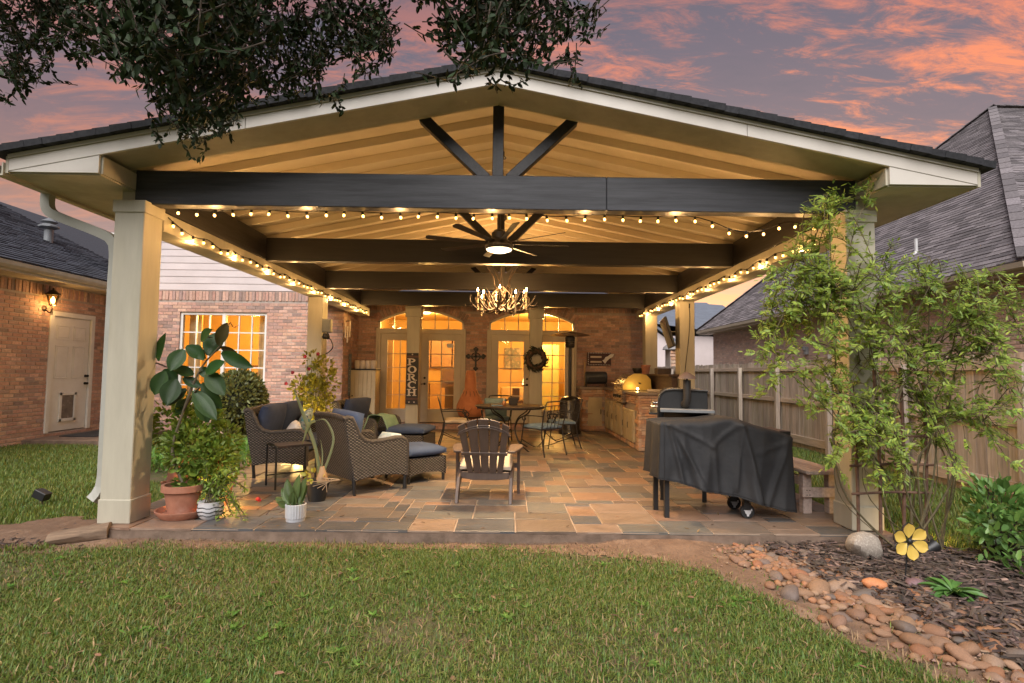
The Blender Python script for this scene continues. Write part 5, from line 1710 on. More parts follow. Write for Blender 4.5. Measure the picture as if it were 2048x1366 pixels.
# long wall ornament and chime on the side wall
wt_ = thing('wall_thermometer', 'long grey blue wall gauge hanging on the narrow side brick wall', 'thermometer', (-3.765, 13.25, .78))
MB().b2((-.02, -.10, 0), (.0, .10, 1.0)).build('backing', pm('grey_blue_gauge', (.16, .19, .22), (.11, .13, .15), scale=8, rough=.6), wt_, bevel=.006)
MB().b2((.0005, -.03, .08), (.012, .03, .92)).build('tube', GREYM, wt_, bevel=.004)
for k in range(9): MB().b2((.0005, -.085, .1 + k * .1), (.004, -.04, .108 + k * .1)).build('tick', WHITE, wt_)
wc = thing('wind_chime', 'white tube wind chime hanging at the brick corner under the left beam', 'wind chime', (-3.62, 12.45, 2.12))
for k, z in ((-.05, .0), (0, -.1), (.05, .02)): MB().tube([(k, 0, z), (k, 0, z + .36)], .016, 8).build('chime_tube', CREAMC, wc)
MB().tube([(-.05, 0, .38), (.05, 0, .38)], .012, 6).tube([(0, 0, .26), (0, 0, .76)], .003, 4).build('hanger', BLACK, wc)
# utility box
ub = thing('meter_box', 'grey utility box with cable loop fixed to the left middle column', 'utility box', (-3.27, 9.86, 2.06))
MB().b2((-.055, -.02, .0), (.10, .10, .24)).build('box', GREYM, ub, bevel=.01)
MB().tube(bez([(.04, .03, .0), (.04, .03, -.08), (.10, .03, -.14), (.14, .02, -.26), (.06, .02, -.36), (-.05, .0, -.42)], 5), .01, 6).build('cable', BLACK, ub, smooth=60)
MB().lathe([(.05, 0), (.07, .03), (.05, .10)], (.02, 0, -.12), 10).build('housing', BLACK, ub)
# patio heater
ph = thing('patio_heater', 'black patio heater with a wide dished top beside the right glazed doors', 'patio heater', (1.45, 12.72, 0))
MB().lathe([(0, .0), (.26, .0), (.265, .06), (.24, .09), (.23, .12), (.235, .74), (.19, .82), (.06, .86), (0, .86)], n=28).build('base_drum', pm('black_heater_enamel', (.028, .024, .022), (.02, .018, .017), scale=4, rough=.3), ph, smooth=50)
MB().tube([(0, 0, .85), (0, 0, 1.98)], .035, 12).build('pole', BLACKCAST, ph, smooth=50)
MB().lathe([(.0, 1.97), (.09, 1.97), (.11, 2.0), (.11, 2.16), (.12, 2.2), (.08, 2.24), (0, 2.24)], n=20).build('burner', BLACKCAST, ph, smooth=50)
for k in range(3): MB().tube([(.113 * math.cos(2 * PI * i / 18), .113 * math.sin(2 * PI * i / 18), 2.03 + .04 * k) for i in range(18)], .006, 5, closed=True).build('burner_ring', STEEL, ph)
MB().lathe([(0, 2.345), (.10, 2.34), (.30, 2.30), (.45, 2.262), (.45, 2.254), (.30, 2.285), (.10, 2.31), (0, 2.315)], n=32).build('reflector', pm('bronze_reflector', (.16, .10, .06), (.11, .07, .045), scale=5, rough=.3, metal=.7), ph, smooth=50)
# plaque with stripes and pale silhouette
pq = thing('wall_plaque', 'dark red wall plaque with beaded border, cream stripes and a white shape', 'plaque', (2.33, 13.955, 1.75))
MB().b2((-.30, -.02, -.165), (.30, .02, .165)).build('board', pm('dark_red_board', (.06, .018, .022), (.04, .014, .018), scale=8, rough=.6), pq, bevel=.006)
for z in (-.075, .05): MB().b2((-.22, -.026, z - .022), (.06, -.0205, z + .022)).build('stripe', CREAMC, pq)
MB().prism([(.08, -.021, -.04), (.15, -.021, -.12), (.20, -.021, -.05), (.25, -.021, .0), (.35, -.021, .06), (.38, -.021, .13), (.28, -.021, .12), (.22, -.021, .07), (.16, -.021, .05), (.13, -.021, -.01)], (0, -.008, 0)).build('white_shape', WHITE, pq)
bd_ = MB()
for k in range(14):
    for z in (-.15, .15): bd_.ball((-.27 + k * .0415, -.024, z), .013, 6, 4)
for k in range(6): bd_.ball((-.275, -.024, -.12 + k * .048), .013, 6, 4)
bd_.build('beading', WHITEC, pq)
# pizza oven on the far counter
po_ = thing('pizza_oven', 'black portable pizza oven on curved legs standing on the far counter', 'pizza oven', (2.17, 13.45, 1.055))
MB().lathe([(0, -.26), (.13, -.26), (.15, -.24), (.15, .24), (.13, .26), (0, .26)], (0, 0, .22), 18, sx=1, axis=Matrix.Rotation(PI / 2, 3, 'Y')).build('shell', pm('dark_oven_shell', (.04, .045, .055), (.03, .034, .042), scale=6, rough=.45), po_, smooth=45)
MB().prism([(-.22, -.155, .13), (.22, -.155, .13), (.20, -.165, .24), (-.20, -.165, .24)], (0, .02, 0)).build('mouth', BLACK, po_)
for s in (-1, 1):
    for q in (-.1, .1): MB().tube(bez([(s * .17, q, .14), (s * .23, q, .08), (s * .25, q * 1.1, .0)], 4), .012, 6).build('leg', BLACK, po_)
wd = MB().b2((-.022, -.012, 0), (.022, .012, .62)).build('wood_peel', pm('pale_wood', (.48, .30, .14), (.4, .24, .11), scale=4, stretch=(6, 6, .6), rough=.6), None, bevel=.006)
wd.location = (1.96, 13.86, 1.055); wd.rotation_euler = (R_(-6), 0, 0)
tag(wd, 'pale wooden peel handle leaning on the brick behind the pizza oven', 'wood peel')

# ================================================================ OUTDOOR KITCHEN
kt = thing('outdoor_kitchen', 'stacked stone outdoor kitchen counter with beige cabinet doors along the right side', 'kitchen', (2.4, 11, 0), world=True)
KX0, KX1, KY0, KY1, KZ = 2.36, 2.98, 9.88, 13.95, 1.0
BX0 = 1.80
MB().b2((KX0 + .03, KY0 + .03, 0), (KX1, KY1, KZ)).b2((BX0 + .03, 13.33, 0), (KX0 + .05, KY1 - .002, KZ - .002)).build('core', MORTAR, kt)
MB().b2((KX0 - .035, KY0 - .035, KZ), (KX1 + .05, KY1, KZ + .05)).build('countertop', COUNTER, kt, bevel=.006)
MB().b2((BX0 - .03, 13.26, KZ + .001), (KX0 - .037, KY1 - .002, KZ + .051)).build('countertop', COUNTER, kt, bevel=.006)


def ledge_face(p0, u, nrm, L, H, holes=()):
    p0, u, nrm = Vector(p0), Vector(u), Vector(nrm)
    z = .005
    m = Matrix((u, -nrm, Vector((0, 0, 1)))).transposed()
    while z < H - .02:
        h = min(rnd.choice([.035, .05, .05, .065, .08]), H - z)
        x = 0.0
        while x < L - .01:
            w = min(rnd.uniform(.10, .30), L - x)
            if L - x - w < .06: w = L - x
            zc, xc = z + h / 2, x + w / 2
            if not any(a - .02 < xc < b + .02 and c < zc < d for a, b, c, d in holes):
                dep = rnd.uniform(.035, .062)
                bx_ = MB().box(p0 + u * xc + Vector((0, 0, zc)) + nrm * (dep / 2 - .03), (w - .005, dep, h - .005), rot=m)
                bx_.v = [(v[0] + rnd.uniform(-.005, .005), v[1] + rnd.uniform(-.006, .006), v[2] + rnd.uniform(-.003, .003)) for v in bx_.v]
                yield bx_
            x += w
        z += h


drs = [(10.20, 10.62), (10.66, 11.08), (11.30, 11.72), (11.76, 12.18), (12.35, 12.75), (12.8, 13.15)]
cnt = 0
restk = MB()
lf_holes = [(KY1 - b_ - .0, KY1 - a_, .10, .72 if a_ < 11.2 else .80) for a_, b_ in drs]
for src in (ledge_face((KX0, KY0 + .03, 0), (1, 0, 0), (0, -1, 0), KX1 - KX0, KZ),
            ledge_face((KX0 + .03, KY1 - .65, 0), (0, -1, 0), (-1, 0, 0), KY1 - .65 - KY0, KZ, [(KY1 - .65 - b_, KY1 - .65 - a_, .08, .80) for a_, b_ in drs]),
            ledge_face((BX0, 13.33, 0), (1, 0, 0), (0, -1, 0), KX0 - BX0, KZ, [(.16, .50, .10, .80)]),
            ledge_face((BX0 + .03, KY1, 0), (0, -1, 0), (-1, 0, 0), .6, KZ)):
    for s in src:
        cnt += 1
        if cnt < 295: s.build('stone', LEDGE, kt, bevel=.006)
        else: restk.add(s.v, s.f)
if restk.v: tag(restk.build('stonework', LEDGE, kt), kind='stuff')


def cab_door(parent, a, b, z0, z1, x=None, y=None):
    """raised panel door; on the plane x (faces -x) or y (faces -y)"""
    T = (lambda p, q, d: (x - d, p, q)) if x is not None else (lambda p, q, d: (p, y - d, q))
    m_ = MB()

    def bb(p0, p1, d0, d1): m_.b2(T(p0[0], p0[1], d0), T(p1[0], p1[1], d1))
    bb((a, z0), (b, z1), -.03, .012)
    f = .05
    d = m_.build('cabinet_door', OLIVE, parent, bevel=.004)
    m_ = MB()
    bb((a + f, z0 + f), (b - f, z1 - f - .05), .0122, .024)
    pts = [T(a + f, z1 - f - .05, .0122), T(b - f, z1 - f - .05, .0122)] + [T(a + (b - a) * (1 - k / 8) + (f * (k / 4 - 1)), z1 - f - .05 + .045 * math.sin(PI * k / 8), .0122) for k in range(9)]
    m_.prism(pts, Vector(T(0, 0, .024)) - Vector(T(0, 0, .0122)))
    m_.build('raised_panel', OLIVE, d, bevel=.004)
    m_ = MB()
    m_.tube([T(b - .035, (z0 + z1) / 2 - .05, .014), T(b - .035, (z0 + z1) / 2 - .05, .04), T(b - .035, (z0 + z1) / 2 + .05, .04), T(b - .035, (z0 + z1) / 2 + .05, .014)], .007, 6)
    m_.build('door_handle', BLACK, d)


for a, b in drs: cab_door(kt, a, b, .12, .70 if a < 11.2 else .78, x=KX0 - .008)
cab_door(kt, BX0 + .16, BX0 + .50, .12, .80, y=13.32)
MB().b2((2.99, 9.98, 0), (3.09, 13.9, 1.34)).build('bar_back', pm('dark_bar_board', (.09, .055, .042), (.06, .037, .03), scale=4, stretch=(6, .6, 6), rough=.7, bump=.3), kt)
MB().b2((2.92, 9.92, 1.342), (3.22, 13.94, 1.385)).build('bar_ledge', pm('dark_bar_board2', (.10, .062, .046), (.07, .042, .033), scale=4, stretch=(6, .6, 6), rough=.6, bump=.3), kt, bevel=.006)
# built-in grill: hood opens to the left, D-shaped ends
gr = thing('builtin_grill', 'stainless built in grill with a rounded hood on the stone counter', 'grill', (2.38, 11.0, KZ + .05), world=True)
hy0, hy1 = 10.95, 11.85
hood = [(2.30, 1.06), (2.30, 1.13), (2.345, 1.24), (2.42, 1.33), (2.53, 1.385), (2.66, 1.39), (2.78, 1.36), (2.86, 1.28), (2.88, 1.06)]
MB().prism([(x, hy0 + .02, z) for x, z in hood], (0, hy1 - hy0 - .04, 0)).build('hood', STEEL, gr, bevel=.008, smooth=40)
for y in (hy0, hy1 - .02): MB().prism([(x, y, z) for x, z in hood], (0, .02, 0)).build('end_plate', pm('lamp_lit_steel', (.62, .45, .14), (.55, .39, .12), scale=3, rough=.45, metal=.5), gr, bevel=.003)  # steel end plates with the yellow lamp light put into their colour
MB().tube([(2.26, hy0 + .08, 1.17), (2.245, hy0 + .08, 1.18), (2.245, hy1 - .08, 1.18), (2.26, hy1 - .08, 1.17)], .016, 8).build('hood_handle', STEEL, gr, smooth=50)
MB().b2((2.285, hy0 - .02, .80), (2.36, hy1 + .02, 1.05)).build('control_panel', STEEL, gr, bevel=.006)
for k in range(4): MB().lathe([(.03, 0), (.028, .03), (0, .032)], (2.285, hy0 + .15 + k * .2, .93), 12, axis=Matrix.Rotation(-PI / 2, 3, 'Y')).build('knob', BLACK, gr, smooth=50)
MB().tube([(2.62, hy0 - .004, 1.20), (2.62, hy0 - .03, 1.20), (2.66, hy0 - .03, 1.19)], .01, 6).build('latch', BLACK, gr)
lampo = thing('counter_lamp', 'tiny glowing lamp on the stone counter in front of the grill', 'lamp', (2.52, 10.62, KZ + .05))
MB().lathe([(.0, 0), (.04, 0), (.04, .015), (.02, .03)], n=12).build('base', BLACK, lampo)
MB().ball((0, 0, .045), .02, 10, 7).build('bulb', emit('counter_lamp_glow', (1, .66, .28), 40), lampo, smooth=80)
point(lampo, 'counter_lamp_light', (0, .05, .08), 1.3, (1, .60, .16), .03)
ct = MB().b2((-.2, -.06, 0), (.2, .06, .05)).build('tool_roll', CREAMC, None, bevel=.02, seg=2, smooth=60)
ct.location = (2.80, 10.2, KZ + .05); tag(ct, 'rolled pale cloth at the near right end of the stone counter', 'tool roll')
tpt = thing('clay_pot', 'small terracotta pot on the raised bar ledge behind the grill', 'pot', (3.0, 11.9, 1.386))
MB().lathe([(.0, 0), (.07, 0), (.095, .15), (.105, .15), (.105, .19), (.09, .19), (.085, .14), (0, .12)], n=18).build('pot', TERRA, tpt, smooth=45)
dpt = thing('dark_pot', 'low dark bowl on the bar ledge next to the small terracotta pot', 'bowl', (3.02, 12.7, 1.386))
MB().lathe([(0, 0), (.08, 0), (.13, .10), (.12, .13), (.0, .12)], n=18).build('bowl', BLACKCAST, dpt, smooth=45)
mx2 = MB().b2((-.14, -.10, 0), (.14, .10, .11)).build('storage_box', pm('brown_wire_box', (.10, .07, .055), rough=.7), None, bevel=.01)
mx2.location = (3.06, 10.8, 1.387); tag(mx2, 'low brown box on the bar ledge below the television', 'box')
# television on a swing arm
tv = thing('television', 'thin dark television on a swing arm fixed to the right middle column', 'television', (3.0, 10.28, 2.15), R_(0))
tvm = Matrix.Rotation(R_(-101), 3, 'Z') @ Matrix.Rotation(R_(17), 3, 'X')
b = MB(); b.box((0, 0, 0), (.98, .045, .56), rot=tvm); b.build('screen_housing', BLACK, tv, bevel=.006)
b = MB(); b.box(tvm @ Vector((0, -.024, .0)), (.94, .004, .52), rot=tvm); b.build('screen', pm('dark_screen', (.012, .014, .018), rough=.12, bump=0), tv)
MB().tube([(.05, -.05, .0), (.14, -.14, .0)], .03, 8).build('pivot', BLACK, tv)
b = MB()
for z in (-.085, .085): b.b2((.12, -.17, z - .012), (.36, -.13, z + .012))
b.b2((.12, -.17, -.097), (.145, -.13, .097)); b.b2((.335, -.17, -.097), (.36, -.13, .097))
b.build('swing_arm', BLACK, tv, bevel=.003)
wv = thing('hanging_wire', 'thin black cable looped down the face of the right middle column', 'cable', (3.24, 9.86, 1.0), world=True)
MB().tube(bez([(3.28, 9.862, 2.60), (3.285, 9.858, 2.4), (3.26, 9.862, 2.0), (3.20, 9.862, 1.5), (3.16, 9.862, 1.1)], 6), .006, 5).tube([(3.28, 9.86, 2.58), (3.28, 9.855, 2.66)], .012, 6).build('wire', WIRE, wv)

# ================================================================ PELLET GRILL AND COVERED CART
sm = thing('pellet_grill', 'black barrel pellet grill with a capped chimney behind the covered cart', 'smoker grill', (1.99, 6.27, 0), R_(-15))
prof = [(-.26, .86), (-.26, 1.0), (-.255, 1.10), (-.23, 1.17), (-.18, 1.205), (-.10, 1.215), (.26, 1.205), (.26, .86)]
MB().prism([(x, -.25, z) for x, z in prof], (0, .95, 0)).build('barrel', BLACK, sm, bevel=.008, smooth=35)
MB().tube([(x, -.262, z) for x, z in prof[:7]], .012, 6).build('lid_rim', BLACKCAST, sm, smooth=50)
MB().tube(bez([(.02, -.25, 1.06), (.03, -.33, 1.07), (.04, -.345, 1.13), (.04, -.345, 1.20)], 4) + [Vector((.04, -.345, 1.32))], .042, 12).build('chimney_pipe', BLACKCAST, sm, smooth=45)
MB().lathe([(.10, 1.335), (.085, 1.36), (.03, 1.40), (.0, 1.41)], (.04, -.345, 0), 16).lathe([(.012, 1.31), (.012, 1.38)], (.04, -.345, 0), 6).build('chimney_cap', pm('brown_cap', (.10, .06, .045), rough=.6), sm, smooth=50)
MB().b2((-.24, -.56, .99), (.30, -.262, 1.01)).b2((-.24, -.575, .985), (.30, -.56, 1.015)).build('side_shelf', GREYM, sm, bevel=.003)
MB().prism([(-.20, -.30, .99), (-.20, -.55, .99), (-.20, -.30, .86)], (.44, 0, 0)).build('shelf_bracket', BLACK, sm)
MB().tube([(-.26, -.20, 1.02), (-.33, -.20, 1.02), (-.33, .62, 1.02), (-.26, .62, 1.02)], .014, 8).build('lid_handle', STEEL, sm, smooth=50)
MB().b2((-.36, -.2, .93), (-.262, .64, .955)).build('front_shelf', BLACK, sm, bevel=.003)
for x in (-.22, .22):
    for y in (-.2, .62): MB().b2((x - .022, y - .022, 0), (x + .022, y + .022, .86)).build('leg', BLACK, sm)
cc = thing('covered_cart', 'barbecue cart hidden under a draped black vinyl cover', 'grill cart', (2.14, 5.68, 0), 0)
for x, y in ((-.585, -.30), (-.61, .0)):
    MB().b2((x - .023, y - .023, 0), (x + .023, y + .023, .84)).build('leg', BLACK, cc, bevel=.003)
for x, y in ((.185, -.30), (.20, .05)):
    MB().b2((x - .025, y - .025, .11), (x + .025, y + .025, .84)).build('leg', BLACK, cc, bevel=.003)
    w = MB().lathe([(.028, -.018), (.064, -.018), (.068, -.010), (.068, .010), (.064, .018), (.028, .018)], (x + .012, y, .068), 22, axis=Matrix.Rotation(PI / 2, 3, 'X') @ Matrix.Rotation(0, 3, 'Z')).build('wheel', pm('black_tyre', (.02, .02, .02), rough=.7), cc, smooth=40)
    hb = MB().lathe([(.0, -.02), (.030, -.02), (.030, .02), (0, .02)], (x + .012, y, .068), 12, axis=Matrix.Rotation(PI / 2, 3, 'X'))
    for k in range(3):
        a = k * 2 * PI / 3 + .5
        hb.b2((x + .012 + .034 * math.cos(a) - .011, y - .0195, .068 + .034 * math.sin(a) - .011), (x + .012 + .034 * math.cos(a) + .011, y + .0195, .068 + .034 * math.sin(a) + .011))
    hb.build('hub', WHITEC, w)
    MB().b2((x - .03, y - .028, .085), (x + .035, y - .022, .15)).b2((x - .03, y + .022, .085), (x + .035, y + .028, .15)).build('fork', BLACK, cc)
MB().b2((-.63, -.32, .80), (.62, .12, .84)).build('cart_top', BLACK, cc)
# the draped cover: rings from the ridge down to the hem
nR = 40
CNT = (96, 22, 60, 22)
nS = sum(CNT)
cv = MB()
x0, x1, y0, y1 = -.66, .61, -.37, .16
per = []
for sd_, f in [(s, i / CNT[s]) for s in range(4) for i in range(CNT[s])]:
    P4 = [((x0, y0), (x1, y0)), ((x1, y0), (x1, y1)), ((x1, y1), (x0, y1)), ((x0, y1), (x0, y0))][sd_]
    per.append((P4[0][0] + (P4[1][0] - P4[0][0]) * f, P4[0][1] + (P4[1][1] - P4[0][1]) * f, sd_, f))


CREASE = [(.06, .0, .16, 1.0, .018, 1.0), (.06, .02, .40, .34, .016, .9), (.62, .0, .38, .34, .018, .9), (.62, .0, .74, 1.0, .020, 1.1), (.62, .0, .56, .9, .016, .7), (.97, .05, .80, 1.0, .020, .9), (.97, .08, .72, .35, .015, .6), (.06, .0, .30, .9, .016, .6), (.40, .36, .42, 1.0, .022, .6)]


def ztop(x, y):
    q = (x - x0) / (x1 - x0)
    return .945 - .015 * q - .10 * max(0, q - .62) / .38 + .025 * math.exp(-((q - .52) / .12) ** 2) - .02 * math.sin(q * 9) * .4


for r in range(nR + 1):
    for k, (x, y, sd_, f) in enumerate(per):
        cxm, cym = (x0 + x1) / 2, (y0 + y1) / 2
        if r <= 8:
            a = r / 8
            px = cxm + (x - cxm) * (a ** .85); py = cym + (y - cym) * (a ** .85)
            zz = ztop(px, py) - .028 * a ** 6 - (.02 * a * abs(math.sin(k * .55)) if sd_ in (1, 3) else 0)
            cv.v.append((px, py, zz + .006 * mnoise.noise((px * 5, py * 5, 2))))
        else:
            a = (r - 8) / (nR - 8)
            q = (x - x0) / (x1 - x0)
            hem = .385 - .30 * q ** 1.05 + (.03 if sd_ == 2 else 0)
            zt_ = ztop(x, y) - .028
            zz = zt_ + (hem - zt_) * a
            # folds: broad, hung from the corners and a few points along the top
            fold = ((1 - 2 * abs(math.sin(q * 8.5 + .5))) * .45 + (1 - 2 * abs(math.sin(q * 16 + a * 1.1))) * .28 + .5 * mnoise.noise((q * 7, a * 2.0, sd_))) if sd_ in (0, 2) else math.sin(f * 11 + 1) * .7
            amp = .016 + .044 * a
            flare = .012 + .055 * a ** 1.3
            # swags: creases falling from the two high points
            for hx in (.12, .60):
                s_ = math.exp(-((q - hx - (.16 * a if hx < .3 else .10 * a)) / .035) ** 2)
                fold += 1.0 * s_ * (1 - .3 * a)
            if sd_ in (0, 2):
                for qa, aa, qb, ab, wd_, am in CREASE:
                    vx, vy = qb - qa, (ab - aa) * .6
                    wx, wy = q - qa, (a - aa) * .6
                    tt = max(0, min(1, (wx * vx + wy * vy) / (vx * vx + vy * vy)))
                    dq = math.hypot(wx - vx * tt, wy - vy * tt)
                    fold += am * math.exp(-(dq / wd_) ** 2) * (1 - .55 * tt)
            ox, oy = [(0, -1), (1, 0), (0, 1), (-1, 0)][sd_]
            cor = min(f, 1 - f)
            edge = min(1, cor / .06)
            nxp = [(0, -1), (1, 0), (0, 1), (-1, 0)][(sd_ + (1 if f > .5 else -1)) % 4]
            bl_ = .5 * (1 - edge)
            ox, oy = ox * (1 - bl_) + nxp[0] * bl_, oy * (1 - bl_) + nxp[1] * bl_
            dd = flare + amp * fold * edge
            if sd_ == 1: dd -= .12 * a
            if sd_ == 3: dd *= .45
            cv.v.append((x + ox * dd, y + oy * dd, zz + .008 * math.sin(q * 13) * a + .004 * mnoise.noise((x * 9, zz * 9, y * 9))))
for r in range(nR):
    for k in range(nS): cv.f.append((r * nS + k, r * nS + (k + 1) % nS, (r + 1) * nS + (k + 1) % nS, (r + 1) * nS + k))
cvo = cv.build('cover', COVER, cc, smooth=180, weld=True)
sol = cvo.modifiers.new('thick', 'SOLIDIFY'); sol.thickness = .004
hm = MB()
hm.tube([cv.v[nR * nS + k] for k in range(nS)], .006, 5, closed=True)
hm.build('hem', COVER, cc)
MB().tube([Vector(cv.v[r * nS + 3]) + Vector((0, -.004, 0)) for r in range(8, nR + 1)], .006, 5).build('seam', COVER, cc)
# wooden bench
bn = thing('wooden_bench', 'weathered plank bench standing between the covered cart and the right column', 'bench', (3.14, 6.45, 0), R_(1.5))
for k in range(3):
    w = .125
    x = -.20 + .0675 + k * .133
    MB().b2((x - w / 2, -.98, .405), (x + w / 2, .98, .442)).build('seat_board', BENCHW, bn, bevel=.006)
for s in (-1, 1):
    for x in (-.13, .13): MB().b2((x - .044, s * .83 - .044, 0), (x + .044, s * .83 + .044, .404)).build('leg', BENCHW, bn, bevel=.006)
    MB().b2((-.20, s * .876, .17), (.20, s * .876 + s * .036, .265)).build('cross_board', BENCHW, bn, bevel=.004)
    bo = MB()
    for x in (-.16, -.13, .13, .16):
        for z in (.195, .24): bo.ball((x, s * .913, z), .006, 6, 4)
    bo.build('screws', BLACKCAST, bn)
MB().b2((-.17, -.78, .27), (-.13, .78, .36)).build('stretcher', BENCHW, bn)

# ================================================================ PLANTS
def big_leaf(base, tip, w, nrm, curl=.12, fold=.18, n=7, shape=1.0):
    base, tip = Vector(base), Vector(tip)
    d = tip - base
    L = d.length
    d.normalize()
    x = d.cross(Vector(nrm)).normalized()
    nn = x.cross(d)
    m = MB()
    cols = (-1, -.55, 0, .55, 1)
    for i in range(n + 1):
        t = i / n
        hw_ = w * .5 * (math.sin(PI * min(1, t * .96 + .03) ** shape) ** .75) if i < n else w * .01
        c = base + d * L * t - nn * L * curl * t * t
        for q in cols: m.v.append(c + x * hw_ * q + nn * (abs(q) * hw_ * fold * 1.6 - .004 * (q == 0)))
    k = len(cols)
    for i in range(n):
        for j in range(k - 1): m.f.append((i * k + j, i * k + j + 1, (i + 1) * k + j + 1, (i + 1) * k + j))
    return m


def pot_lathe(prof, n=26): return MB().lathe(prof, n=n)


# rubber plant in a terracotta pot
rp = thing('rubber_plant', 'tall rubber plant with big dark leaves in a terracotta pot by the left front column', 'potted plant', (-3.02, 5.27, 0), world=True)
po_c = Vector((-3.02, 5.27, 0))
m = MB().lathe([(.0, .05), (.135, .05), (.165, .24), (.172, .245), (.192, .245), (.192, .30), (.165, .30), (.16, .24), (.13, .20), (0, .20)], po_c, 30)
m.build('pot', TERRA, rp, smooth=40)
MB().lathe([(.0, .004), (.19, .004), (.235, .055), (.24, .075), (.225, .075), (.185, .03), (0, .03)], po_c, 30).build('saucer', TERRA, rp, smooth=40)
MB().lathe([(0, .255), (.10, .262), (.162, .25)], po_c, 20).build('potting_soil', MULCHS, rp)
st_ = [po_c + Vector((.02, 0, .24)), at(345, 905, 5.25), at(366, 825, 5.22), at(388, 765, 5.2), at(408, 728, 5.2), at(442, 690, 5.2)]
MB().tube(bez(st_, 5), [.016] * 6 + [.012] * 10 + [.008] * 10, 8).build('stem', pm('grey_green_stem', (.16, .13, .08), (.10, .08, .05), scale=20, rough=.7), rp, smooth=60)
MB().tube(bez([at(388, 765, 5.2), at(352, 742, 5.22), at(308, 724, 5.25)], 5), .008, 6).tube(bez([at(366, 825, 5.22), at(385, 790, 5.15), at(400, 775, 5.1)], 5), .007, 6).build('branch', pm('brown_stem', (.08, .045, .03), rough=.7), rp, smooth=60)
LV = [(318, 722, 324, 671, 25, 0), (368, 699, 342, 735, 30, 0), (372, 692, 406, 713, 24, 0), (416, 711, 437, 668, 36, 0), (402, 682, 418, 661, 22, 0), (436, 690, 451, 651, 22, 1), (443, 705, 494, 731, 25, 0), (441, 693, 472, 709, 13, 1), (388, 749, 351, 737, 20, 0), (330, 742, 311, 784, 28, 0),
      (352, 758, 334, 803, 34, 0), (373, 778, 337, 807, 28, 0), (412, 746, 441, 725, 24, 0), (414, 744, 444, 784, 30, 0), (404, 766, 438, 812, 27, 0), (387, 781, 426, 831, 28, 0), (392, 690, 404, 716, 18, 0), (310, 755, 306, 778, 18, 0), (366, 756, 398, 772, 18, 0), (375, 800, 352, 826, 26, 0), (400, 735, 418, 752, 18, 0), (326, 740, 352, 757, 22, 0), (428, 690, 410, 676, 18, 1), (395, 800, 414, 840, 24, 0)]
for i, (a, b, c, d, w, bz) in enumerate(LV):
    y = 5.2 + rnd.uniform(-.07, .09)
    p, q = at(a, b, y), at(c, d, y + rnd.uniform(-.12, .05))
    q = p + (q - p) * 1.14
    big_leaf(p, q, w * 1.12 * y / 1100, Vector((rnd.uniform(-.5, .5), -1, rnd.uniform(.1, .7))), curl=rnd.uniform(.03, .15)).build('leaf', RUBBER2 if bz else RUBBER, rp, smooth=80)


def cloud(lv, blobs, n, l, w, up=.4, r=rnd):
    """leaves through ellipsoids (centre, radii): denser to the skin, facing outward and up"""
    tot = sum(b[1][0] * b[1][1] * b[1][2] for b in blobs)
    for c, rad in blobs:
        for _ in range(int(n * rad[0] * rad[1] * rad[2] / tot)):
            v = rv(r)
            v = v.normalized() * (v.length ** .45)
            p = Vector(c) + Vector((v.x * rad[0], v.y * rad[1], v.z * rad[2]))
            d = (v.normalized() + rv(r) * .9 + Vector((0, 0, up - .2))).normalized()
            k = r.uniform(.65, 1.2)
            lv.add(p, d, (Vector((0, -.2, up)) + rv(r)), l * k, w * k)


def twigs(c, blobs, n, r0, m, parent, name='stem'):
    t = MB()
    for _ in range(n):
        b = rnd.choice(blobs)
        v = rv()
        e = Vector(b[0]) + Vector((v.x * b[1][0], v.y * b[1][1], v.z * b[1][2])) * .85
        s = Vector(c)
        mid = s.lerp(e, .5) + Vector((rnd.uniform(-.05, .05), rnd.uniform(-.05, .05), .06))
        t.tube(bez([s + rv() * .02, mid, e], 4), [r0, r0 * .95, r0 * .9, r0 * .8, r0 * .7, r0 * .6, r0 * .5, r0 * .4, r0 * .3], 5)
    return t.build(name, m, parent, smooth=60)


# leafy shrub beside it
def ell(px, py, y, rx, ry, rd=.18): return (tuple(at(px, py, y)), (rx * y / 1100, rd, ry * y / 1100))


sh = thing('leafy_shrub', 'bushy bright green potted shrub right of the rubber plant pot', 'shrub', (-2.95, 5.72, 0), world=True)
bl_ = [ell(345, 848, 5.5, 40, 50, .14), ell(395, 835, 5.45, 45, 42, .14), ell(385, 895, 5.35, 52, 52, .16), ell(425, 930, 5.4, 45, 55, .16), ell(400, 965, 5.35, 45, 35, .14), ell(445, 880, 5.5, 30, 35, .12)]
lv = Leaves()
cloud(lv, bl_, 2300, .068, .036)
lv.build('foliage', SHRUBL, sh)
twigs((-2.95, 5.72, .15), bl_, 26, .008, VSTEM, sh)
MB().lathe([(0, 0), (.12, 0), (.15, .2), (.165, .2), (.165, .24), (.14, .24), (0, .2)], (-2.95, 5.72, 0), 22).build('pot', TERRA, sh, smooth=40)
fsp = at(438, 895, 5.55)
MB().lathe([(.0, 0), (.018, .02), (.022, .06), (.015, .11), (0, .13)], fsp - Vector((0, 0, .06)), 8).tube([fsp - Vector((0, 0, .2)), fsp + Vector((0, 0, .0))], .005, 5).build('flower_spike', PETAL, sh, smooth=60)
jr = thing('terracotta_jar', 'terracotta strawberry jar standing behind the rubber plant pot', 'jar', (-3.33, 5.78, 0))
MB().lathe([(0, 0), (.10, 0), (.14, .08), (.155, .2), (.14, .32), (.11, .40), (.13, .46), (.12, .46), (.10, .41), (0, .38)], n=24).build('jar', TERRA, jr, smooth=45)
for k in range(3): MB().lathe([(.05, -.01), (.06, .03), (.045, .03), (.04, .0)], (.14 * math.cos(2.1 * k + 3.6), .14 * math.sin(2.1 * k + 3.6), .2 + .03 * k), 10).build('side_cup', TERRA, jr, smooth=45)
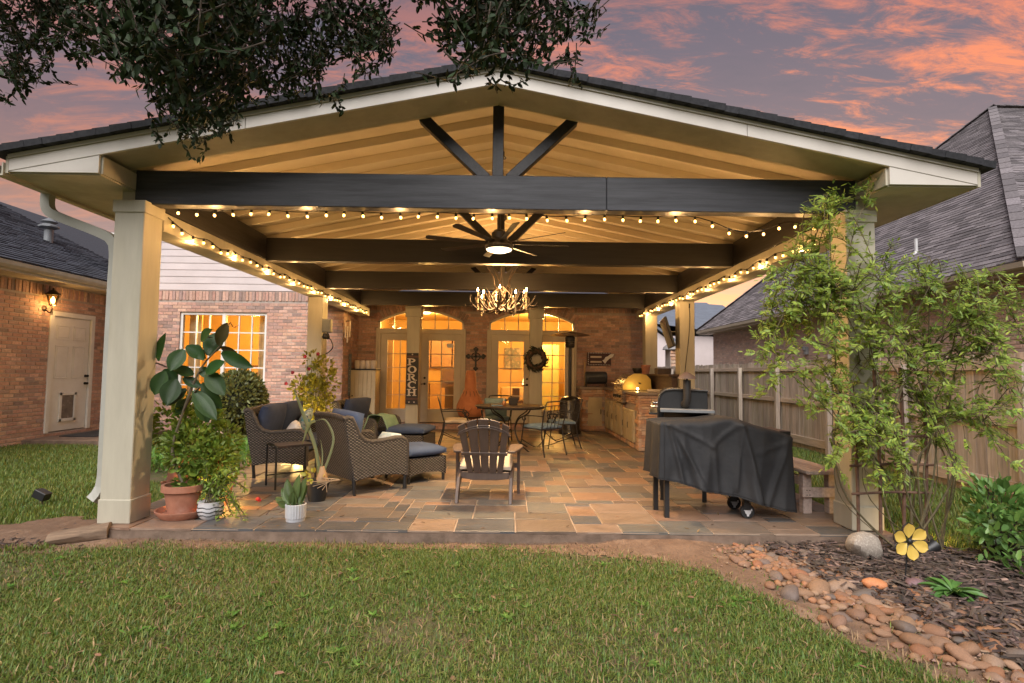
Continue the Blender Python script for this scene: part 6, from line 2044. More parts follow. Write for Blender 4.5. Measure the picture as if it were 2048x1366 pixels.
lv = Leaves(); cloud(lv, [((0, 0, .58), (.14, .12, .12))], 90, .05, .03); lv.build('foliage', BASIL, jr)
# sprawling plant in a small striped pot
sp2 = thing('striped_pot_plant', 'small sprawling plant in a white pot with dark stripes', 'potted plant', (-2.73, 5.20, 0), world=True)
pc = Vector((-2.73, 5.20, 0))
MB().lathe([(0, 0), (.07, 0), (.10, .03), (.115, .09), (.105, .14), (.11, .16), (.095, .16), (0, .13)], pc, 22).build('pot', WHITEC, sp2, smooth=45)
for z, r_ in ((.045, .1055), (.08, .1145), (.115, .111)): MB().tube([pc + Vector((r_ * math.cos(2 * PI * k / 22), r_ * math.sin(2 * PI * k / 22), z + .006 * math.sin(k * 1.7))) for k in range(22)], .0045, 5, closed=True).build('stripe', BLACK, sp2)
lv = Leaves(); stm = MB()
for k in range(34):
    if k % 3: e = at(rnd.uniform(425, 500), rnd.uniform(925, 1045), rnd.uniform(5.05, 5.4))
    else: e = at(rnd.uniform(380, 450), rnd.uniform(925, 1010), rnd.uniform(5.1, 5.4))
    P = bez([pc + Vector((rnd.uniform(-.05, .05), rnd.uniform(-.05, .05), .14)), pc.lerp(e, .5) + Vector((0, 0, .20)), e], 5)
    stm.tube(P, .0035, 4)
    for q in P[3:]:
        for _ in range(3): lv.add(q + rv() * .015, (rv() + Vector((.2, 0, .2))), Vector((0, -.3, 1)) + rv() * .6, rnd.uniform(.035, .06), .018)
lv.build('foliage', SHRUBL, sp2); stm.build('stem', VSTEM, sp2)
# strap leaved plant in a white ribbed pot
wp_ = thing('ribbed_pot_plant', 'small plant with upright strap leaves in a white ribbed pot', 'potted plant', (-1.93, 5.16, 0), world=True)
pc = Vector((-1.93, 5.16, 0))
rb = MB()
nr_ = 48
for z, r_ in ((0, .084), (.02, .086), (.03, .088), (.15, .092), (.155, .088), (.15, .08), (.10, .06)):
    for k in range(nr_):
        rr = r_ * (1 + (.018 if k % 2 and .02 < z < .156 else -.02))
        rb.v.append(pc + Vector((rr * math.cos(2 * PI * k / nr_), rr * math.sin(2 * PI * k / nr_), z)))
for i in range(6):
    for k in range(nr_): rb.f.append((i * nr_ + k, i * nr_ + (k + 1) % nr_, (i + 1) * nr_ + (k + 1) % nr_, (i + 1) * nr_ + k))
rb.f.append(tuple(range(nr_)))
rb.build('pot', pm('pale_glazed_pot', (.55, .55, .56), (.46, .46, .48), scale=6, rough=.4), wp_)
MB().lathe([(0, .13), (.075, .13)], pc, 18).build('potting_soil', MULCHS, wp_)
for a, b, c, d, w in ((585, 1010, 572, 958, 20), (590, 1010, 596, 950, 17), (597, 1010, 610, 955, 18), (580, 1012, 548, 994, 15), (588, 1012, 584, 985, 16), (575, 1013, 556, 1004, 14), (600, 1012, 612, 970, 15), (578, 1010, 562, 975, 12)):
    p, q = at(a, b, 5.16 + rnd.uniform(-.03, .03)), at(c, d, 5.16 + rnd.uniform(-.07, .05))
    big_leaf(p, q, w * 5.16 / 1100, Vector((rnd.uniform(-.3, .3), -1, .3)), curl=.1, fold=.3).build('leaf', STRAP, wp_, smooth=80)
MB().tube(bez([at(560, 1018, 5.12), at(540, 1022, 5.10), at(532, 1030, 5.08)], 4), .004, 4).build('stem', TWIG, wp_)
# onion-like plant in a black pot
op_ = thing('onion_plant', 'tall drooping onion like plant in a black plastic pot', 'potted plant', (-2.0, 5.93, 0), world=True)
pc = Vector((-2.0, 5.93, 0))
MB().lathe([(0, 0), (.085, 0), (.125, .19), (.138, .19), (.138, .215), (.12, .215), (0, .18)], pc, 24).build('pot', BLACK, op_, smooth=40)
MB().lathe([(0, .185), (.11, .185)], pc, 18).build('potting_soil', MULCHS, op_)
MB().lathe([(.0, .16), (.05, .18), (.06, .23), (.04, .30), (.025, .36)], pc + Vector((.05, 0, 0)), 14).build('bulb', pm('tan_plant_bulb', (.45, .28, .16), (.38, .24, .12), scale=6, rough=.6), op_, smooth=60)
for pts, w in (([(640, 955), (632, 900), (615, 850), (596, 800), (588, 776)], .040), ([(645, 950), (663, 900), (666, 870), (650, 840), (630, 873 - 30)], .028), ([(630, 842), (618, 850), (604, 890)], .035), ([(642, 955), (645, 910), (641, 880)], .016)):
    b = bez([at(x, y_, 5.92 + .02 * i) for i, (x, y_) in enumerate(pts)], 6)
    m = MB()
    for i, q in enumerate(b):
        t = i / (len(b) - 1)
        tan = (b[min(i + 1, len(b) - 1)] - b[max(i - 1, 0)]).normalized()
        sx_ = tan.cross(Vector((0, -1, 0))).normalized() * (w * .5 * min(1, (1.02 - t) * 2.2))
        m.v += [q - sx_, q + Vector((0, .006, 0)), q + sx_]
    for i in range(len(b) - 1):
        for j in range(2): m.f.append((i * 3 + j, i * 3 + j + 1, i * 3 + j + 4, i * 3 + j + 3))
    o = m.build('leaf', PALELEAF, op_, smooth=80)
    so_ = o.modifiers.new('thick', 'SOLIDIFY'); so_.thickness = .004
lv = Leaves(); cloud(lv, [(tuple(pc + Vector((-.03, -.03, .25))), (.10, .08, .06))], 26, .07, .04); lv.build('small_leaves', YELL, op_)
rt_ = MB()
for k in range(6): rt_.tube(bez([pc + Vector((.06, -.05, .25)), pc + Vector((.12 + .03 * k, -.1, .24)), pc + Vector((.15 - .05 * k, -.14, .12 + .02 * k))], 4), .004, 4)
rt_.build('dry_root', pm('dry_straw', (.36, .25, .15), rough=.8), op_)
# round clipped bush below the window, flowering plant at the middle column, ground cover
bw = thing('clipped_bush', 'round clipped green bush growing below the wide lit window', 'bush', (-5.25, 10.9, GZ), world=True)
bb_ = [ell(478, 805, 10.9, 50, 62, .5)]
lv = Leaves()
for _ in range(3200):
    v = rv().normalized()
    q = v * (1 - .16 * rnd.random() ** 2 + .06 * mnoise.noise(v * 3))
    c, r_ = bb_[0]
    lv.add(Vector(c) + Vector((q.x * r_[0], q.y * r_[1], q.z * r_[2])), v + rv() * .9, v + rv() * .5, rnd.uniform(.06, .11), .045)
cloud(lv, [ell(470, 905, 10.9, 35, 45, .3)], 250, .08, .04)
lv.build('foliage', BOXW, bw)
twigs((-5.25, 10.9, GZ), bb_, 14, .02, BARK, bw)
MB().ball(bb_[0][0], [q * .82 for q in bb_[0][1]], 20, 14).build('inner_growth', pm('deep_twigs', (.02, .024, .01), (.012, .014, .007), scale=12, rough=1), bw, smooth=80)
hb_ = thing('flowering_plant', 'yellow green climbing plant with red flowers at the left middle column', 'plant', (-3.45, 9.55, GZ), world=True)
hbl = [ell(628, 790, 9.5, 30, 38, .2), ell(604, 775, 9.5, 20, 22, .2), ell(645, 745, 9.55, 22, 32, .15), ell(625, 720, 9.6, 18, 16, .1), ell(640, 820, 9.4, 40, 22, .2), ell(662, 770, 9.55, 14, 28, .1)]
lv = Leaves(); cloud(lv, hbl, 1100, .085, .045); lv.build('foliage', YELL, hb_)
twigs((-3.42, 9.6, GZ), hbl, 22, .009, VSTEM, hb_)
for px, py in ((610, 713), (636, 708), (572, 767), (603, 777), (618, 738), (585, 745)):
    c = at(px, py, 9.42)
    fl2 = MB()
    for k in range(5):
        a = 2 * PI * k / 5
        fl2.ball(c + Vector((.016 * math.cos(a), 0, .016 * math.sin(a))), (.017, .010, .017), 7, 5)
    fl2.build('flower', PETAL, hb_, smooth=60)
gs = thing('garden_spotlight', 'small uplight half hidden in the yellow green flowering plant', 'spotlight', (-3.42, 9.0, GZ))
MB().lathe([(.0, 0), (.045, .0), (.055, .09), (.0, .085)], n=12, axis=Matrix.Rotation(R_(-20), 3, 'X')).tube([(0, 0, 0), (0, 0, -.08)], .008, 6).build('lamp_head', BLACK, gs)
point(gs, 'uplight', (0, .06, .34), 40, (1, .64, .2), .04)
gc = Leaves()
for _ in range(3600):
    x, y = rnd.uniform(-5.9, -3.72), rnd.uniform(7.2, 12.3)
    if x < -5.2 + .5 * math.sin(y * 1.3) or (y < 7.7 and x < -4.4): continue
    h = .22 + .12 * mnoise.noise((x * 1.5, y * 1.5, 0))
    gc.add((x, y, GZ + rnd.uniform(.02, max(.05, h))), rv() + Vector((0, -.2, .5)), Vector((0, -.3, 1)) + rv() * .7, rnd.uniform(.07, .13), .04)
tag(gc.build('ground_cover', COVERL), kind='stuff')
# plants in the bed by the fence
bs = thing('leafy_bed_plant', 'broad leaved green bush at the right end of the flower bed', 'bush', (3.95, 4.45, GZ), world=True)
bbl = [ell(2000, 1030, 4.35, 52, 58, .2), ell(2035, 1085, 4.3, 40, 55, .2), ell(1965, 1075, 4.4, 28, 40, .12), ell(2045, 1170, 4.1, 28, 50, .12), ell(1990, 990, 4.4, 40, 30, .15)]
lv = Leaves(); cloud(lv, bbl, 620, .092, .042, up=.6); lv.build('foliage', BASIL, bs)
twigs((3.95, 4.45, GZ), bbl, 26, .009, pm('dark_stem', (.05, .035, .025), rough=.8), bs)
lo_ = thing('rosette_plant', 'low rosette plant with lobed green leaves among the mulch', 'plant', (3.0, 3.78, GZ), world=True)
pc = gnd(1905, 1190, -.06)
for k in range(26):
    a = 2 * PI * k / 26 + rnd.uniform(-.15, .15)
    L = rnd.uniform(.11, .19)
    e = pc + Vector((L * math.cos(a), L * .9 * math.sin(a), rnd.uniform(.03, .12)))
    big_leaf(pc + Vector((0, 0, .02)), e, rnd.uniform(.035, .06), Vector((rnd.uniform(-.4, .4), -.1, 1)), curl=rnd.uniform(.15, .5), fold=.35, shape=1.5).build('leaf', BASIL, lo_, smooth=80)

# ================================================================ TRELLIS AND VINE
tr = thing('vine_trellis', 'rustic brown twig trellis standing in front of the right column', 'trellis', (3.45, 4.72, GZ), world=True)
for x0_, x1_, yb_, yt_ in ((1718, 1702, 1092, 770), (1762, 1748, 1095, 740), (1808, 1800, 1090, 735), (1852, 1846, 1080, 765)):
    MB().tube(bez([at(x0_, yb_ + 8, 4.72), at((x0_ + x1_) / 2 + 4, (yb_ + yt_) / 2, 4.73), at(x1_, yt_, 4.74)], 5), .014, 7).build('upright', TWIG, tr, smooth=60)
for a, b, yy_ in ((1702, 1748, 818), (1700, 1850, 873), (1706, 1862, 930), (1710, 1858, 986)):
    MB().tube([at(a - 6, yy_ + 2, 4.70), at((a + b) / 2, yy_ - 2, 4.70), at(b + 6, yy_, 4.70)], .011, 7).build('rung', TWIG, tr, smooth=60)
vn = thing('climbing_vine', 'sprawling light green vine climbing the trellis and right front column', 'vine', (3.45, 4.68, GZ), world=True)
BLOB = [(1560, 600, 50, 60), (1620, 590, 70, 50), (1690, 600, 60, 60), (1760, 560, 60, 40), (1830, 590, 80, 50), (1930, 590, 90, 40), (2000, 640, 60, 70), (1640, 680, 80, 70), (1740, 690, 90, 80), (1850, 700, 110, 70), (1960, 740, 90, 80),
        (1560, 720, 50, 50), (1640, 780, 50, 60), (1720, 820, 60, 70), (1800, 850, 80, 80), (1900, 860, 90, 80), (2010, 840, 50, 100), (1700, 910, 40, 40), (1840, 640, 120, 50), (1960, 660, 90, 50), (1600, 640, 80, 50), (1780, 960, 60, 50), (1655, 430, 45, 32), (1590, 500, 40, 50), (2060, 740, 60, 120), (1850, 760, 60, 60), (1700, 660, 60, 50)]
lv = Leaves()
stm = MB()


def frond(p, d, L, n=4):
    d = d.normalized()
    u = Vector((rnd.uniform(-.4, .4), -.5, 1)) + rv() * .5
    x = d.cross(u).normalized()
    stm.tube([p, p + d * L * .5, p + d * L - Vector((0, 0, L * .12))], [.0022, .0018, .001], 3, cap=False)
    for k in range(n):
        q = p + d * L * (.25 + .6 * k / n)
        for s in (-1, 1): lv.add(q, (x * s + d * .55 + rv() * .2), u, rnd.uniform(.038, .058), rnd.uniform(.014, .020))
    lv.add(p + d * L, d + rv() * .2, u, rnd.uniform(.04, .06), .018)


def shoot(P, r0, step=.055, start=.3, L=.11):
    b = bez(P, 7)
    n = len(b)
    stm.tube(b, [r0 * (1 - .8 * i / n) + .0012 for i in range(n)], 5)
    acc = 0
    for i in range(1, n):
        t = i / n
        acc += (b[i] - b[i - 1]).length
        if t > start:
            while acc > step:
                acc -= step
                tan = (b[i] - b[i - 1]).normalized()
                frond(b[i] + rv() * .01, tan * .5 + rv() * 1.1 + Vector((0, -.1, .1)), rnd.uniform(.7, 1.25) * L)
        else: acc = min(acc, step)


nodes = []
for k in range(14):   # main stems from the ground
    bx_ = 3.28 + rnd.uniform(0, .42)
    by_ = 4.66 + rnd.uniform(-.06, .08)
    px = rnd.uniform(1690, 1890)
    bow = rnd.uniform(-35, 60) * (2 if k % 4 == 0 else 1)
    tgt = rnd.choice(BLOB[1:11])
    P = [Vector((bx_, by_, GZ - .02)), at(px + bow, rnd.uniform(930, 1000), rnd.uniform(4.55, 4.9)), at(px + rnd.uniform(-30, 30) + bow * .6, rnd.uniform(780, 850), rnd.uniform(4.55, 4.9)), at(tgt[0] + rnd.uniform(-.5, .5) * tgt[2], tgt[1] + rnd.uniform(-.5, .5) * tgt[3], rnd.uniform(4.5, 5.0))]
    if P[1].x > 3.05 and P[1].y > 4.9: P[1].y = 4.88
    shoot(P, .009, start=.45, step=.09)
    nodes.append(P[2]); nodes.append(P[3]); nodes.append((P[2] + P[3]) / 2)
for k in range(230):
    tgt = BLOB[k % len(BLOB)]
    a, rr = rnd.uniform(0, 2 * PI), math.sqrt(rnd.random())
    e = at(tgt[0] + tgt[2] * rr * math.cos(a), tgt[1] + tgt[3] * rr * math.sin(a), rnd.uniform(4.3, 5.0))
    cand = sorted(nodes, key=lambda q: (q - e).length)[:5]
    s = rnd.choice(cand)
    if (s - e).length > .9: s = e + (s - e).normalized() * .9
    mid = s.lerp(e, .55) + Vector((rnd.uniform(-.08, .08), rnd.uniform(-.08, .08), .10 + rnd.uniform(0, .08)))
    shoot([s, mid, e], .0035, start=.15)
    if rnd.random() < .5: nodes.append(mid)
for P in ([(1690, 540), (1712, 450), (1735, 400), (1766, 335)], [(1575, 640), (1610, 540), (1645, 440), (1690, 400), (1725, 385)], [(1560, 560), (1540, 640), (1550, 720), (1530, 790)], [(1960, 560), (2010, 600), (2050, 690)], [(1640, 560), (1640, 480), (1670, 420)]):
    shoot([at(x, y_, 4.72 + .02 * i) for i, (x, y_) in enumerate(P)], .004, start=.1, step=.03, L=.09)
lp_ = MB()
for k in range(4):   # bare looping tendrils low down
    px = rnd.uniform(1760, 1880)
    w_ = rnd.uniform(50, 130) * rnd.choice((-1, 1))
    lp_.tube(bez([Vector((3.3 + rnd.uniform(0, .35), 4.68, GZ)), at(px + w_, 1000, 4.65), at(px + w_ * 1.1, 900, 4.62), at(px + w_ * .4, 800, 4.66), at(px, 760, 4.7)], 6), .004, 5)
lp_.build('tendril', VSTEM, vn, smooth=60)
lv.build('foliage', VINELEAF, vn)
stm.build('stem', VSTEM, vn)
ul = thing('column_uplight', 'small black ground light shining on the foot of the right column', 'spotlight', (3.60, 4.80, GZ))
MB().tube([(0, 0, -.02), (0, 0, .06)], .012, 8).lathe([(.0, .05), (.045, .05), (.055, .13), (.0, .125)], n=12, axis=Matrix.Rotation(R_(15), 3, 'X')).build('lamp_head', BLACK, ul)
point(ul, 'uplight', (.06, .10, .16), 5, (1, .60, .18), .04)
ul2 = thing('pot_uplight', 'small ground light glowing between the plant pots at the left column', 'spotlight', (-2.86, 5.50, 0))
MB().lathe([(.0, 0), (.045, .0), (.055, .07), (.0, .065)], n=12).build('lamp_head', BLACK, ul2)
point(ul2, 'uplight', (0, 0, .14), 16, (1, .56, .16), .04)

# ================================================================ LIVE OAK OVERHEAD
oak = thing('live_oak', 'dark live oak boughs hanging over the top of the picture', 'tree', (-6.6, .6, GZ), world=True)
MB().tube(bez([(-6.6, .6, GZ - .1), (-6.55, .65, .9), (-6.45, .8, 1.9), (-6.2, 1.1, 3.0)], 6), [.42, .36, .33, .31, .30, .29, .28, .28, .27, .27, .26, .26, .25, .25, .25, .24, .24, .23, .22], 14).build('trunk', BARK, oak, smooth=60)
lim = MB()
for P, r0 in (([(-6.2, 1.1, 3.0), (-4.6, 2.0, 4.0), (-2.6, 2.8, 4.35), (-.6, 3.1, 4.3), (.6, 3.2, 4.15)], .17), ([(-6.2, 1.1, 3.0), (-5.2, 2.6, 3.9), (-3.9, 3.6, 4.3), (-2.0, 3.6, 4.2)], .14), ([(-4.6, 2.0, 4.0), (-3.4, 2.7, 4.0), (-2.4, 3.0, 3.9)], .08), ([(-6.2, 1.1, 3.0), (-6.6, 2.4, 4.4), (-6.0, 4.0, 5.0)], .15)):
    b = bez(P, 6)
    lim.tube(b, [r0 * (1 - .8 * i / len(b)) for i in range(len(b))], 9)
lim.build('limb', BARK, oak, smooth=60)
CL = [(40, 50, 80), (60, 140, 55), (28, 185, 35), (110, 70, 55), (165, 125, 32), (200, 50, 75), (255, 105, 52), (278, 165, 38), (330, 80, 100), (340, 185, 60), (365, 250, 45), (405, 180, 80), (430, 60, 100), (455, 250, 40), (378, 292, 26), (388, 322, 10), (330, 290, 14), (500, 150, 75), (540, 50, 100), (560, 185, 45), (610, 165, 45),
      (640, 100, 75), (655, 205, 20), (680, 228, 9), (705, 55, 80), (735, 110, 50), (700, 165, 18), (765, 25, 26), (770, 125, 14), (745, 165, 14), (950, 30, 60), (925, 80, 40), (962, 105, 46), (935, 145, 26), (1000, 60, 60), (1012, 125, 42), (1060, 40, 60), (1058, 120, 32), (1110, 55, 50), (1105, 120, 20), (1150, 70, 30), (1174, 88, 14), (1150, 150, 12), (1148, 175, 8), (893, 95, 16), (1045, 165, 12), (915, 170, 10), (980, 165, 10), (840, 8, 14)]
CL += [(x, -60, 70) for x in range(-40, 1160, 90)] + [(x, -150, 80) for x in range(-60, 1100, 130)] + [(-50, 80, 60), (-60, 180, 40)]
lv = Leaves()
tw = MB()
for px, py, r_ in CL:
    r_ *= .86
    if py > 0: py -= 8
    n = max(2, int(r_ * r_ * (.0125 if py > 0 else .0135)))
    yc = 2.9 + .55 * math.sin(px * .011 + 1) + rnd.uniform(-.2, .2)
    if 290 < px < 500 and py > 230: yc = 3.5
    for k in range(n):
        a, rr = rnd.uniform(0, 2 * PI), math.sqrt(rnd.random())
        e = at(px + r_ * rr * math.cos(a), py + r_ * rr * math.sin(a), yc + rnd.uniform(-.35, .35))
        L = rnd.uniform(.14, .26)
        d = Vector((rnd.uniform(-.7, .7), rnd.uniform(-.5, .5), -.75 + rnd.uniform(-.3, .7))).normalized()
        s = e - d * L
        mid = s.lerp(e, .5) + rv() * .03
        P = bez([s, mid, e], 5)
        tw.tube(P, [.0035 - .0025 * i / len(P) for i in range(len(P))], 4, cap=False)
        for i in range(2, len(P)):
            tan = (P[i] - P[i - 1]).normalized()
            for _ in range(1 if i % 2 else 2): lv.add(P[i] + rv() * .008, tan * .6 + rv() * .9, rv() + Vector((0, -.2, .5)), rnd.uniform(.030, .052), rnd.uniform(.015, .025))
lv.build('foliage', OAKLEAF, oak, wide=.42)
tw.build('twig', BARK, oak)

# ================================================================ STONES AND SMALL THINGS
SB = []
for k in range(10):
    b = MB().ball((0, 0, 0), (1, .78 + .2 * rnd.random(), .55 + .2 * rnd.random()), 12, 8)
    s_ = rnd.uniform(0, 50)
    b.v = [tuple(Vector(v) * (1 + .38 * mnoise.noise(Vector(v) * 1.0 + Vector((s_, 0, 0))) + .10 * mnoise.noise(Vector(v) * 2.4 + Vector((s_, 3, 0))))) for v in b.v]
    b.f = [f for f in b.f]
    SB.append(b.mesh('river_stone', smooth=55, weld=True))
path = [(2.12, 4.78, .17), (2.24, 4.52, .22), (2.28, 4.25, .24), (2.33, 4.0, .26), (2.45, 3.78, .32), (2.58, 3.55, .38), (2.68, 3.3, .36), (2.78, 3.05, .36), (2.88, 2.8, .36), (3.0, 2.5, .36)]
placed = []


def try_stone(x, y, r):
    for a, b, c in placed:
        if (a - x) ** 2 + (b - y) ** 2 < ((c + r) * .80) ** 2: return False
    placed.append((x, y, r))
    return True


NAMED = {}
cand = []
for t in range(9000):
    k = rnd.randrange(len(path) - 1)
    f = rnd.random()
    a, b = path[k], path[k + 1]
    w = (a[2] + (b[2] - a[2]) * f) * .92
    x = a[0] + (b[0] - a[0]) * f + rnd.gauss(0, .60) * w
    y = a[1] + (b[1] - a[1]) * f + rnd.gauss(0, .35) * w
    if y > 4.79 or y < 2.4: continue
    r = rnd.choice([.024, .028, .033, .04, .047, .056]) if t < 3600 else rnd.choice([.020, .025, .03])
    if y < 3.9: r *= 1.3
    if try_stone(x, y, r) and len(placed) > 520: break
PB_ = MB()
SMESH = {}
for m_ in (RIVER, RIVER_G, RIVER_T):
    L_ = []
    for q in SB:
        w_ = q.copy(); w_.materials.clear(); w_.materials.append(m_); L_.append(w_)
    SMESH[m_.name] = L_
placed.sort(key=lambda q: -q[2] / q[1])
for x, y, r in placed[294:]:
    pb = MB().ball((0, 0, 0), 1, 9, 6)
    R3 = Matrix.Rotation(rnd.uniform(0, 6), 3, 'Z')
    s3 = rnd.uniform(0, 40)
    PB_.add([R3 @ Vector((v[0] * r * 1.15, v[1] * r * .9, v[2] * r * .75)) * (1 + .3 * mnoise.noise(Vector(v) + Vector((s3, 0, 0)))) + Vector((x, y, gz(x, y) + .010 + r * .2)) for v in pb.v], pb.f)
if PB_.v: tag(PB_.build('river_pebbles', RIVER, None, smooth=60), kind='stuff')
for x, y, r in placed[:294]:
    m_ = rnd.choices([RIVER, RIVER_G, RIVER_T], [5, 2.2, 2.8])[0]
    o = bpy.data.objects.new('river_stone', rnd.choice(SMESH[m_.name]))
    col.objects.link(o)
    sc3 = r * rnd.uniform(.95, 1.25)
    o.scale = (sc3 * 1.15, sc3 * .92, sc3 * .8)
    o.location = (x, y, gz(x, y) + .010 + sc3 * .17)
    o.rotation_euler = (rnd.uniform(-.3, .3), rnd.uniform(-.3, .3), rnd.uniform(0, 6.28))
    size = 'small' if sc3 < .034 else 'medium' if sc3 < .054 else 'large'
    hue = {'river_stone': 'rusty orange brown', 'grey_river_stone': 'dull grey brown', 'tan_river_stone': 'pale tan'}[m_.name]
    zone = 'near the slab corner' if y > 4.35 else 'halfway along the border, below the boulder' if y > 3.75 else 'level with the rosette plant' if y > 3.2 else 'at the lawn end of the border'
    tag(o, size + ' ' + hue + ' river stone ' + zone, 'stone', 'river stones edging the flower bed')
big = MB().ball((0, 0, 0), (1, .8, .72), 18, 12)
big.v = [tuple(Vector((v[0], v[1], v[2] * (1.0 + .35 * v[0]))) * (1 + .20 * mnoise.noise(Vector(v) * 1.3 + Vector((7, 1, 0))) + .07 * mnoise.noise(Vector(v) * 4))) for v in big.v]
bo_ = link('boulder', big.mesh('boulder', smooth=32, weld=True), BOULDER)
bo_.location = (2.93, 4.55, .0); bo_.scale = (.165, .14, .155); bo_.rotation_euler = (0, R_(14), R_(20))
tag(bo_, 'pale grey boulder, the biggest stone in the bed near the column', 'boulder')
ors = link('stone', SB[2].copy(), None)
ors.data.materials.clear(); ors.data.materials.append(pm('orange_stone', (.58, .24, .10), (.46, .17, .07), scale=8, rough=.7, bump=.3))
p = gnd(1748, 1167, -.04); ors.location = p; ors.scale = (.075, .065, .06)
tag(ors, 'bright orange rounded stone lying below the pale boulder', 'stone')
pus = link('stone', SB[5].copy(), None)
pus.data.materials.clear(); pus.data.materials.append(pm('purple_stone', (.22, .13, .14), (.15, .09, .10), scale=8, rough=.5, bump=.5))
p = gnd(1832, 1166, -.05); pus.location = p; pus.scale = (.075, .07, .05)
tag(pus, 'flat dull purple stone beside the stake of the yellow flower ornament', 'stone')
mc = MB()
K = 5200
pv_, pf_ = [], []
for k in range(K):
    x, y = rnd.uniform(2.05, 5.0), rnd.uniform(2.5, 4.82)
    if k > 4850: x, y = -4.1 + rnd.gauss(0, .24), 4.95 + rnd.gauss(0, .2)
    elif x < stone_line(y) - .02 or y > 4.84 - .35 * max(0, x - 3.4): continue
    a = rnd.uniform(0, 6.28); L = rnd.uniform(.02, .06); w = rnd.uniform(.004, .013)
    z = gz(x, y) + (.034 if x > 0 else .008) + rnd.uniform(-.006, .03)
    d = Vector((math.cos(a), math.sin(a), rnd.uniform(-.3, .3))) * L; s = Vector((-math.sin(a), math.cos(a), rnd.uniform(-.4, .4))) * w
    b = len(pv_); c = Vector((x, y, z))
    pv_ += [c - d - s, c + d - s, c + d + s, c - d + s, c - d * .9 + Vector((0, 0, .006)), c + d * .9 + Vector((0, 0, .006))]
    pf_ += [(b, b + 1, b + 5, b + 4), (b + 2, b + 3, b + 4, b + 5)]
me = bpy.data.meshes.new('mulch_chips'); me.from_pydata(pv_, [], pf_)
tag(link('mulch_chips', me, pm('bark_chips', (.10, .065, .05), (.05, .035, .03), c3=(.22, .15, .115), scale=3, rough=.9, bump=0, isl=.5)), kind='stuff')
gv = MB()
oct_ = [(1, 0, 0), (0, 1, 0), (-1, 0, 0), (0, -1, 0), (0, 0, .7), (0, 0, -.7)]
for k in range(2600):
    y = rnd.uniform(2.45, 4.8)
    x = stone_line(y) + .12 + rnd.gauss(0, .22)
    r = rnd.uniform(.006, .020) if k % 3 == 0 else rnd.uniform(.005, .011)
    rz_ = Matrix.Rotation(rnd.uniform(0, 6), 3, 'Z')
    gv.add([rz_ @ Vector((a * r * rnd.uniform(.7, 1.4), b * r, c * r)) + Vector((x, y, gz(x, y) + .014 + r * .4)) for a, b, c in oct_], [(0, 1, 4), (1, 2, 4), (2, 3, 4), (3, 0, 4), (1, 0, 5), (2, 1, 5), (3, 2, 5), (0, 3, 5)])
tag(gv.build('gravel', pm('fine_gravel', (.30, .19, .125), (.17, .11, .08), scale=20, rough=.85, bump=0, isl=.4), None, smooth=60), kind='stuff')
# flower ornament on a stake
fw = thing('flower_ornament', 'yellow metal flower ornament on a thin stake in the mulch', 'garden ornament', (2.85, 4.02, GZ), world=True)
fc = at(1818, 1082, 4.0)
YP = pm('yellow_enamel', (.62, .43, .09), (.54, .36, .07), scale=5, rough=.4, bump=.1, stain=((.40, .26, .06), 9, .4))
for k in range(6):
    a = PI / 2 + k * PI / 3 + .12
    d = Vector((math.cos(a), -.12, math.sin(a)))
    big_leaf(fc + d * .018, fc + d * .132, .085, Vector((0, -1, .1)), curl=-.06, fold=.12, shape=1.5).build('petal', YP, fw, smooth=80)
    x = Vector((-math.sin(a), 0, math.cos(a)))
    pts = [fc + d * (.018 + .116 * t) + x * (.046 * math.sin(PI * min(1, t * .96 + .03) ** 1.5) ** .75) * s for s, ts in ((1, [i / 8 for i in range(9)]), (-1, [1 - i / 8 for i in range(1, 9)])) for t in ts]
    MB().tube(pts, .0032, 5, closed=True).build('petal_rim', BLACK, fw)
MB().ball(fc + Vector((0, -.012, 0)), (.020, .014, .020), 12, 8).build('hub', BLACK, fw, smooth=60)
MB().tube([fc + Vector((0, .01, 0)), Vector((fc.x - .03, fc.y + .02, GZ - .05))], .005, 6).build('stake', BLACK, fw)
sl_ = thing('solar_light', 'small black solar spotlight in the mulch behind the yellow flower ornament', 'spotlight', gnd(1862, 1110, -.08))
MB().lathe([(.0, -.05), (.038, -.05), (.05, .05), (.04, .055), (0, .04)], (0, 0, .06), 14, axis=Matrix.Rotation(R_(60), 3, 'Y')).tube([(0, 0, .05), (0, 0, -.05)], .008, 6).build('lamp_head', BLACK, sl_, smooth=40)
# left side odds and ends
ls = thing('lawn_spotlight', 'small black box spotlight tilted in the grass left of the downspout', 'spotlight', (-4.95, 6.0, GZ))
MB().box((0, 0, .12), (.13, .10, .085), rot=Matrix.Rotation(R_(25), 3, 'Y')).tube([(0, 0, .1), (.02, 0, -.05)], .01, 6).build('lamp_head', BLACK, ls, bevel=.006)
pth = thing('path_light', 'tiny black path light beside the flat log', 'path light', gnd(128, 1078, -.09))
MB().lathe([(.035, .06), (.04, .075), (.02, .085), (0, .088)], n=12).tube([(0, 0, .06), (0, 0, -.05)], .008, 6).lathe([(.022, .02), (.022, .06)], n=8).build('light', BLACK, pth)
lg = MB()
for i in range(7):
    t = i / 6
    for k in range(10):
        a = 2 * PI * k / 10
        lg.v.append((-.21 + .42 * t, .10 * math.cos(a) * (1 - .2 * abs(t - .5)) + .015 * mnoise.noise((t * 3, k, 1)), .045 + .05 * math.sin(a) + .05 * t * (math.sin(a) > -.2) + .012 * mnoise.noise((t * 4, k * 2, 4))))
for i in range(6):
    for k in range(10): lg.f.append((i * 10 + k, i * 10 + (k + 1) % 10, (i + 1) * 10 + (k + 1) % 10, (i + 1) * 10 + k))
lg.f += [tuple(range(10)), tuple(range(60, 70))]
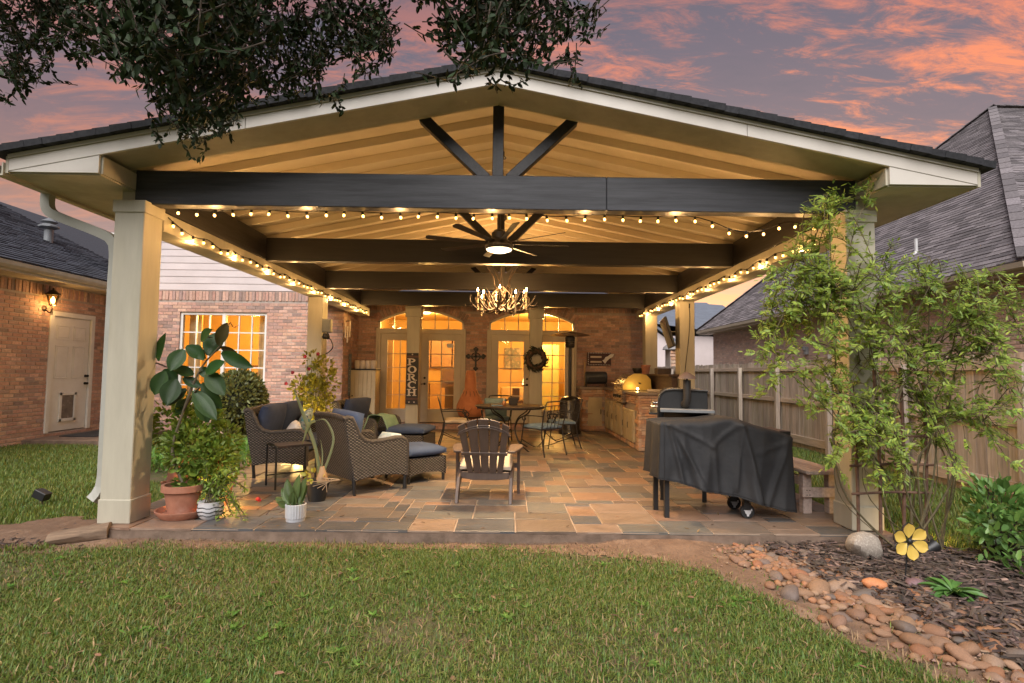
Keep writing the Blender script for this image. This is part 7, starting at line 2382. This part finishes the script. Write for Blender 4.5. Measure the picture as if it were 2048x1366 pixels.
lgo = lg.build('flat_log', pm('split_weathered_log', (.30, .21, .14), (.17, .115, .08), scale=6, stretch=(.6, 6, 6), rough=.9, bump=.9, bscale=30, bdist=.01), None, smooth=50)
lgo.location = (-3.62, 4.80, GZ); lgo.rotation_euler = (0, 0, R_(22))
tag(lgo, 'split weathered log lying in the soil in front of the left column', 'log')
for i, (px, py) in enumerate(((408, 1072), (517, 1003))):
    f_ = MB()
    for k in range(4): f_.ball((.012 * math.cos(k * 1.6), .012 * math.sin(k * 1.6), .012 + .006 * k), (.018, .01, .02), 7, 5)
    f_.tube([(0, 0, .02), (.012, 0, .05)], .003, 5)
    o = f_.build('fallen_flower', PETAL, None, smooth=60)
    o.location = gnd(px, py, -.085 if i == 0 else .003)
    tag(o, 'crimson fallen flower on the soil strip in front of the slab' if i == 0 else 'crimson fallen flower on the slate near the white ribbed pot', 'flower')
for k in range(14):
    o = bpy.data.objects.new('bed_stone', rnd.choice(SB)); o.data = SMESH['tan_river_stone'][k % 10]; col.objects.link(o)
    y = 6.9 + k * .27
    o.location = (-3.86 + rnd.uniform(-.08, .06), y, GZ + .05); s_ = rnd.uniform(.07, .12); o.scale = (s_, s_ * .9, s_ * .7); o.rotation_euler = (0, 0, rnd.uniform(0, 6))
    tag(o, 'rounded stone edging the ground cover bed left of the patio', 'stone', 'stones edging the left bed')

# ================================================================ GRASS
rs = np.random.RandomState(3)


def grass(n, x0, x1, y0, y1, keep, l0, l1, w0, bend=.55):
    x = rs.uniform(x0, x1, n); y = rs.uniform(y0, y1, n)
    k = keep(x, y)
    x, y = x[k], y[k]
    n = len(x)
    z = np.array([gz(a, b) for a, b in zip(x, y)]) - .004
    a = rs.uniform(0, 2 * np.pi, n)
    clump = np.array([mnoise.noise((p * 1.6, q * 1.6, 7)) for p, q in zip(x, y)])
    L = rs.uniform(l0, l1, n) * (1 + .35 * clump)
    w = w0 * rs.uniform(.6, 1.3, n)
    bd_ = rs.uniform(.1, bend, n) * 1.3
    d = np.stack([np.cos(a), np.sin(a)], 1)
    s = np.stack([-np.sin(a), np.cos(a)], 1)
    p = np.stack([x, y, z], 1)
    V = []
    for t, ww in ((0, .8), (.5, 1.0), (1.0, .08)):
        off = (bd_ * t * t * L)[:, None] * d
        up = L * t * np.sqrt(np.clip(1 - (bd_ * t * .75) ** 2, .15, 1))
        c = p + np.concatenate([off, up[:, None]], 1)
        sd = np.concatenate([s * (w * ww * .5)[:, None], np.zeros((n, 1))], 1)
        V += [c - sd, c + sd]
    V = np.stack(V, 1).reshape(-1, 3)
    b = (np.arange(n) * 6)[:, None]
    F = np.concatenate([b + np.array([[0, 1, 3, 2]]), b + np.array([[2, 3, 5, 4]])], 0)
    return V, F


EDv = np.array(EDGE)
ey = lambda x: np.interp(x, EDv[:, 0], EDv[:, 1])


def keep_front(x, y):
    jit = np.array([mnoise.noise((a * 2.2, b * 2.2, 1)) for a, b in zip(x, y)])
    thin = np.array([mnoise.noise((a * .9 + 4, b * .9, 3)) for a, b in zip(x, y)])
    dist = ey(x) - y + .18 * jit
    p = np.clip(dist / .40 + .08, 0, 1) * np.clip(.80 + 1.6 * thin - .40 * np.clip((x - .2) / 1.5, 0, 1), .12, 1)
    p = np.where(dist < -.05, .02, p)
    soil = ((x + 4.1) / .45) ** 2 + ((y - 4.95) / .38) ** 2 < 1
    return (rs.uniform(0, 1, len(x)) < p) & ~soil & (np.abs(x) < y * 1.05 + .4)


parts = [grass(330000, -4.9, 3.0, 2.25, 4.95, keep_front, .020, .050, .0056, 1.0)]
left_keep = lambda x, y: (rs.uniform(0, 1, len(x)) < np.clip(1.25 - (y - 4.6) / 9, .25, 1)) & (x < -3.72 - np.where(y > 7.2, 1.35, 0)) & ~((x < GX + 1.55) & (y > 10.55)) & (x > -1.08 * y) & ~(((x + 4.1) / .45) ** 2 + ((y - 4.95) / .38) ** 2 < 1)
parts.append(grass(150000, -9.2, -3.7, 4.5, 12.6, left_keep, .03, .075, .008))
right_keep = lambda x, y: (x > 3.47) & (y > 4.9 - .3 * (x - 3.4)) & (rs.uniform(0, 1, len(x)) < np.clip(1.2 - (y - 4.6) / 12, .2, 1))
parts.append(grass(70000, 3.45, 5.95, 4.2, 16, right_keep, .03, .085, .008))
off = 0
VV, FF = [], []
for V, F in parts:
    VV.append(V); FF.append(F + off); off += len(V)
tag(link('grass', np_mesh('grass', np.concatenate(VV), np.concatenate(FF)), GRASSM), kind='stuff')
dv = grass(16000, -4.6, 2.6, 2.3, 5.0, lambda x, y: (ey(x) - y > -.12) & (np.abs(x) < y + .3), .02, .06, .006, 1.0)
tag(link('dry_thatch', np_mesh('dry_thatch', dv[0], dv[1]), pm('straw', (.30, .20, .10), (.20, .14, .07), scale=2, rough=.8, bump=0, isl=.4)), kind='stuff')

fl_l = Leaves()
for k in range(170):
    y = 2.5 + 2.6 * rnd.random() ** .8
    x = rnd.uniform(-1.0, 1.0) * (y + .2) if k % 3 else rnd.uniform(-3.6, 2.6)
    if k % 5 == 0: x, y = rnd.uniform(-3.4, 3.2), rnd.uniform(4.7, 5.6)
    z = .004 if SL_X0 < x < SL_X1 and y > SL_Y0 + .02 else gz(x, y) + (.028 if y < edge_y(x) - .1 else .012)
    fl_l.add((x, y, z), (rnd.uniform(-1, 1), rnd.uniform(-1, 1), rnd.uniform(-.1, .3)), (rnd.uniform(-.4, .4), rnd.uniform(-.4, .4), 1), rnd.uniform(.035, .06), rnd.uniform(.014, .024))
tag(fl_l.build('fallen_leaves', pm('dead_oak_leaf', (.24, .14, .07), (.13, .075, .045), scale=6, rough=.8, bump=0, isl=.5)), kind='stuff')
wdl = Leaves()
for k in range(60):
    y = rnd.uniform(2.6, 4.5); x = rnd.uniform(-1, 1) * y
    if y > edge_y(x) - .15: continue
    for j in range(9):
        a = j * .7 + rnd.random()
        wdl.add((x + rnd.gauss(0, .015), y + rnd.gauss(0, .015), gz(x, y) + .018), (math.cos(a), math.sin(a), .45), (0, 0, 1), rnd.uniform(.03, .055), rnd.uniform(.016, .024))
tag(wdl.build('lawn_weeds', COVERL), kind='stuff')
